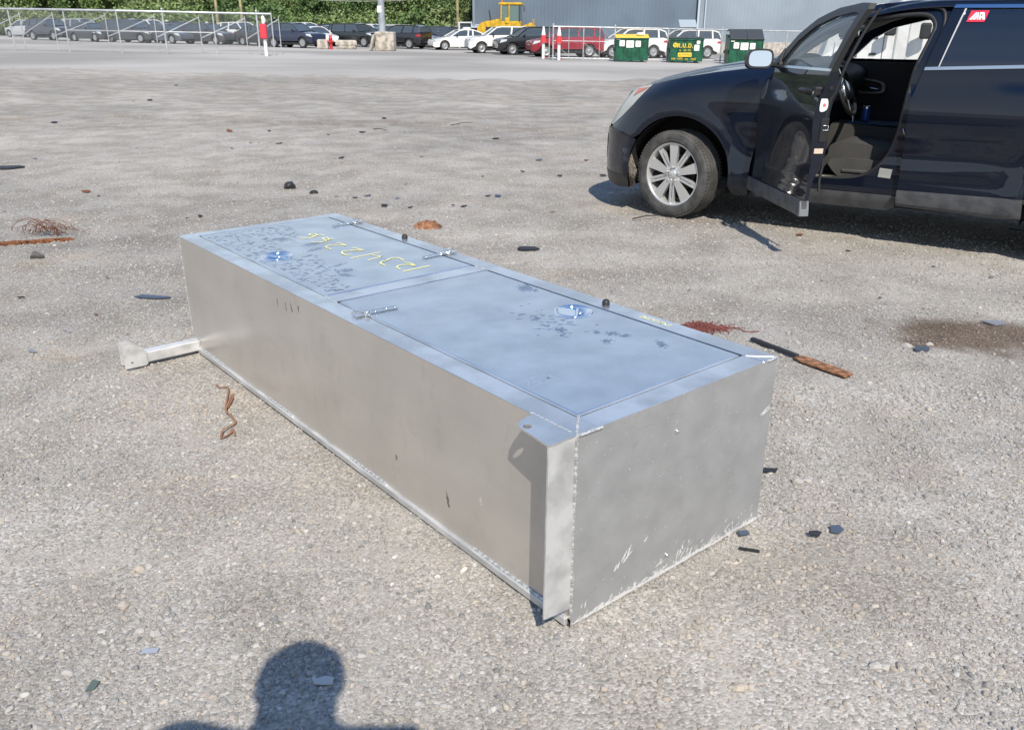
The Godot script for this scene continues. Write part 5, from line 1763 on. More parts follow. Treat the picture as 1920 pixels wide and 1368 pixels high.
func make_wood() -> void:
	var g := RandomNumberGenerator.new()
	g.seed = 7
	var greens := [Color(0.165, 0.245, 0.080), Color(0.205, 0.285, 0.105), Color(0.115, 0.190, 0.066), Color(0.225, 0.285, 0.12)]
	var lm := []
	for i in 4:
		var m := mat("foliage_%d" % i, greens[i], 0.7)
		m.vertex_color_use_as_albedo = true
		m.backlight_enabled = true
		m.backlight = Color(0.28, 0.36, 0.12)
		m.cull_mode = BaseMaterial3D.CULL_DISABLED
		lm.append(m)
	var bark := mat("bark", Color(0.13, 0.10, 0.075), 0.9)
	var crowns := []
	for i in 5:
		crowns.append(crown_mesh(100 + i, [Vector3(3.0, 3.6, 3.0), Vector3(2.6, 4.2, 2.6), Vector3(3.4, 3.2, 3.4), Vector3(2.2, 3.4, 2.2), Vector3(2.8, 3.0, 2.8)][i], 78, 60, 0.34))
	var bushes := []
	for i in 3:
		bushes.append(crown_mesh(200 + i, Vector3(2.0, 1.35, 1.7), 46, 48, 0.24))
	var trunks := []
	for i in 2:
		var m := MB.new()
		var pts := smooth3(V3([0, -0.4, 0, 0.1, 2.0, 0.05, -0.1, 4.0, 0.1, 0.05, 6.5, 0.0]), 3)
		m.tube(pts, 0.20, 8, 0.3)
		for k in 5:
			var a := TAU * k / 5.0 + i
			var y := 2.6 + k * 0.6
			m.tube(V3([0, y, 0, cos(a) * 0.8, y + 0.7, sin(a) * 0.8, cos(a) * 1.6, y + 1.7, sin(a) * 1.6]), 0.09, 6, 0.3)
		trunks.append(m.mesh())
	# the bank itself
	var hm := MB.new(true)
	hm.grid(60, 14, func(u, v):
		var x: float = lerpf(-130.0, 14.0, u)
		var z: float = lerpf(-96.0, -150.0, v)
		return Vector3(x, tilt(x, z) - 0.15 + 5.5 * smoothstep(0.05, 1.0, v) + n_big.get_noise_2d(x * 0.6, z * 0.6) * 0.5 * v, z), Vector3.UP)
	var hmat := worn("bank_undergrowth", Color(0.085, 0.115, 0.040), 0.95, 0.0, 0.25, 0.55, 0.9)
	hmat.vertex_color_use_as_albedo = true
	structure(hm.mesh(), "hill", hmat)
	var names := ["full round", "tall narrow", "broad low", "slender young", "dense bushy"]
	var shades := ["mid green", "bright green", "dark green", "yellow-green"]
	var n := 0
	for row in 4:
		var z: float = [-100.0, -106.0, -114.0, -124.0][row]
		var x := -92.0 + row * 1.7
		while x < (2.0 if row > 0 else -4.5):
			var kind := g.randi_range(0, 4)
			var shade := g.randi_range(0, 3)
			var s: float = g.randf_range(0.82, 1.2) * [0.86, 1.0, 1.15, 1.3][row]
			var zz := z + g.randf_range(-2.0, 2.0)
			var rise := 5.5 * smoothstep(0.05, 1.0, (-96.0 - zz) / 54.0)
			var t := thing("woodland_tree", "%s %s tree in the wood behind the parked cars" % [names[kind], shades[shade]], "tree", at(Vector3(x, tilt(x, zz) + rise - 0.1, zz), g.randf() * TAU, s), "trees of the wood behind the lot")
			meshed(trunks[n % 2], "trunk", bark, t)
			meshed(crowns[kind], "crown", lm[shade], t, Transform3D(Basis.IDENTITY, Vector3(0, 4.3, 0)))
			n += 1
			x += g.randf_range(3.6, 5.2)
	var x := -90.0
	while x < -5.0:
		var z := -94.5 + g.randf_range(-1.5, 1.5)
		var shade := g.randi_range(0, 3)
		var k := g.randi_range(0, 2)
		var s := g.randf_range(0.9, 1.5)
		var b := thing("shrub", "%s shrub at the foot of the wood behind the parked cars" % shades[shade], "shrub", at(Vector3(x, tilt(x, z) - 0.1, z), g.randf() * TAU, s), "shrubs along the wood")
		meshed(bushes[k], "crown", lm[shade], b, Transform3D(Basis.IDENTITY, Vector3(0, 1.15, 0)))
		x += g.randf_range(2.2, 3.4)


# ---------------------------------------------------------------- chain-link fences
func fence_panel(m: MB, a: Vector3, b: Vector3, h: float, y0: float, step: float, r: float) -> void:
	var d := b - a
	var l := Vector2(d.x, d.z).length()
	var hh := h - y0
	var n := int((l + hh) / step)
	for s in [0, 1]:
		for i in n + 1:
			var u0 := i * step - hh if s == 0 else i * step
			var u1 := u0 + hh if s == 0 else u0 - hh
			var p := Vector2(u0, 0.0)
			var q := Vector2(u1, hh)
			# clip to the panel
			if p.x < 0.0: p = p.lerp(q, (0.0 - p.x) / (q.x - p.x))
			elif p.x > l: p = p.lerp(q, (l - p.x) / (q.x - p.x))
			if q.x > l: q = p.lerp(q, (l - p.x) / (q.x - p.x))
			elif q.x < 0.0: q = p.lerp(q, (0.0 - p.x) / (q.x - p.x))
			if p.distance_to(q) < 0.02 or p.x < -0.001 or p.x > l + 0.001:
				continue
			m.tube(PackedVector3Array([a + d * p.x / l + Vector3(0, y0 + p.y, 0), a + d * q.x / l + Vector3(0, y0 + q.y, 0)]), r, 3)

func make_fences() -> void:
	var galv := worn("galvanised", Color(0.62, 0.64, 0.65), 0.45, 0.5, 1.0, 0.85, 0.8)
	var wire := mat("fence_wire", Color(0.50, 0.52, 0.53), 0.5, 0.4)
	# left fence: main posts by where they meet the ground
	var posts := [[-110, 89.5], [-20, 93.2], [29, 95], [131, 98], [229, 100], [314, 101], [407, 102], [488, 103.3]]
	var t := thing("chain_link_fence", "galvanised chain-link fence with raking braces in front of the dark parked cars", "fence")
	var p := []
	for q in posts:
		p.append(gp(q[0], q[1]))
	p.append(p[7] + (p[7] - p[6]).normalized() * 0.75)
	var h := 2.05
	for i in p.size():
		var m := MB.new()
		var r := 0.045 if i in [5, 7] else 0.032
		m.cyl(p[i] - Vector3(0, 0.05, 0), p[i] + Vector3(0, h + (0.10 if i in [5, 7] else 0.0), 0), r, r, 10)
		if i in [5, 7]:
			m.lathe(V2([0.06, 0.0, 0.06, 0.03, 0.035, 0.07, 0.0, 0.08]), Transform3D(Basis.IDENTITY, p[i] + Vector3(0, h + 0.08, 0)), 10)
		part(m, "post", galv, t)
	for i in p.size() - 1:
		var m := MB.new()
		m.cyl(p[i] + Vector3(0, h - 0.03, 0), p[i + 1] + Vector3(0, h - 0.03, 0), 0.055, 0.055, 8)
		part(m, "top_rail", galv, t)
		if i in [3, 4, 5]:
			m = MB.new()
			m.cyl(p[i] + Vector3(0, h * 0.52, -0.05), p[i + 1] + Vector3(0, h * 0.52, -0.05), 0.024, 0.024, 8)
			part(m, "middle_rail", galv, t)
		m = MB.new()
		fence_panel(m, p[i], p[i + 1], h - 0.04, 0.22, 0.10, 0.0026)
		part(m, "wire_mesh", wire, t)
	# stay posts behind the line with braces raking up to the next one
	var stays := [[-60, 74], [42, 72], [156, 79], [227, 83], [303, 82], [370, 85], [442, 87], [507, 90]]
	var prev := Vector3.ZERO
	for i in stays.size():
		var s := Vector3.ZERO
		var k := mini(i, p.size() - 2)
		var base: Vector3 = p[k].lerp(p[k + 1], 0.28) + Vector3(0.35, 0, -2.2)
		base.y = tilt(base.x, base.z)
		var m := MB.new()
		m.cyl(base - Vector3(0, 0.05, 0), base + Vector3(0, h - 0.12, 0), 0.026, 0.026, 8)
		part(m, "stay_post", galv, t)
		if i > 0:
			m = MB.new()
			m.cyl(prev + Vector3(0.05, 0.78, 0), base + Vector3(0, h - 0.25, 0), 0.027, 0.027, 8)
			part(m, "brace", galv, t)
		prev = base
	# right fence: framed panels in front of the red and white cars
	var f := thing("chain_link_fence", "low framed chain-link fence behind the green bins", "fence")
	var q := []
	for k in [[1036.5, 112.5], [1093, 113.5], [1151, 114.6], [1250, 116.2], [1350, 117.5], [1470, 119.0], [1600, 121.0]]:
		q.append(gp(k[0], k[1]))
	var hr := 1.72
	for i in q.size():
		var m := MB.new()
		var r := 0.04 if i != 1 else 0.03
		m.cyl(q[i] - Vector3(0, 0.05, 0), q[i] + Vector3(0, hr + (0.12 if i in [0, 2, 4] else 0.0), 0), r, r, 10)
		part(m, "post", galv, f)
		if i < q.size() - 1:
			for y in [hr - 0.03, 0.12]:
				m = MB.new()
				m.cyl(q[i] + Vector3(0, y, 0), q[i + 1] + Vector3(0, y, 0), 0.035 if y > 1.0 else 0.026, 0.035 if y > 1.0 else 0.026, 8)
				part(m, "rail", galv, f)
			m = MB.new()
			fence_panel(m, q[i], q[i + 1], hr - 0.05, 0.14, 0.09, 0.0016)
			part(m, "wire_mesh", wire, f)
			var mid: Vector3 = q[i].lerp(q[i + 1], 0.52)
			m = MB.new()
			m.cyl(mid + Vector3(0, 0.12, -0.04), mid + Vector3(0, hr - 0.05, -0.04), 0.02, 0.02, 8)
			part(m, "stile", galv, f)
			m = MB.new()
			m.cyl(q[i] + Vector3(0, 0.92, -0.04), mid + Vector3(0, 0.22, -0.04), 0.013, 0.013, 6)
			part(m, "brace", galv, f)
			if i < 2:
				m = MB.new()
				m.cyl(q[i] + Vector3(0, 0.98, -0.05), q[i + 1] + Vector3(0, 0.98, -0.05), 0.018, 0.018, 8)
				part(m, "middle_rail", galv, f)
	var m2 := MB.new()
	var g := gp(1029.5, 110.5)
	m2.cyl(g, g + Vector3(0, hr - 0.06, 0), 0.035, 0.035, 8)
	m2.bar(g + Vector3(0, hr - 0.02, 0), q[0] + Vector3(0, hr + 0.02, 0), 0.05, 0.05)
	m2.bar(g + Vector3(0, 0.05, 0), q[0] + Vector3(0, 0.05, 0), 0.04, 0.04)
	part(m2, "end_frame", galv, f)


# ---------------------------------------------------------------- parked cars of the lot
# style: half width, wheel x front/rear, wheel radius, body line points (x, y) from nose to tail, cabin points
const STYLES := {
	"suv": {"w": 0.92, "wx": [0.88, 3.58], "r": 0.36, "low": [0.0, 0.42, 0.04, 0.78, 0.22, 0.95, 1.10, 1.08, 1.25, 1.12, 4.45, 1.16, 4.55, 1.10, 4.60, 0.62, 4.58, 0.42], "cab": [1.18, 1.08, 1.95, 1.60, 2.30, 1.66, 4.00, 1.64, 4.40, 1.52, 4.52, 1.14]},
	"boxy": {"w": 0.90, "wx": [0.80, 3.45], "r": 0.37, "low": [0.0, 0.45, 0.02, 0.88, 0.10, 1.04, 1.20, 1.12, 1.30, 1.15, 4.35, 1.17, 4.42, 1.10, 4.45, 0.6, 4.43, 0.45], "cab": [1.22, 1.10, 1.62, 1.66, 1.85, 1.72, 4.10, 1.72, 4.30, 1.66, 4.38, 1.15]},
	"sedan": {"w": 0.90, "wx": [0.88, 3.66], "r": 0.33, "low": [0.0, 0.34, 0.04, 0.60, 0.25, 0.74, 1.25, 0.92, 1.40, 0.95, 3.85, 1.02, 4.60, 1.00, 4.72, 0.92, 4.76, 0.55, 4.72, 0.34], "cab": [1.32, 0.93, 2.10, 1.36, 2.50, 1.43, 3.20, 1.41, 3.70, 1.26, 4.15, 1.02]},
	"hatch": {"w": 0.88, "wx": [0.80, 3.40], "r": 0.33, "low": [0.0, 0.36, 0.04, 0.66, 0.22, 0.80, 1.05, 0.97, 1.20, 1.00, 4.05, 1.06, 4.20, 1.00, 4.26, 0.6, 4.22, 0.36], "cab": [1.08, 0.98, 1.90, 1.48, 2.25, 1.54, 3.40, 1.50, 3.85, 1.38, 4.12, 1.06]},
	"van": {"w": 0.95, "wx": [0.92, 3.98], "r": 0.34, "low": [0.0, 0.36, 0.04, 0.70, 0.25, 0.88, 1.00, 1.06, 1.15, 1.08, 4.85, 1.12, 4.98, 1.05, 5.02, 0.6, 4.98, 0.36], "cab": [1.02, 1.05, 1.95, 1.66, 2.40, 1.74, 4.35, 1.72, 4.78, 1.60, 4.94, 1.10]},
}
var protos := {}

func car_proto(style: String) -> Node3D:
	var s: Dictionary = STYLES[style]
	var root := Node3D.new()
	var low := V2(s.low)
	var cab := V2(s.cab)
	var w: float = s.w
	var len_ := 0.0
	for q in low: len_ = maxf(len_, q.x)
	# plan-view rounding of nose and tail
	var plan := func(x: float) -> float:
		var a := clampf((0.75 - x) / 0.75, 0.0, 0.999)
		var b := clampf((x - len_ + 0.6) / 0.6, 0.0, 0.999)
		return pow(1.0 - pow(a, 2.6), 1.0 / 2.6) * 0.42 * w + 0.58 * w if b <= 0.0 else (pow(1.0 - pow(b, 2.6), 1.0 / 2.6) * 0.3 + 0.7) * w
	var f := func(x: float, y: float) -> Vector3:
		var top := 1.1
		var k := clampf((y - 0.30) / 0.9, 0.0, 1.0)
		return Vector3(x, y, plan.call(x) * (1.0 - 0.10 * pow(absf(k - 0.42) * 1.6, 2.4)))
	var poly := PackedVector2Array()
	poly.append_array(low)
	var yb: float = low[low.size() - 1].y - 0.12
	poly.append(Vector2(len_ - 0.15, yb))
	for i in [1, 0]:
		for k in 9:
			var a := lerpf(-0.2, PI + 0.2, k / 8.0)
			var q := Vector2(s.wx[i] + cos(a) * (s.r + 0.07), s.r + sin(a) * (s.r + 0.07))
			if q.y > yb: poly.append(q)
	poly.append(Vector2(0.15, yb))
	var m := MB.new()
	for sd in [1.0, -1.0]:
		m.panel(poly, [], 0.16, func(x, y): return f.call(x, y) * Vector3(1, 1, sd), Vector3.BACK * sd)
	# deck from nose to tail
	var deck := smooth2(low, 3)
	for i in deck.size() - 1:
		var a: Vector3 = f.call(deck[i].x, deck[i].y)
		var b: Vector3 = f.call(deck[i + 1].x, deck[i + 1].y)
		for k in 6:
			var k0 := lerpf(-1.0, 1.0, k / 6.0)
			var k1 := lerpf(-1.0, 1.0, (k + 1) / 6.0)
			var crown := func(p: Vector3, q: float) -> Vector3: return Vector3(p.x, p.y + 0.05 * (1.0 - q * q) * smoothstep(0.5, 0.9, p.y), p.z * q)
			var e := deck[i + 1] - deck[i]
			m.quad(crown.call(a, k0), crown.call(b, k0), crown.call(b, k1), crown.call(a, k1), Vector3(-e.y, e.x, 0))
	# roof and pillars
	var cw := func(q: Vector2) -> float: return w * lerpf(0.93, 0.68, smoothstep(low[4].y, cab[3].y, q.y))
	for i in range(2, 4):
		var a := cab[i - 0]
		var b := cab[i + 1] if i + 1 < cab.size() else cab[i]
	var roof := PackedVector2Array([cab[1], cab[2], cab[3], cab[4]])
	for i in 3:
		for k in 6:
			var k0 := lerpf(-1.0, 1.0, k / 6.0)
			var k1 := lerpf(-1.0, 1.0, (k + 1) / 6.0)
			var P := func(q: Vector2, kk: float) -> Vector3: return Vector3(q.x, q.y + 0.045 * (1.0 - kk * kk) + 0.004, cw.call(q) * kk)
			m.quad(P.call(roof[i], k0), P.call(roof[i + 1], k0), P.call(roof[i + 1], k1), P.call(roof[i], k1), Vector3.UP)
	for sd in [1.0, -1.0]:
		var P := func(q: Vector2) -> Vector3: return Vector3(q.x, q.y, cw.call(q) * sd * 1.012)
		for i in 5:   # frame along the roof line
			m.bar(P.call(cab[i]), P.call(cab[i + 1]), 0.06, 0.07)
		var midx := lerpf(cab[2].x, cab[3].x, 0.38)
		m.bar(P.call(Vector2(midx - 0.06, low[4].y)), P.call(Vector2(midx + 0.06, cab[2].y)), 0.05, 0.09, Vector3.RIGHT)
		m.bar(P.call(Vector2(cab[3].x + 0.05 - 0.15, low[5].y)), P.call(Vector2(cab[3].x - 0.05, cab[3].y)), 0.05, 0.09, Vector3.RIGHT)
	var o := MeshInstance3D.new()
	o.name = "body"
	o.mesh = m.mesh()
	root.add_child(o)
	# glass
	var gm := mat("car_glass", Color(0.075, 0.095, 0.11), 0.05, 0.3)
	gm.metallic_specular = 0.7
	m = MB.new()
	var side_poly := PackedVector2Array([cab[0], cab[1], cab[2], cab[3], cab[4], cab[5]])
	for sd in [1.0, -1.0]:
		m.panel(side_poly, [], 0.3, func(x, y): return Vector3(x, y, cw.call(Vector2(x, y)) * sd * 0.995), Vector3.BACK * sd)
	for k in [[cab[0], cab[1], Vector3(-1, 1, 0)], [cab[4], cab[5], Vector3(1, 0.6, 0)]]:
		var a: Vector2 = k[0]
		var b: Vector2 = k[1]
		m.quad(Vector3(a.x, a.y, -cw.call(a)), Vector3(a.x, a.y, cw.call(a)), Vector3(b.x, b.y, cw.call(b)), Vector3(b.x, b.y, -cw.call(b)), k[2])
	part(m, "windows", gm, root)
	# lights
	for sd in [1.0, -1.0]:
		m = MB.new()
		var y: float = low[1].y + 0.05
		m.panel(V2([0.06, y - 0.10, 0.48, y + 0.02, 0.52, y + 0.12, 0.16, y + 0.10]), [], 0.12, func(x, yy): return (f.call(x, yy) + Vector3(0, 0, 0.008)) * Vector3(1, 1, sd), Vector3.BACK * sd)
		part(m, "headlight", mat("car_lamp", Color(0.66, 0.68, 0.70), 0.15, 0.3), root)
		m = MB.new()
		m.panel(V2([len_ - 0.42, 0.90, len_ - 0.03, 0.86, len_ - 0.05, 1.02, len_ - 0.32, 1.0]), [], 0.12, func(x, yy): return (f.call(x, yy) + Vector3(0, 0, 0.008)) * Vector3(1, 1, sd), Vector3.BACK * sd)
		part(m, "taillight", mat("car_tail", Color(0.45, 0.02, 0.03), 0.2), root)
		m = MB.new()
		m.box(Transform3D(Basis.IDENTITY, Vector3(low[4].x + 0.42, low[4].y + 0.06, sd * (w * 0.95 + 0.09))), Vector3(0.10, 0.14, 0.20), 0.03)
		part(m, "door_mirror", mat("car_trim", Color(0.03, 0.03, 0.032), 0.5), root)
	m = MB.new()
	m.bx(Vector3(len_ / 2, 0.33, 0), Vector3(len_ - 0.5, 0.22, w * 1.72), 0.05)
	part(m, "underside", mats["car_trim"], root)
	for i in 2:
		for sd in [1.0, -1.0]:
			m = MB.new()
			var wt := Transform3D(Basis(Vector3.RIGHT, PI / 2 * sd), Vector3(s.wx[i], s.r, sd * (w - 0.12)))
			var r: float = s.r
			m.lathe(V2([r * 0.66, 0.09, r * 0.8, 0.11, r * 0.95, 0.10, r, 0.07, r, -0.09, r * 0.6, -0.10]), wt, 22, 0.4)
			var ty := part(m, "wheel", mat("car_tyre", Color(0.03, 0.03, 0.03), 0.85), root)
			m = MB.new()
			m.lathe(V2([0.0, 0.10, 0.05, 0.098, 0.07, 0.085, r * 0.5, 0.07, r * 0.60, 0.095, r * 0.67, 0.097]), wt, 22, 0.5)
			part(m, "hubcap", mat("car_rim", Color(0.45, 0.46, 0.47), 0.35, 0.7), ty)
	return root

func lot_car(style: String, color: Color, label: String, px: float, py: float, heading: float, gloss := 0.35) -> void:
	# px, py: where the middle of the car's near side meets the ground; heading: degrees, 0 = nose to the right, 90 = nose to us
	if not protos.has(style):
		protos[style] = car_proto(style)
	var s: Dictionary = STYLES[style]
	var c := protos[style].duplicate() as Node3D
	c.name = numbered("parked_car")
	add_child(c)
	var key := "car_paint_%s" % color.to_html(false)
	var pm := mat(key, color, gloss)
	pm.clearcoat_enabled = true
	pm.clearcoat_roughness = 0.08
	(c.get_node("body") as MeshInstance3D).material_override = pm
	var p := gp(px, py)
	# the model's nose points to -x; heading 0 turns it to +x
	var b := Basis(Vector3.UP, PI - deg_to_rad(heading))
	var near := -1.0 if (b * Vector3.BACK).z < 0.0 else 1.0
	var off := b * Vector3(2.3, 0, near * s.w * 0.9)
	c.transform = Transform3D(b, p - off)
	c.position.y = tilt(c.position.x + (b * Vector3(2.3, 0, 0)).x, c.position.z) + 0.004
	tag(c, label, "car", "cars parked in the lot")

func make_lot() -> void:
	var navy := Color(0.018, 0.026, 0.06)
	var black := Color(0.010, 0.011, 0.013)
	var dark := Color(0.035, 0.042, 0.055)
	var slate := Color(0.075, 0.09, 0.115)
	var white := Color(0.80, 0.80, 0.79)
	var silver := Color(0.42, 0.44, 0.46)
	var red := Color(0.27, 0.012, 0.025)
	# behind the left fence
	lot_car("suv", navy, "navy SUV behind the fence, left of the silver hatchback", -6, 72, 25)
	lot_car("hatch", silver, "silver hatchback tail between the navy SUV and the dark wagon", 40, 74, 205)
	lot_car("suv", Color(0.03, 0.037, 0.055), "dark blue-grey wagon with bright wheel behind the first long fence brace", 82, 76, 28)
	lot_car("sedan", dark, "charcoal sedan behind the fence post between wagon and minivan", 160, 78, 32)
	lot_car("van", Color(0.05, 0.056, 0.066), "dark grey minivan with round bright wheels behind the fence", 240, 80, 22)
	lot_car("sedan", slate, "slate sedan with battered nose beside the tall capped fence post", 300, 81.5, 28)
	lot_car("hatch", Color(0.045, 0.05, 0.06), "dark grey hatchback in front of the blue-windowed car behind the fence", 378, 83, 25)
	lot_car("suv", white, "white SUV behind the fence between two utility poles", 440, 83.5, 35)
	lot_car("sedan", black, "black sedan behind the red extinguisher post", 478, 86, 35)
	# between fence and lamp tower
	lot_car("suv", Color(0.016, 0.022, 0.055), "dark navy SUV standing in the open just right of the fence end", 540, 89.5, 28)
	lot_car("sedan", white, "white sedan nose poking out behind the navy SUV", 578, 86, 50)
	lot_car("hatch", slate, "slate hatchback behind the small concrete block", 604, 84.5, 40)
	lot_car("boxy", Color(0.014, 0.018, 0.02), "black boxy off-roader behind the long concrete block", 655, 87.5, 28)
	lot_car("sedan", dark, "charcoal sedan beside the lamp tower's concrete base", 700, 86.5, 35)
	lot_car("suv", Color(0.012, 0.013, 0.018), "black SUV seen from its tail right of the lamp tower base", 742, 91, 208)
	lot_car("sedan", Color(0.016, 0.022, 0.034), "dark blue sedan in front of a white one near the lamp tower", 778, 88.5, 38)
	lot_car("hatch", white, "white hatchback half hidden behind the dark blue sedan", 797, 84.5, 40)
	lot_car("suv", Color(0.06, 0.072, 0.10), "blue-grey SUV behind the low white coupe", 832, 88.5, 30)
	lot_car("sedan", white, "low white coupe facing left in front of the gas tank cage", 868, 94.5, 158)
	# in front of the warehouse
	lot_car("suv", white, "big white SUV facing left below the yellow loader", 942, 100.6, 166)
	lot_car("suv", black, "black crossover parked between the white and the red SUV", 1000, 103.6, 162)
	lot_car("suv", red, "red SUV behind the fence and the striped marker posts", 1066, 107.8, 166, 0.3)
	lot_car("suv", white, "white SUV behind the yellow-lidded green bin", 1188, 109, 164)
	lot_car("suv", Color(0.74, 0.74, 0.735), "white crossover behind the lettered green bin", 1290, 110, 164)
	# second row, mostly roofs
	var second := [["van", silver, "silver wagon roof behind the charcoal sedan in the second row", 145, 73], ["sedan", white, "white car fender behind the minivan in the second row", 205, 75], ["van", white, "white wagon roof behind the slate sedan in the second row", 272, 76], ["suv", Color(0.02, 0.03, 0.06), "dark car with blue wrapped windows in the second row", 335, 77], ["sedan", silver, "silver sedan roof behind the dark grey hatchback", 395, 78], ["van", white, "white van roof right behind the navy SUV", 565, 83], ["suv", dark, "dark wagon roof between the slate hatchback and the off-roader", 622, 84], ["van", white, "white wagon roof above the black boxy off-roader", 690, 84], ["van", white, "white van roof above the black SUV's tail", 752, 85], ["hatch", red, "red car roof behind the dark blue sedan", 778, 85], ["sedan", white, "white sedan roof left of the blue-grey SUV", 808, 86], ["suv", silver, "silver SUV roof behind the blue-grey SUV", 845, 86.5], ["sedan", slate, "slate sedan roof in front of the utility pole by the warehouse", 868, 87]]
	for k in second:
		lot_car(k[0], k[1], k[2], k[3], k[4], 30)


# ---------------------------------------------------------------- things standing about the yard
func poly_bars(m: MB, x0: float, x1: float, y: float, h: float, z: float, n: int, g: RandomNumberGenerator) -> void:
	# a line of small painted letters too far off to read
	var w := (x1 - x0) / n
	for i in n:
		if g.randf() < 0.12:
			continue
		var x := x0 + w * (i + 0.5)
		m.bx(Vector3(x - w * 0.25, y, z), Vector3(w * 0.22, h, 0.004))
		m.bx(Vector3(x + w * 0.02, y + h * (0.5 - g.randi_range(0, 2) * 0.45), z), Vector3(w * 0.42, h * 0.22, 0.004))
		if g.randf() < 0.6:
			m.bx(Vector3(x + w * 0.22, y - h * 0.1, z), Vector3(w * 0.18, h * 0.7, 0.004))

func bin(label: String, t: Transform3D, lid: String, marks: String) -> void:
	var green := worn("bin_green", Color(0.012, 0.115, 0.062), 0.5, 0.0, 0.8, 0.75, 0.8)
	var white := mat("notice_white", Color(0.82, 0.82, 0.80), 0.6)
	var yellow := mat("bin_yellow", Color(0.80, 0.58, 0.06), 0.5)
	var black := mat("lid_black", Color(0.045, 0.05, 0.055), 0.5)
	var o := thing("waste_bin", label, "waste bin", t, "green waste bins")
	var w := 1.74
	var h := 1.20 if lid != "slope" else 1.25
	var m := MB.new()
	# front is +z and leans out a little towards the top
	var prof := V2([0.0, 0.08, 0.62, 0.08, 0.70, h, -0.62, h + (0.22 if lid == "slope" else 0.02), -0.60, 0.08])
	m.prism(prof, Transform3D(Basis(Vector3(0, 0, 1), Vector3.UP, Vector3(-1, 0, 0)), Vector3.ZERO), -w / 2, w / 2)
	part(m, "body", green, o)
	for i in 5:
		m = MB.new()
		var x := lerpf(-w / 2 + 0.03, w / 2 - 0.03, i / 4.0)
		m.bar(Vector3(x, 0.09, 0.63), Vector3(x, h - 0.01, 0.705), 0.045, 0.02, Vector3.RIGHT, 0.004)
		part(m, "rib", green, o)
	m = MB.new()
	m.bx(Vector3(0, h - 0.03, 0.715), Vector3(w + 0.05, 0.07, 0.05), 0.01)
	part(m, "top_rim", green, o)
	for s in [-1.0, 1.0]:
		m = MB.new()
		m.box(Transform3D(Basis.IDENTITY, Vector3(s * (w / 2 + 0.05), 0.62, 0.05)), Vector3(0.10, 0.16, 0.95), 0.01)
		part(m, "fork_pocket", mat("bin_dark", Color(0.02, 0.05, 0.035), 0.6), o)
	for x in [-0.6, 0.0, 0.6]:
		m = MB.new()
		m.bx(Vector3(x, 0.04, 0.0), Vector3(0.12, 0.08, 1.1), 0.005)
		part(m, "skid", mats["bin_dark"], o)
	if lid == "flat":
		for s in [-1.0, 1.0]:
			m = MB.new()
			m.box(Transform3D(Basis(Vector3.RIGHT, 0.10), Vector3(s * w / 4, h + 0.085, 0.03)), Vector3(w / 2 + 0.03, 0.06, 1.42), 0.02)
			part(m, "lid", yellow, o)
		m = MB.new()
		m.box(Transform3D(Basis(Vector3.UP, 0.3), Vector3(0.45, h + 0.19, 0.2)), Vector3(0.42, 0.14, 0.30), 0.05)
		part(m, "bag_on_lid", white, o)
	elif lid == "black":
		for s in [-1.0, 1.0]:
			m = MB.new()
			m.box(Transform3D(Basis(Vector3.RIGHT, 0.04), Vector3(s * w / 4, h + 0.06, 0.03)), Vector3(w / 2 - 0.01, 0.05, 1.38), 0.02)
			part(m, "lid", black, o)
	else:
		for s in [-1.0, 1.0]:
			m = MB.new()
			m.bar(Vector3(s * w / 4, h + 0.0, 0.78), Vector3(s * w / 4, h + 0.46, 0.10), w / 2 - 0.01, 0.05, Vector3.UP, 0.015)
			m.bar(Vector3(s * w / 4, h + 0.46, 0.10), Vector3(s * w / 4, h + 0.40, -0.66), w / 2 - 0.01, 0.05, Vector3.UP, 0.015)
			part(m, "lid", black, o)
	var lean := Basis(Vector3.RIGHT, atan(0.08 / (h - 0.08)))
	var face := Transform3D(lean, Vector3(0, 0.62, 0.672))
	if marks == "notices":
		for k in [[-0.52, 0.34, 0.28, 0.30], [-0.10, 0.30, 0.40, 0.36], [0.32, 0.31, 0.28, 0.31]]:
			m = MB.new()
			m.prism(rounded(k[2], k[3], 0.04), face * Transform3D(Basis.IDENTITY, Vector3(k[0], k[1] - 0.02, 0.012)), 0.0, 0.006)
			var n := part(m, "notice", white, o)
			m = MB.new()
			m.bx(face * Vector3(k[0] + 0.03, k[1] - 0.03, 0.022), Vector3(0.06, 0.08, 0.004))
			part(m, "notice_print", mat("print_red", Color(0.70, 0.35, 0.33), 0.6), n)
		m = MB.new()
		m.bx(face * Vector3(-0.72, 0.53, 0.02), Vector3(0.20, 0.04, 0.005))
		part(m, "stencil", white, o)
	else:
		var g := RandomNumberGenerator.new()
		g.seed = 12
		var letters := Node3D.new()
		letters.name = "lettering"
		o.add_child(letters, true)
		letters.transform = face
		var font := SystemFont.new()
		font.font_names = PackedStringArray(["Droid Sans"])
		font.font_weight = 700
		var tm := TextMesh.new()
		tm.text = "R.U.D."
		tm.font = font
		tm.font_size = 48
		tm.pixel_size = 0.0062
		tm.depth = 0.008
		meshed(tm, "word", yellow, letters, Transform3D(Basis.IDENTITY, Vector3(-0.08, 0.25, 0.022)))
		m = MB.new()
		poly_bars(m, -0.36, 0.22, 0.02, 0.10, 0.022, 8, g)
		part(m, "word", yellow, letters)
		m = MB.new()
		m.prism(rounded(0.72, 0.21, 0.03), Transform3D(Basis.IDENTITY, Vector3(-0.07, -0.20, 0.015)), 0.0, 0.006)
		part(m, "panel", yellow, letters)
		m = MB.new()
		poly_bars(m, -0.38, 0.24, -0.20, 0.08, 0.024, 11, g)
		part(m, "word", mats["bin_dark"], letters)
		m = MB.new()
		poly_bars(m, -0.76, -0.16, -0.40, 0.10, 0.022, 8, g)
		poly_bars(m, -0.04, 0.56, -0.42, 0.10, 0.022, 8, g)
		part(m, "word", yellow, letters)
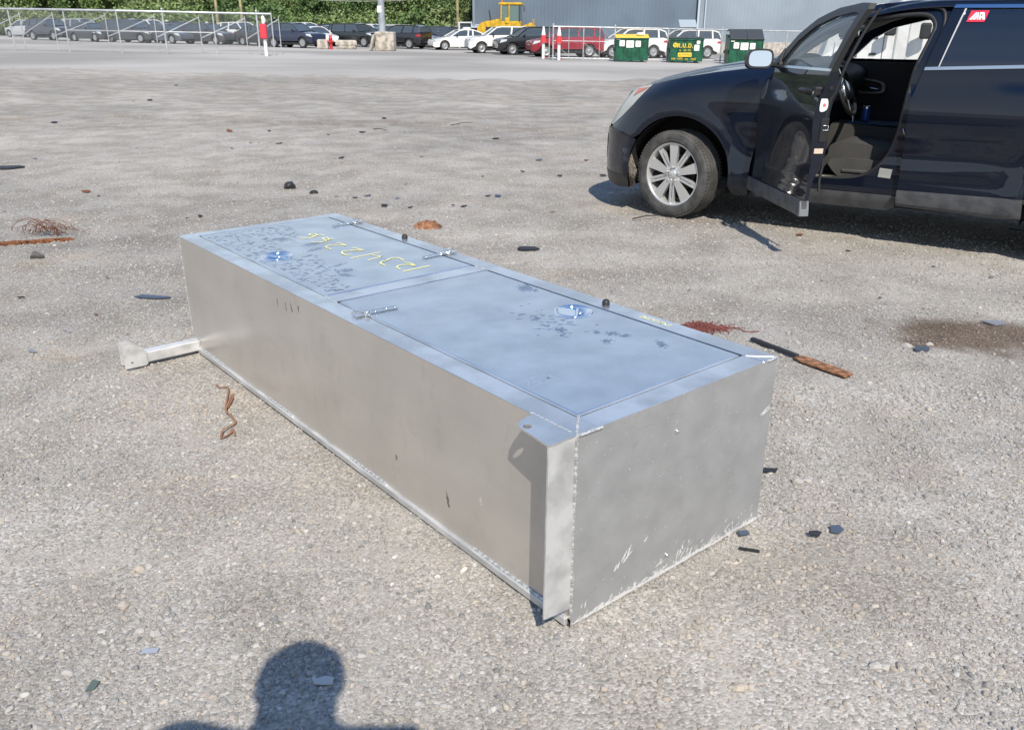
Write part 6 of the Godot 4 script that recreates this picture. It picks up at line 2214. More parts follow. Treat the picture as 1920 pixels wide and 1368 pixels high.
		m = MB.new()
		m.prism(circle(Vector2.ZERO, 0.12, 20), Transform3D(Basis.IDENTITY, Vector3(-0.60, 0.28, 0.015)), 0.0, 0.006)
		part(m, "round_badge", yellow, letters)
		m = MB.new()
		m.bar(Vector3(-0.66, 0.34, 0.024), Vector3(-0.54, 0.22, 0.024), 0.03, 0.004, Vector3.BACK)
		part(m, "badge_bar", mats["bin_dark"], letters)
		for k in [[0.60, 0.42, 0.18, 0.16], [0.53, 0.15, 0.27, 0.30]]:
			m = MB.new()
			m.prism(rounded(k[2], k[3], 0.03), face * Transform3D(Basis.IDENTITY, Vector3(k[0], k[1], 0.012)), 0.0, 0.006)
			part(m, "notice", white, o)

func marker_post(label: String, p: Vector3) -> void:
	var o := thing("marker_post", label, "marker post", at(p), "striped marker posts")
	var m := MB.new()
	m.cyl(Vector3(0, 0, 0), Vector3(0, 0.95, 0), 0.085, 0.085, 14, 0.01)
	part(m, "pipe", mat("post_white", Color(0.78, 0.77, 0.75), 0.5), o)
	m = MB.new()
	m.lathe(V2([0.175, 0.86, 0.17, 0.90, 0.12, 1.24]), Transform3D.IDENTITY, 18)
	part(m, "cone_band", mat("cone_red", Color(0.72, 0.045, 0.05), 0.45), o)
	m = MB.new()
	m.lathe(V2([0.12, 1.24, 0.045, 1.68, 0.0, 1.70]), Transform3D.IDENTITY, 18)
	part(m, "cone_tip", mats["post_white"], o)
	m = MB.new()
	m.bx(Vector3(0.16, 0.07, 0.02), Vector3(0.06, 0.14, 0.1), 0.02)
	part(m, "foot_tag", mats["cone_red"], o)

func make_yard_things() -> void:
	var concrete := worn("block_concrete", Color(0.55, 0.50, 0.43), 0.92, 0.0, 0.7, 0.72, 0.9)
	var galv: Material = mats["galvanised"]
	var m: MB
	# green waste bins, by the middle of their front edge on the ground
	bin("green waste bin with yellow lid and three white notices", at(gp(1186, 116.5) + Vector3(0, 0, -0.7), -0.10), "flat", "notices")
	bin("green waste bin with flat black lid and yellow lettering", at(gp(1288, 118.3) + Vector3(0, 0, -0.7), -0.10), "black", "letters")
	bin("tall green waste bin with sloping black lid behind the SUV bonnet", at(gp(1398, 121.3) + Vector3(0, 0, -0.7), -0.06), "slope", "notices")
	# striped marker posts
	marker_post("striped marker post standing in front of the red SUV's bonnet", gp(1018.5, 110.2))
	marker_post("striped marker post against the chain-link fence corner", gp(1047.5, 113.0))
	# lamp tower on a concrete block
	var lp := gp(721, 95.5)
	var lt := thing("lamp_tower", "tall grey lamp post bolted to a square concrete block", "lamp post", at(lp))
	m = MB.new()
	m.box(Transform3D(Basis.IDENTITY, Vector3(0.0, 0.60, -0.6)), Vector3(1.32, 1.22, 1.2), 0.06)
	part(m, "concrete_base", concrete, lt)
	m = MB.new()
	m.cyl(Vector3(-0.18, 1.2, -0.6), Vector3(-0.16, 12.0, -0.6), 0.235, 0.16, 14)
	part(m, "pole", worn("pole_grey", Color(0.42, 0.46, 0.50), 0.5, 0.3, 0.5, 0.88, 0.8), lt)
	m = MB.new()
	m.cyl(Vector3(-0.18, 1.21, -0.6), Vector3(-0.18, 1.26, -0.6), 0.36, 0.36, 14)
	part(m, "base_flange", galv, lt)
	m = MB.new()
	m.prism(rounded(0.28, 0.42, 0.04), Transform3D(Basis.IDENTITY, Vector3(-0.27, 2.62, -0.355)), 0.0, 0.012)
	part(m, "number_plate", mat("notice_white", Color(0.82, 0.82, 0.80), 0.6), lt)
	m = MB.new()
	m.bx(Vector3(-0.16, 12.1, -0.6), Vector3(1.6, 0.12, 0.12), 0.02)
	for s in [-1.0, 1.0]:
		m.bx(Vector3(-0.16 + s * 0.7, 12.2, -0.45), Vector3(0.5, 0.12, 0.4), 0.03)
	part(m, "floodlight_head", galv, lt)
	# slab leaning on that block
	m = MB.new()
	m.box(Transform3D(Basis(Vector3.FORWARD, 0.28), Vector3(0, 0.52, 0)), Vector3(0.16, 1.05, 0.7), 0.03)
	solo(m, "leaning_slab", concrete, "grey slab leaning against the lamp post's concrete block", "slab", at(gp(699, 95.3)))
	# loose blocks and a hydrant between them
	m = MB.new()
	m.box(Transform3D(Basis.IDENTITY, Vector3(0, 0.32, 0)), Vector3(0.74, 0.64, 0.7), 0.07)
	m.box(Transform3D(Basis.IDENTITY, Vector3(-0.02, 0.10, 0.02)), Vector3(0.80, 0.2, 0.72), 0.05)
	solo(m, "concrete_block", concrete, "small square concrete block left of the red hydrant", "concrete block", at(gp(604, 92.2) + Vector3(0, 0, -0.35), 0.1))
	m = MB.new()
	m.box(Transform3D(Basis.IDENTITY, Vector3(0, 0.40, 0)), Vector3(1.50, 0.42, 0.6), 0.10)
	m.box(Transform3D(Basis.IDENTITY, Vector3(0.05, 0.12, 0.02)), Vector3(1.25, 0.25, 0.62), 0.06)
	solo(m, "concrete_block", concrete, "long rounded concrete block right of the red hydrant", "concrete block", at(gp(648, 92.4) + Vector3(0, 0, -0.35), 0.06))
	var hy := thing("fire_hydrant", "red hydrant standing between two concrete blocks", "hydrant", at(gp(620, 92.6) + Vector3(0, 0, -0.15)))
	var hr := mat("hydrant_red", Color(0.50, 0.025, 0.03), 0.45)
	m = MB.new()
	m.lathe(V2([0.0, 0.0, 0.16, 0.0, 0.16, 0.05, 0.105, 0.06, 0.105, 0.62, 0.15, 0.64, 0.15, 0.70, 0.12, 0.72, 0.11, 0.86, 0.05, 0.93, 0.0, 0.94]), Transform3D.IDENTITY, 16)
	part(m, "barrel", hr, hy)
	m = MB.new()
	m.cyl(Vector3(-0.22, 0.52, 0), Vector3(0.22, 0.52, 0), 0.065, 0.065, 12, 0.01)
	m.cyl(Vector3(0, 0.50, 0), Vector3(0, 0.50, 0.20), 0.08, 0.08, 12, 0.01)
	part(m, "outlet", hr, hy)
	m = MB.new()
	m.cyl(Vector3(0, 0.90, 0), Vector3(0, 1.25, 0), 0.035, 0.03, 10)
	part(m, "marker_rod", mat("post_white", Color(0.78, 0.77, 0.75), 0.5), hy)
	# extinguisher cover on a white post at the fence end
	var ex := thing("extinguisher_post", "white post with a red cover strapped to it at the fence end", "post", at(gp(499.5, 105.2)))
	m = MB.new()
	m.cyl(Vector3.ZERO, Vector3(0, 1.78, 0), 0.09, 0.08, 14)
	m.lathe(V2([0.09, 1.78, 0.07, 1.88, 0.0, 1.93]), Transform3D.IDENTITY, 14)
	part(m, "post", mats["post_white"], ex)
	m = MB.new()
	m.box(Transform3D(Basis.IDENTITY, Vector3(-0.02, 1.18, 0.05)), Vector3(0.33, 0.72, 0.30), 0.05)
	part(m, "red_cover", mat("cover_red", Color(0.66, 0.05, 0.07), 0.5), ex)
	m = MB.new()
	m.tube(V3([0.05, 1.58, 0.1, 0.14, 1.66, 0.1, 0.12, 1.80, 0.08]), 0.02, 6)
	part(m, "hose", mats["post_white"], ex)
	# row number plates on thin posts among the cars
	for k in [[282, 40, 74, "behind the minivan"], [317, 41, 74, "behind the tall capped fence post"], [392, 44, 76, "behind the dark grey hatchback"], [440, 44, 76, "above the white SUV"], [539, 50, 79, "above the navy SUV"], [634, 51, 80, "left of the boxy off-roader's roof"], [666, 52, 80, "right of the boxy off-roader's roof"], [811, 55, 82, "left of the blue-grey SUV's roof"], [845, 56, 82, "right of the blue-grey SUV's roof"], [869, 67, 88, "above the white coupe's roof"]]:
		var b := gp(k[0], k[2])
		var hh: float = EYE.y + ray(k[0], k[1]).y * ((b.z - EYE.z) / ray(k[0], k[1]).z) - b.y
		var sp := thing("row_sign", "small white row plate on a thin post %s" % k[3], "sign", at(b), "row plates among the cars")
		m = MB.new()
		m.cyl(Vector3.ZERO, Vector3(0, hh, 0), 0.025, 0.025, 8)
		part(m, "post", galv, sp)
		m = MB.new()
		m.prism(rounded(0.26, 0.30, 0.08), Transform3D(Basis.IDENTITY, Vector3(0, hh, 0.03)), 0.0, 0.012)
		part(m, "plate", mats["notice_white"], sp)
	# timber utility poles
	var wood := worn("pole_wood", Color(0.40, 0.35, 0.19), 0.85, 0.0, 0.4, 0.8, 0.9)
	var tops := []
	for k in [[411, 68, "left one of the pair in front of the wood"], [457, 70, "right one of the pair in front of the wood"], [859, 76, "beside the warehouse corner"]]:
		var b := gp(k[0], k[1])
		b = Vector3(b.x, 0, b.z) * (90.0 / -b.z)
		b.y = tilt(b.x, b.z)
		var up := thing("utility_pole", "slim timber utility pole, %s" % k[2], "utility pole", at(b), "timber utility poles")
		m = MB.new()
		m.cyl(Vector3.ZERO, Vector3(0, 9.5, 0), 0.15, 0.11, 10)
		part(m, "pole", wood, up)
		m = MB.new()
		m.bx(Vector3(0, 8.9, 0.12), Vector3(1.8, 0.11, 0.10), 0.01)
		part(m, "crossarm", wood, up)
		for s in [-0.75, 0.75]:
			m = MB.new()
			m.cyl(Vector3(s, 8.95, 0.12), Vector3(s, 9.12, 0.12), 0.04, 0.05, 8)
			part(m, "insulator", mats["notice_white"], up)
		tops.append(b + Vector3(0, 4.55, 0.2))
	var cm := mat("cable", Color(0.45, 0.45, 0.40), 0.7)
	for i in 2:
		var path := PackedVector3Array()
		for j in 13:
			var q: Vector3 = tops[i].lerp(tops[i + 1], j / 12.0)
			path.append(q - Vector3(0, (0.7 if i == 1 else 0.15) * 4.0 * (j / 12.0) * (1.0 - j / 12.0), 0))
		m = MB.new()
		m.tube(path, 0.022, 5)
		solo(m, "overhead_cable", cm, "thin overhead cable %s" % ["between the pair of utility poles", "from the wood to the pole by the warehouse"][i], "cable")
	# gas tank in a framed cage
	var cg := thing("tank_cage", "pale framed cage holding a white gas tank at the warehouse corner", "cage", at(gp(874, 90.0)))
	var pale := mat("cage_pale", Color(0.62, 0.65, 0.66), 0.5)
	for s in [[-0.55, 0.4], [0.55, 0.4], [-0.55, -0.4], [0.55, -0.4]]:
		m = MB.new()
		m.bx(Vector3(s[0], 0.98, s[1]), Vector3(0.09, 1.96, 0.09), 0.01)
		part(m, "upright", pale, cg)
	for z in [0.4, -0.4]:
		m = MB.new()
		m.bx(Vector3(0, 1.99, z), Vector3(1.24, 0.11, 0.09), 0.01)
		part(m, "top_bar", pale, cg)
	m = MB.new()
	m.bx(Vector3(0, 1.0, -0.46), Vector3(1.2, 1.9, 0.03))
	part(m, "back_panel", mat("cage_dark", Color(0.03, 0.045, 0.06), 0.6), cg)
	m = MB.new()
	m.lathe(V2([0.0, -0.42, 0.16, -0.40, 0.25, -0.30, 0.25, 0.30, 0.16, 0.40, 0.0, 0.42]), Transform3D(Basis(Vector3.FORWARD, PI / 2), Vector3(0.12, 1.42, 0.0)), 18, 0.3)
	m.bx(Vector3(0.12, 1.0, 0), Vector3(0.5, 0.36, 0.3), 0.02)
	part(m, "gas_tank", mat("tank_white", Color(0.72, 0.73, 0.74), 0.4), cg)
	# two service cabinets with slanting roofs
	for k in [[892.5, 91.0, 0.72, 1.92, "slant-roofed service cabinet beside the tank cage"], [1285, 104.0, 1.10, 2.20, "slant-roofed service cabinet behind the lettered bin"]]:
		var cb := thing("service_cabinet", k[4], "cabinet", at(gp(k[0], k[1])), "service cabinets")
		m = MB.new()
		m.bx(Vector3(0, k[3] * 0.46, 0), Vector3(k[2] * 0.82, k[3] * 0.92, 0.6), 0.02)
		part(m, "case", mat("cabinet_dark", Color(0.05, 0.065, 0.085), 0.5), cb)
		m = MB.new()
		m.box(Transform3D(Basis(Vector3.RIGHT, 0.55), Vector3(0, k[3] - 0.08, 0.1)), Vector3(k[2] * 1.1, 0.05, 0.95), 0.01)
		part(m, "slanted_roof", mat("panel_grey", Color(0.34, 0.39, 0.43), 0.35), cb)
		m = MB.new()
		m.bx(Vector3(-k[2] * 0.18, k[3] * 0.5, 0.305), Vector3(0.03, k[3] * 0.7, 0.012))
		part(m, "door_seam", mat("panel_grey", Color(0.34, 0.39, 0.43), 0.35), cb)
	make_loader()

func make_loader() -> void:
	var p := gp(948, 93.0)
	var t := thing("wheel_loader", "yellow wheel loader with tall cab behind the white SUV", "loader", at(p, -0.12))
	var yel := worn("loader_yellow", Color(0.72, 0.44, 0.025), 0.45, 0.0, 0.6, 0.82, 0.8)
	var dk := mat("loader_dark", Color(0.035, 0.035, 0.035), 0.6)
	var gl := mat("loader_glass", Color(0.10, 0.16, 0.15), 0.05)
	gl.metallic_specular = 0.7
	var m := MB.new()
	# engine hood to the left, rounded
	m.prism(smooth2(V2([-2.15, 0.95, -2.12, 1.70, -1.75, 2.05, -1.0, 2.18, -0.35, 2.20, -0.35, 0.9, -1.2, 0.75]), 4, true), Transform3D.IDENTITY, -0.75, 0.75, true)
	part(m, "engine_hood", yel, t)
	m = MB.new()
	m.bx(Vector3(-1.25, 1.45, 0.755), Vector3(0.5, 0.5, 0.02), 0.004)
	part(m, "grille", dk, t)
	m = MB.new()
	m.cyl(Vector3(-1.15, 2.1, 0.3), Vector3(-1.27, 2.92, 0.3), 0.055, 0.05, 10)
	part(m, "exhaust", dk, t)
	# cab
	m = MB.new()
	m.bx(Vector3(0.45, 1.85, 0), Vector3(1.65, 0.55, 1.3), 0.05)
	part(m, "cab_base", yel, t)
	for s in [-1.0, 1.0]:
		for x in [-0.28, 0.35, 1.18]:
			m = MB.new()
			m.bar(Vector3(x, 2.05, s * 0.62), Vector3(x * 0.97 + 0.02, 3.30, s * 0.60), 0.16 if x != 1.18 else 0.07, 0.09, Vector3.RIGHT, 0.01)
			part(m, "cab_pillar", yel if x != 1.18 else dk, t)
		m = MB.new()
		m.bx(Vector3(0.03, 2.70, s * 0.60), Vector3(0.48, 1.15, 0.03))
		m.bx(Vector3(0.76, 2.70, s * 0.60), Vector3(0.72, 1.15, 0.03))
		part(m, "side_window", gl, t)
	m = MB.new()
	m.bx(Vector3(1.20, 2.70, 0), Vector3(0.03, 1.15, 1.1))
	part(m, "windscreen", gl, t)
	m = MB.new()
	m.box(Transform3D(Basis.IDENTITY, Vector3(0.45, 3.38, 0)), Vector3(1.85, 0.20, 1.42), 0.07)
	part(m, "cab_roof", yel, t)
	m = MB.new()
	m.cyl(Vector3(-0.25, 3.45, 0.3), Vector3(-0.25, 3.65, 0.3), 0.07, 0.06, 10)
	part(m, "beacon", mat("beacon_orange", Color(0.65, 0.16, 0.02), 0.3), t)
	m = MB.new()
	m.bx(Vector3(0.2, 2.15, 0.66), Vector3(0.35, 0.45, 0.1), 0.05)
	part(m, "fuel_box", yel, t)
	m = MB.new()
	m.bar(Vector3(1.30, 3.25, 0.7), Vector3(1.55, 3.2, 0.8), 0.03, 0.03)
	m.bx(Vector3(1.57, 3.0, 0.82), Vector3(0.06, 0.40, 0.2), 0.02)
	part(m, "mirror", dk, t)
	# front frame, arms and bucket
	m = MB.new()
	m.prism(V2([1.2, 0.7, 1.3, 1.75, 1.9, 1.95, 2.3, 1.7, 2.4, 0.8]), Transform3D.IDENTITY, -0.45, 0.45)
	part(m, "front_frame", yel, t)
	for s in [-1.0, 1.0]:
		m = MB.new()
		m.bar(Vector3(1.9, 1.9, s * 0.55), Vector3(3.3, 0.9, s * 0.55), 0.12, 0.32, Vector3.UP, 0.02)
		part(m, "lift_arm", yel, t)
	m = MB.new()
	m.cyl(Vector3(2.25, 1.6, 0), Vector3(2.25, 2.25, 0.2), 0.08, 0.06, 10)
	part(m, "cylinder", yel, t)
	m = MB.new()
	m.prism(V2([3.1, 0.15, 3.05, 0.9, 3.3, 1.25, 3.4, 1.2, 3.25, 0.85, 3.3, 0.3, 4.1, 0.15, 4.1, 0.08]), Transform3D.IDENTITY, -1.3, 1.3)
	part(m, "bucket", dk, t)
	for x in [-1.15, 1.75]:
		for s in [-1.0, 1.0]:
			m = MB.new()
			var wt := Transform3D(Basis(Vector3.RIGHT, PI / 2 * s), Vector3(x, 0.72, s * 0.85))
			m.lathe(V2([0.40, 0.22, 0.55, 0.25, 0.69, 0.23, 0.72, 0.16, 0.72, -0.22, 0.4, -0.25]), wt, 24, 0.4)
			var w := part(m, "wheel", mats["car_tyre"], t)
			m = MB.new()
			m.lathe(V2([0.0, 0.14, 0.2, 0.13, 0.22, 0.08, 0.36, 0.08, 0.41, 0.22]), wt, 20, 0.4)
			part(m, "rim", yel, w)

func make_truck() -> void:
	# white box truck seen through the SUV's cabin
	var d := ray(1662, 90)
	var p := EYE + d * (22.0 / -d.z) + Vector3(-0.30, 0, 0)
	var t := thing("box_truck", "white box truck with black mirrors parked beyond the SUV", "truck", Transform3D(Basis(Vector3.UP, -0.28), Vector3(p.x, tilt(p.x, p.z), p.z)))
	var white := worn("truck_white", Color(0.74, 0.76, 0.76), 0.35, 0.0, 0.5, 0.92, 0.8)
	var dk := mat("truck_dark", Color(0.025, 0.028, 0.03), 0.5)
	var gl := mat("truck_glass", Color(0.03, 0.05, 0.055), 0.05)
	var m := MB.new()
	# local x to the right, cab to the left
	m.prism(smooth2(V2([-1.10, 0.55, -1.12, 1.20, -0.95, 1.85, -0.80, 2.02, -0.6, 2.06, 0.35, 2.06, 0.35, 0.55]), 3, true), Transform3D.IDENTITY, -2.1, 0.0, true)
	part(m, "cab", white, t)
	m = MB.new()
	m.prism(V2([-0.82, 1.36, -0.66, 1.86, 0.06, 1.86, 0.06, 1.36]), Transform3D.IDENTITY, -0.005, 0.012)
	var win := part(m, "door_window", gl, t)
	for k in [[[-0.95, 0.62], [-0.92, 1.28]], [[0.20, 0.62], [0.20, 2.2]], [[-0.95, 0.62], [0.20, 0.62]]]:
		m = MB.new()
		m.bar(Vector3(k[0][0], k[0][1], 0.004), Vector3(k[1][0], k[1][1], 0.004), 0.014, 0.012, Vector3.BACK)
		part(m, "door_gap", dk, t)
	m = MB.new()
	m.bx(Vector3(-0.02, 1.02, 0.02), Vector3(0.16, 0.05, 0.035), 0.012)
	part(m, "door_handle", dk, t)
	m = MB.new()
	m.bx(Vector3(1.95, 1.75, -1.05), Vector3(3.0, 2.3, 2.2), 0.03)
	part(m, "cargo_box", white, t)
	for x in [0.75, 1.25, 1.75, 2.25]:
		m = MB.new()
		m.bx(Vector3(x, 1.75, 0.056), Vector3(0.03, 2.2, 0.012))
		part(m, "box_seam", mat("truck_seam", Color(0.50, 0.52, 0.53), 0.4), t)
	for k in [[0.28, 1.62], [1.05, 1.55]]:
		m = MB.new()
		m.box(Transform3D(Basis(Vector3.UP, 0.5), Vector3(k[0], k[1], 0.35)), Vector3(0.30, 0.36, 0.10), 0.05)
		m.bar(Vector3(k[0] - 0.05, k[1] - 0.1, 0.0), Vector3(k[0], k[1] - 0.1, 0.33), 0.03, 0.03)
		part(m, "mirror", dk, t)
	m = MB.new()
	m.bx(Vector3(1.0, 0.56, -1.05), Vector3(5.0, 0.16, 2.0), 0.02)
	part(m, "chassis", dk, t)
	m = MB.new()
	m.bx(Vector3(0.8, 0.80, 0.02), Vector3(0.9, 0.10, 0.08), 0.02)
	part(m, "step_rail", dk, t)
	for x in [-0.95, 2.5]:
		m = MB.new()
		m.lathe(V2([0.22, 0.1, 0.30, 0.12, 0.38, 0.10, 0.40, 0.05, 0.40, -0.12, 0.2, -0.13]), Transform3D(Basis(Vector3.RIGHT, PI / 2), Vector3(x, 0.40, -0.15)), 24, 0.4)
		m.lathe(V2([0.22, 0.1, 0.30, 0.12, 0.38, 0.10, 0.40, 0.05, 0.40, -0.12, 0.2, -0.13]), Transform3D(Basis(Vector3.RIGHT, PI / 2), Vector3(x, 0.40, -1.95)), 24, 0.4)
		part(m, "axle_wheels", mats["car_tyre"], t)


# ---------------------------------------------------------------- litter and stones lying about
func ground_y(x: float, z: float) -> float:
	return relief(x, z)

func strand(g: RandomNumberGenerator, c: Vector3, spread: Vector2, lift: float, n: int) -> PackedVector3Array:
	var p := PackedVector3Array()
	var q := Vector2(g.randfn() * spread.x * 0.5, g.randfn() * spread.y * 0.5)
	var a := g.randf() * TAU
	for i in n:
		p.append(c + Vector3(q.x, maxf(0.004, lift * g.randf() * exp(-q.length() / (spread.x * 0.9))), q.y))
		a += g.randf_range(-0.8, 0.8)
		q += Vector2(cos(a), sin(a)) * spread.x * 0.13
	return p

func shard(label: String, cat: String, px: float, py: float, outline: Array, thick: float, m_: Material, turn: float, tilt_ := Vector2.ZERO, called := "scrap_piece", group := "") -> void:
	var p := gp(px, py)
	p.y = ground_y(p.x, p.z) + thick * 0.5 + 0.004 + absf(tilt_.x) * 0.03
	var m := MB.new()
	m.prism(V2(outline), Transform3D(Basis(Vector3.RIGHT, -PI / 2), Vector3.ZERO), -thick * 0.5, thick * 0.5)
	solo(m, called, m_, label, cat, Transform3D(Basis(Vector3.UP, turn) * Basis(Vector3.RIGHT, tilt_.x) * Basis(Vector3.FORWARD, tilt_.y), p), group)

func lump(label: String, cat: String, called: String, px: float, py: float, size: Vector3, m_: Material, sd: int, sink := 0.3) -> void:
	var p := gp(px, py)
	var o := MeshInstance3D.new()
	o.name = numbered(called)
	o.mesh = stone_mesh(sd, 4)
	o.material_override = m_
	o.transform = Transform3D(Basis(Vector3.UP, sd * 1.3).scaled(size), Vector3(p.x, ground_y(p.x, p.z) + size.y * (0.5 - sink), p.z))
	add_child(o)
	tag(o, label, cat)

func make_debris() -> void:
	var g := RandomNumberGenerator.new()
	g.seed = 55
	var rust := worn("rust", Color(0.30, 0.105, 0.03), 0.95, 0.0, 14.0, 0.6, 0.9)
	var rust_wire := mat("rust_wire", Color(0.16, 0.055, 0.025), 0.8)
	var plastic := mat("black_scrap", Color(0.025, 0.026, 0.028), 0.5)
	var blue := mat("slate_scrap", Color(0.065, 0.085, 0.12), 0.4)
	var pale := worn("pale_stone", Color(0.50, 0.475, 0.44), 0.9, 0.0, 20.0, 0.8, 0.9)
	var brown := worn("rusty_plate", Color(0.36, 0.17, 0.085), 0.85, 0.0, 9.0, 0.65, 0.9)
	var m: MB
	# rusted steel cords with a long patch of rust crumbs
	var a := gp(-30, 458)
	var b := gp(146, 446)
	m = MB.new()
	m.grid(60, 10, func(u, v):
		var c: Vector3 = a.lerp(b, u)
		var w: float = (0.055 + 0.05 * n_mid.get_noise_2d(u * 9.0, 2.0)) * smoothstep(1.0, 0.86, u)
		var z: float = lerpf(-1.0, 1.0, v)
		var q := c + Vector3(0, 0, z * w * (1.0 + 0.5 * n_fine.get_noise_2d(u * 2.0, z)))
		return Vector3(q.x, ground_y(q.x, q.z) + 0.022 * (1.0 - z * z) * smoothstep(1.0, 0.8, u) + 0.006 * n_fine.get_noise_2d(q.x * 5.0, q.z * 5.0) - 0.002, q.z), Vector3.UP)
	var rw := solo(m, "rusted_cord_tangle", rust, "long streak of orange rust with thin wire loops standing up", "rust heap")
	m = MB.new()
	var lc := gp(62, 440)
	for k in 14:
		var base := lc + Vector3(g.randf_range(-0.16, 0.2), 0.01, g.randf_range(-0.05, 0.05))
		var r := g.randf_range(0.06, 0.12)
		var path := PackedVector3Array()
		var a0 := g.randf_range(-0.6, 0.4)
		for j in 11:
			var an := a0 + lerpf(0.0, g.randf_range(2.2, 4.4), j / 10.0)
			path.append(base + Vector3(-cos(an) * r * 1.2, absf(sin(an)) * r * 0.95 + 0.004, (j - 5) * 0.006 * g.randf_range(-1, 1)))
		m.tube(path, 0.0016 if k > 0 else 0.0034, 4)
	for k in 26:
		m.tube(strand(g, gp(100, 438), Vector2(0.20, 0.06), 0.10, 6), 0.0015, 4)
	part(m, "wire_loops", rust_wire, rw)
	# lump of rusted scrap beyond the box
	m = MB.new()
	var lp := gp(801, 424)
	m.grid(22, 14, func(u, v):
		var an: float = u * TAU
		var rr: float = v
		var q := Vector2(cos(an) * 0.125, sin(an) * 0.075) * rr * (1.0 + 0.25 * n_mid.get_noise_2d(cos(an) * 1.5, sin(an) * 1.5))
		return Vector3(q.x, 0.062 * pow(1.0 - rr * rr, 0.55) * (1.0 + 0.35 * n_fine.get_noise_2d(q.x * 3.0, q.y * 3.0)) - 0.01, q.y), Vector3.UP)
	solo(m, "rusted_lump", brown, "smooth brown rusted lump lying beyond the box's far side", "scrap metal", Transform3D(Basis(Vector3.UP, -0.1), lp + Vector3(0, ground_y(lp.x, lp.z), 0)))
	# tangle of red-brown fibres
	var tg := gp(1318, 613)
	tg.y = ground_y(tg.x, tg.z)
	m = MB.new()
	for k in 150:
		m.tube(strand(g, tg, Vector2(0.10, 0.055), 0.035, 7), 0.0021, 4)
	m.tube(smooth3(PackedVector3Array([tg + Vector3(0.10, 0.008, 0.0), tg + Vector3(0.17, 0.012, 0.02), tg + Vector3(0.21, 0.008, 0.07), tg + Vector3(0.28, 0.006, 0.06)]), 4), 0.003, 4)
	solo(m, "fibre_tangle", mat("red_fibre", Color(0.20, 0.065, 0.055), 0.9), "loose tangle of red-brown fibres beside the box", "fibre tangle")
	# rusty blade with a black bar end
	var kb := gp(1540, 688)
	var kd := (gp(1572, 699) - gp(1505, 675)).normalized()
	var kn := thing("rusty_scraper", "flat rusty brown blade with a black bar for a handle near the box corner", "scrap metal", Transform3D(Basis(Vector3.UP, atan2(-kd.z, kd.x)), Vector3(kb.x, ground_y(kb.x, kb.z), kb.z)))
	m = MB.new()
	m.prism(V2([-0.135, -0.022, -0.10, -0.034, 0.145, -0.030, 0.150, 0.024, 0.12, 0.034, -0.10, 0.036, -0.14, 0.018]), Transform3D(Basis(Vector3.RIGHT, -PI / 2), Vector3(0, 0.012, 0)), 0.0, 0.008)
	part(m, "blade", brown, kn)
	m = MB.new()
	m.bar(Vector3(-0.42, 0.022, -0.012), Vector3(-0.13, 0.022, 0.0), 0.024, 0.014, Vector3.UP, 0.003)
	part(m, "bar_handle", plastic, kn)
	# curled strap left of the box
	m = MB.new()
	var sp := PackedVector3Array()
	for k in [[405, 722], [412, 728], [424, 727], [428, 735], [423, 770], [435, 752], [436, 742], [424, 772], [430, 780], [441, 791], [438, 797], [420, 808], [414, 818], [416, 822], [432, 812], [436, 806], [440, 817]]:
		var q := gp(k[0], k[1])
		q.y = ground_y(q.x, q.z) + 0.009 + 0.008 * g.randf()
		sp.append(q)
	m.tube(smooth3(sp, 4), 0.0042, 5, 1.0, 0.45)
	solo(m, "rusty_strap", mat("strap_rust", Color(0.28, 0.135, 0.075), 0.85), "thin curled rusty strap on the gravel along the box's side", "strap")
	# black scrap
	shard("dark blue plastic strip on gravel left of the box", "plastic scrap", 287, 558, [-0.11, -0.014, 0.02, -0.018, 0.11, 0.006, 0.09, 0.016, -0.08, 0.016], 0.006, blue, -0.12, Vector2(0.2, 0.03))
	shard("blue-black square plastic plate right of the box", "plastic scrap", 1566, 996, [-0.020, -0.009, 0.0, -0.022, 0.024, -0.009, 0.020, 0.013, -0.005, 0.019], 0.004, blue, 0.2, Vector2(0.15, -0.1))
	shard("small curled black plastic piece next to the blue-black plate", "plastic scrap", 1529, 1006, [-0.022, -0.006, 0.006, -0.012, 0.022, 0.004, 0.006, 0.010, -0.02, 0.008], 0.005, plastic, 0.1, Vector2(0.3, 0.1))
	shard("dark plastic fragment against the box's lower end corner", "plastic scrap", 1393, 1003, [-0.018, -0.008, 0.018, -0.010, 0.022, 0.008, -0.012, 0.012], 0.005, blue, 0.4, Vector2(0.15, 0.1))
	shard("thin black sliver by the box's lower end corner", "plastic scrap", 1405, 1032, [-0.03, -0.005, 0.03, -0.003, 0.028, 0.005, -0.03, 0.004], 0.006, plastic, -0.3)
	shard("dark flake under the box's right edge", "plastic scrap", 1442, 884, [-0.035, -0.008, 0.02, -0.012, 0.035, 0.004, -0.015, 0.012], 0.004, plastic, 0.1, Vector2(0.2, 0.0))
	shard("grey rectangular tag lying on gravel near the shadow", "tag", 281, 1221, [-0.020, -0.009, 0.020, -0.008, 0.020, 0.009, -0.020, 0.008], 0.002, mat("tag_grey", Color(0.33, 0.36, 0.42), 0.4), 0.05)
	shard("torn pale plastic scrap lying in the head shadow", "plastic scrap", 604, 1281, [-0.024, 0.010, -0.018, -0.006, 0.0, -0.010, 0.024, -0.012, 0.028, 0.010, 0.006, 0.016, -0.012, 0.008, -0.02, 0.02], 0.003, mat("pale_scrap", Color(0.50, 0.50, 0.48), 0.5), 0.2, Vector2(0.1, 0.1))
	shard("green-grey shard on gravel left of the shadow", "plastic scrap", 173, 1286, [-0.010, -0.018, 0.010, -0.014, 0.012, 0.012, -0.006, 0.018], 0.004, mat("green_scrap", Color(0.10, 0.13, 0.11), 0.5), 0.1)
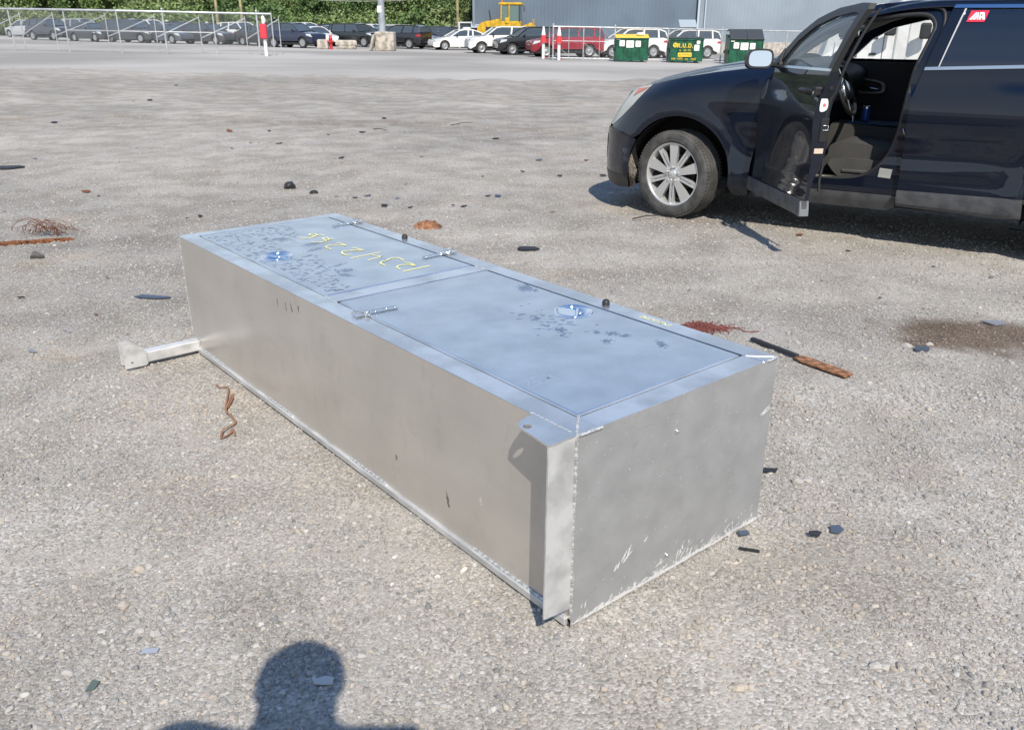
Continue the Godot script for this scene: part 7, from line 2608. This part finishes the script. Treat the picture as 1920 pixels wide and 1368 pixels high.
	shard("slate shard among the gravel at the oil stain", "plastic scrap", 1728, 657, [-0.05, -0.016, 0.03, -0.024, 0.05, 0.008, -0.02, 0.024], 0.008, blue, 0.3, Vector2(0.2, 0.1))
	shard("slate grey flake beyond the oil stain", "plastic scrap", 1864, 607, [-0.06, 0.02, -0.01, -0.034, 0.05, -0.02, 0.055, 0.016], 0.006, mat("grey_scrap", Color(0.20, 0.21, 0.24), 0.5), 0.0, Vector2(0.15, 0.0))
	shard("black leaf-shaped rubber scrap beyond the box", "rubber scrap", 991, 467, [-0.08, 0.0, -0.05, -0.022, 0.05, -0.02, 0.08, 0.0, 0.05, 0.03, -0.06, 0.026], 0.01, plastic, 0.1, Vector2(0.2, 0.05))
	shard("torn black rubber sheet at the yard's left side", "rubber scrap", 14, 316, [-0.25, 0.03, -0.2, -0.07, 0.02, -0.04, 0.16, 0.06, 0.10, 0.09, -0.08, 0.05], 0.015, plastic, 0.15, Vector2(0.15, 0.05))
	lump("crumpled black rubber lump on the open gravel", "rubber scrap", "rubber_lump", 544, 352, Vector3(0.13, 0.09, 0.11), plastic, 71, 0.25)
	lump("small black rubber lump beside the crumpled one", "rubber scrap", "rubber_lump", 589, 361, Vector3(0.09, 0.05, 0.075), plastic, 72, 0.25)
	lump("dark grey stone below the streak of rust", "stone", "stone", 68, 482, Vector3(0.11, 0.07, 0.08), mat("dark_stone", Color(0.10, 0.095, 0.09), 0.9), 73, 0.3)
	for k in [[1701, 650, 0.075, "pale round stone at the tip of the oil stain"], [843, 466, 0.055, "white pebble at the box's far edge near the hinge"], [1743, 646, 0.05, "pale flat pebble lying in the oil stain"], [1594, 658, 0.045, "white pebble beyond the rusty blade"], [1497, 903, 0.06, "crumbled chalk-white clod right of the box"], [1512, 899, 0.05, "smaller chalk-white clod touching the crumbled one"], [261, 1066, 0.045, "tan angular stone near the left foreground"], [279, 1060, 0.04, "pale tan stone touching the tan angular one"], [290, 1189, 0.042, "flat grey-white stone above the grey tag"], [263, 1182, 0.035, "narrow white stone above the grey tag"], [442, 1233, 0.032, "bright white pebble left of the head shadow"], [126, 1259, 0.038, "white round pebble in the left foreground"], [1642, 1250, 0.045, "white angular stone in the right foreground"], [1658, 1252, 0.04, "pale stone beside the white angular one"], [1385, 1290, 0.05, "grey angular stone in the tan earth"], [232, 1136, 0.05, "grey wedge-shaped stone in the left foreground"]]:
		lump(k[3], "stone", "stone", k[0], k[1], Vector3(k[2] * 0.8, k[2] * 0.45, k[2] * 0.65), pale if "white" in k[3] or "pale" in k[3] or "chalk" in k[3] else mat("tan_stone", Color(0.42, 0.37, 0.31), 0.9), int(k[0]) % 97 + 3, 0.35)
	# sticks
	for k in [[1186, 413, 1236, 407, "dark twig on gravel below the SUV's front tyre"], [845, 236, 885, 231, "thin dark stick far out on the gravel"], [700, 243, 725, 246, "broken dark stick on the far wheel track"]]:
		var p0 := gp(k[0], k[1])
		var p1 := gp(k[2], k[3])
		m = MB.new()
		m.tube(PackedVector3Array([p0 + Vector3(0, 0.012, 0), p0.lerp(p1, 0.5) + Vector3(0, 0.03, 0.02), p1 + Vector3(0, 0.015, 0)]), 0.007, 5, 0.6)
		solo(m, "stick", mat("stick_dark", Color(0.055, 0.045, 0.035), 0.9), k[4], "stick")
	# scattered crumbs of scrap in the middle distance
	var spots := [[630, 368], [665, 370], [690, 367], [880, 366], [915, 367], [935, 368], [850, 386], [870, 387], [955, 394], [350, 408], [375, 406], [745, 372], [720, 386], [770, 388], [330, 232], [470, 268], [522, 268], [524, 267], [556, 191], [1036, 397], [1100, 300], [905, 330], [790, 293], [760, 345], [680, 248], [615, 252], [505, 246], [430, 246], [435, 278], [640, 296], [720, 222], [1010, 300], [980, 322], [1050, 330], [160, 360], [185, 367], [65, 298], [250, 190], [280, 188], [100, 230], [330, 160], [860, 233], [930, 260], [1065, 340], [1130, 330], [1590, 470], [1540, 530], [1650, 560], [1860, 520], [1500, 440], [1750, 500], [120, 620], [60, 660], [200, 520], [180, 590], [40, 560]]
	var tones := [plastic, blue, pale, mat("grey_scrap", Color(0.20, 0.21, 0.24), 0.5), rust_wire]
	var kinds := ["black", "slate blue", "chalk white", "grey", "rust brown"]
	for k in spots:
		var ti := g.randi_range(0, 4)
		if g.randf() < 0.4:
			ti = 0
		var q := gp(k[0], k[1])
		var s := g.randf_range(0.16, 0.46) * clampf(-q.z / 9.0, 0.5, 1.5)
		var out := []
		for j in 6:
			var an := TAU * j / 6.0
			out.append(cos(an) * 0.11 * s * g.randf_range(0.5, 1.2))
			out.append(sin(an) * 0.055 * s * g.randf_range(0.5, 1.3))
		shard("%s flake of scrap lying loose on the open gravel" % kinds[ti], "scrap", k[0], k[1], out, 0.014 * s, tones[ti], g.randf() * 0.8 - 0.4, Vector2(g.randf_range(0.0, 0.4), g.randf_range(-0.2, 0.2)), "scrap_flake", "flakes of scrap on the gravel")


# ---------------------------------------------------------------- the photographer, standing behind the lens
func make_person() -> void:
	var bones := []   # a, b, radius a, radius b
	var o := Vector3(-0.235, 0.0, 0.0)
	var add := func(a: Vector3, b: Vector3, ra: float, rb: float) -> void: bones.append([a + o, b + o, ra, rb])
	add.call(Vector3(0, 1.645, -0.035), Vector3(0, 1.695, -0.030), 0.080, 0.090)   # head
	add.call(Vector3(-0.01, 1.48, 0.01), Vector3(0, 1.62, -0.01), 0.102, 0.090)        # neck in a raised collar
	add.call(Vector3(-0.25, 1.465, -0.02), Vector3(0.12, 1.42, 0.04), 0.076, 0.080)  # shoulders
	add.call(Vector3(0, 1.34, 0.09), Vector3(0, 1.05, 0.16), 0.140, 0.140)         # chest to waist
	add.call(Vector3(-0.08, 0.96, 0.18), Vector3(0.08, 0.96, 0.18), 0.140, 0.140)  # hips
	for s in [-1.0, 1.0]:
		add.call(Vector3(s * 0.095, 0.92, 0.18), Vector3(s * 0.12, 0.49, 0.16), 0.098, 0.066)
		add.call(Vector3(s * 0.12, 0.49, 0.16), Vector3(s * 0.13, 0.09, 0.20), 0.064, 0.045)
		add.call(Vector3(s * 0.13, 0.05, 0.22), Vector3(s * 0.15, 0.045, 0.02), 0.048, 0.04)
	add.call(Vector3(0.17, 1.42, 0.04), Vector3(0.34, 1.25, 0.02), 0.062, 0.050)    # right arm up to the phone
	add.call(Vector3(0.34, 1.25, 0.02), Vector3(0.325, 1.46, 0.025), 0.046, 0.034)
	add.call(Vector3(-0.29, 1.45, -0.01), Vector3(-0.40, 1.22, 0.05), 0.070, 0.050) # left arm bent up
	add.call(Vector3(-0.40, 1.22, 0.05), Vector3(-0.12, 1.34, 0.03), 0.048, 0.036)
	add.call(Vector3(-0.12, 1.34, 0.03), Vector3(0.10, 1.48, 0.02), 0.036, 0.030)
	# hands: palm, four fingers and a thumb round the phone's edges
	for h in [[Vector3(0.325, 1.49, 0.022), 1.0], [Vector3(0.10, 1.50, 0.022), -1.0]]:
		var c: Vector3 = h[0]
		var s: float = h[1]
		add.call(c, c + Vector3(0.0, 0.05, 0.0), 0.028, 0.030)
		for k in 4:
			var q := c + Vector3(s * 0.010, 0.022 + k * 0.018, -0.012)
			add.call(q, q + Vector3(-s * 0.022, 0.006, -0.020), 0.009, 0.0085)
			add.call(q + Vector3(-s * 0.022, 0.006, -0.020), q + Vector3(-s * 0.046, 0.004, -0.018), 0.0085, 0.0075)
		add.call(c + Vector3(-s * 0.01, 0.02, 0.02), c + Vector3(-s * 0.045, 0.045, 0.018), 0.011, 0.009)
	var dist := func(p: Vector3) -> float:
		var d := 9.0
		for b in bones:
			var ab: Vector3 = b[1] - b[0]
			var t := clampf((p - b[0]).dot(ab) / ab.length_squared(), 0.0, 1.0)
			var e: float = p.distance_to(b[0] + ab * t) - lerpf(b[2], b[3], t)
			var k := 0.03 if b[2] > 0.02 else 0.006
			var h := maxf(k - absf(d - e), 0.0) / k
			d = minf(d, e) - h * h * k * 0.25
		return d
	# the surface is netted on a grid, only in cells near a bone
	var cell := 0.02
	var near := {}
	for b in bones:
		var r: float = maxf(b[2], b[3]) + cell * 2.0
		var lo: Vector3 = b[0].min(b[1]) - Vector3.ONE * r
		var hi: Vector3 = b[0].max(b[1]) + Vector3.ONE * r
		for x in range(floori(lo.x / cell), ceili(hi.x / cell) + 1):
			for y in range(floori(lo.y / cell), ceili(hi.y / cell) + 1):
				for z in range(floori(lo.z / cell), ceili(hi.z / cell) + 1):
					var k := Vector3i(x, y, z)
					if not near.has(k):
						near[k] = dist.call(Vector3(k) * cell)
	var verts := {}
	var corner := [Vector3i(0, 0, 0), Vector3i(1, 0, 0), Vector3i(0, 1, 0), Vector3i(1, 1, 0), Vector3i(0, 0, 1), Vector3i(1, 0, 1), Vector3i(0, 1, 1), Vector3i(1, 1, 1)]
	var edges := [[0, 1], [2, 3], [4, 5], [6, 7], [0, 2], [1, 3], [4, 6], [5, 7], [0, 4], [1, 5], [2, 6], [3, 7]]
	for k in near:
		var sum := Vector3.ZERO
		var n := 0
		var vals := []
		for c in corner:
			vals.append(near.get(k + c, 1.0))
		for e in edges:
			var a: float = vals[e[0]]
			var b: float = vals[e[1]]
			if (a < 0.0) != (b < 0.0):
				sum += Vector3(k + corner[e[0]]).lerp(Vector3(k + corner[e[1]]), a / (a - b))
				n += 1
		if n:
			verts[k] = sum / n * cell
	var m := MB.new()
	var normal := func(p: Vector3) -> Vector3:
		var e := 0.004
		return Vector3(dist.call(p + Vector3(e, 0, 0)) - dist.call(p - Vector3(e, 0, 0)), dist.call(p + Vector3(0, e, 0)) - dist.call(p - Vector3(0, e, 0)), dist.call(p + Vector3(0, 0, e)) - dist.call(p - Vector3(0, 0, e))).normalized()
	var ns := {}
	for k in verts:
		ns[k] = normal.call(verts[k])
	for k in near:
		for ax in 3:
			var step := Vector3i.ZERO
			step[ax] = 1
			if (near[k] < 0.0) == (near.get(k + step, 1.0) < 0.0):
				continue
			var u := Vector3i.ZERO
			u[(ax + 1) % 3] = 1
			var v := Vector3i.ZERO
			v[(ax + 2) % 3] = 1
			var q := [k, k - u, k - u - v, k - v]
			if not (verts.has(q[0]) and verts.has(q[1]) and verts.has(q[2]) and verts.has(q[3])):
				continue
			m.tri(verts[q[0]], verts[q[1]], verts[q[2]], ns[q[0]], ns[q[1]], ns[q[2]])
			m.tri(verts[q[0]], verts[q[2]], verts[q[3]], ns[q[0]], ns[q[2]], ns[q[3]])
	var body := solo(m, "person", worn("work_clothes", Color(0.10, 0.11, 0.13), 0.9, 0.0, 2.0, 0.8, 0.9), "person in dark clothes standing and holding up a phone, whose shadow falls on the gravel", "person")
	m = MB.new()
	m.lathe(V2([0.105, 0.0, 0.108, 0.03, 0.100, 0.07, 0.070, 0.105, 0.0, 0.118]), Transform3D(Basis(Vector3.RIGHT, -0.12), o + Vector3(0, 1.675, -0.025)), 20, 0.3)
	part(m, "hair", mat("hair", Color(0.03, 0.022, 0.016), 0.8), body)
	m = MB.new()
	m.box(Transform3D(Basis(Vector3.RIGHT, -PITCH), Vector3(-0.035, 1.545, 0.014)), Vector3(0.16, 0.077, 0.009), 0.004)
	solo(m, "phone", mat("phone_black", Color(0.01, 0.01, 0.012), 0.2), "black phone held up in both hands", "phone")
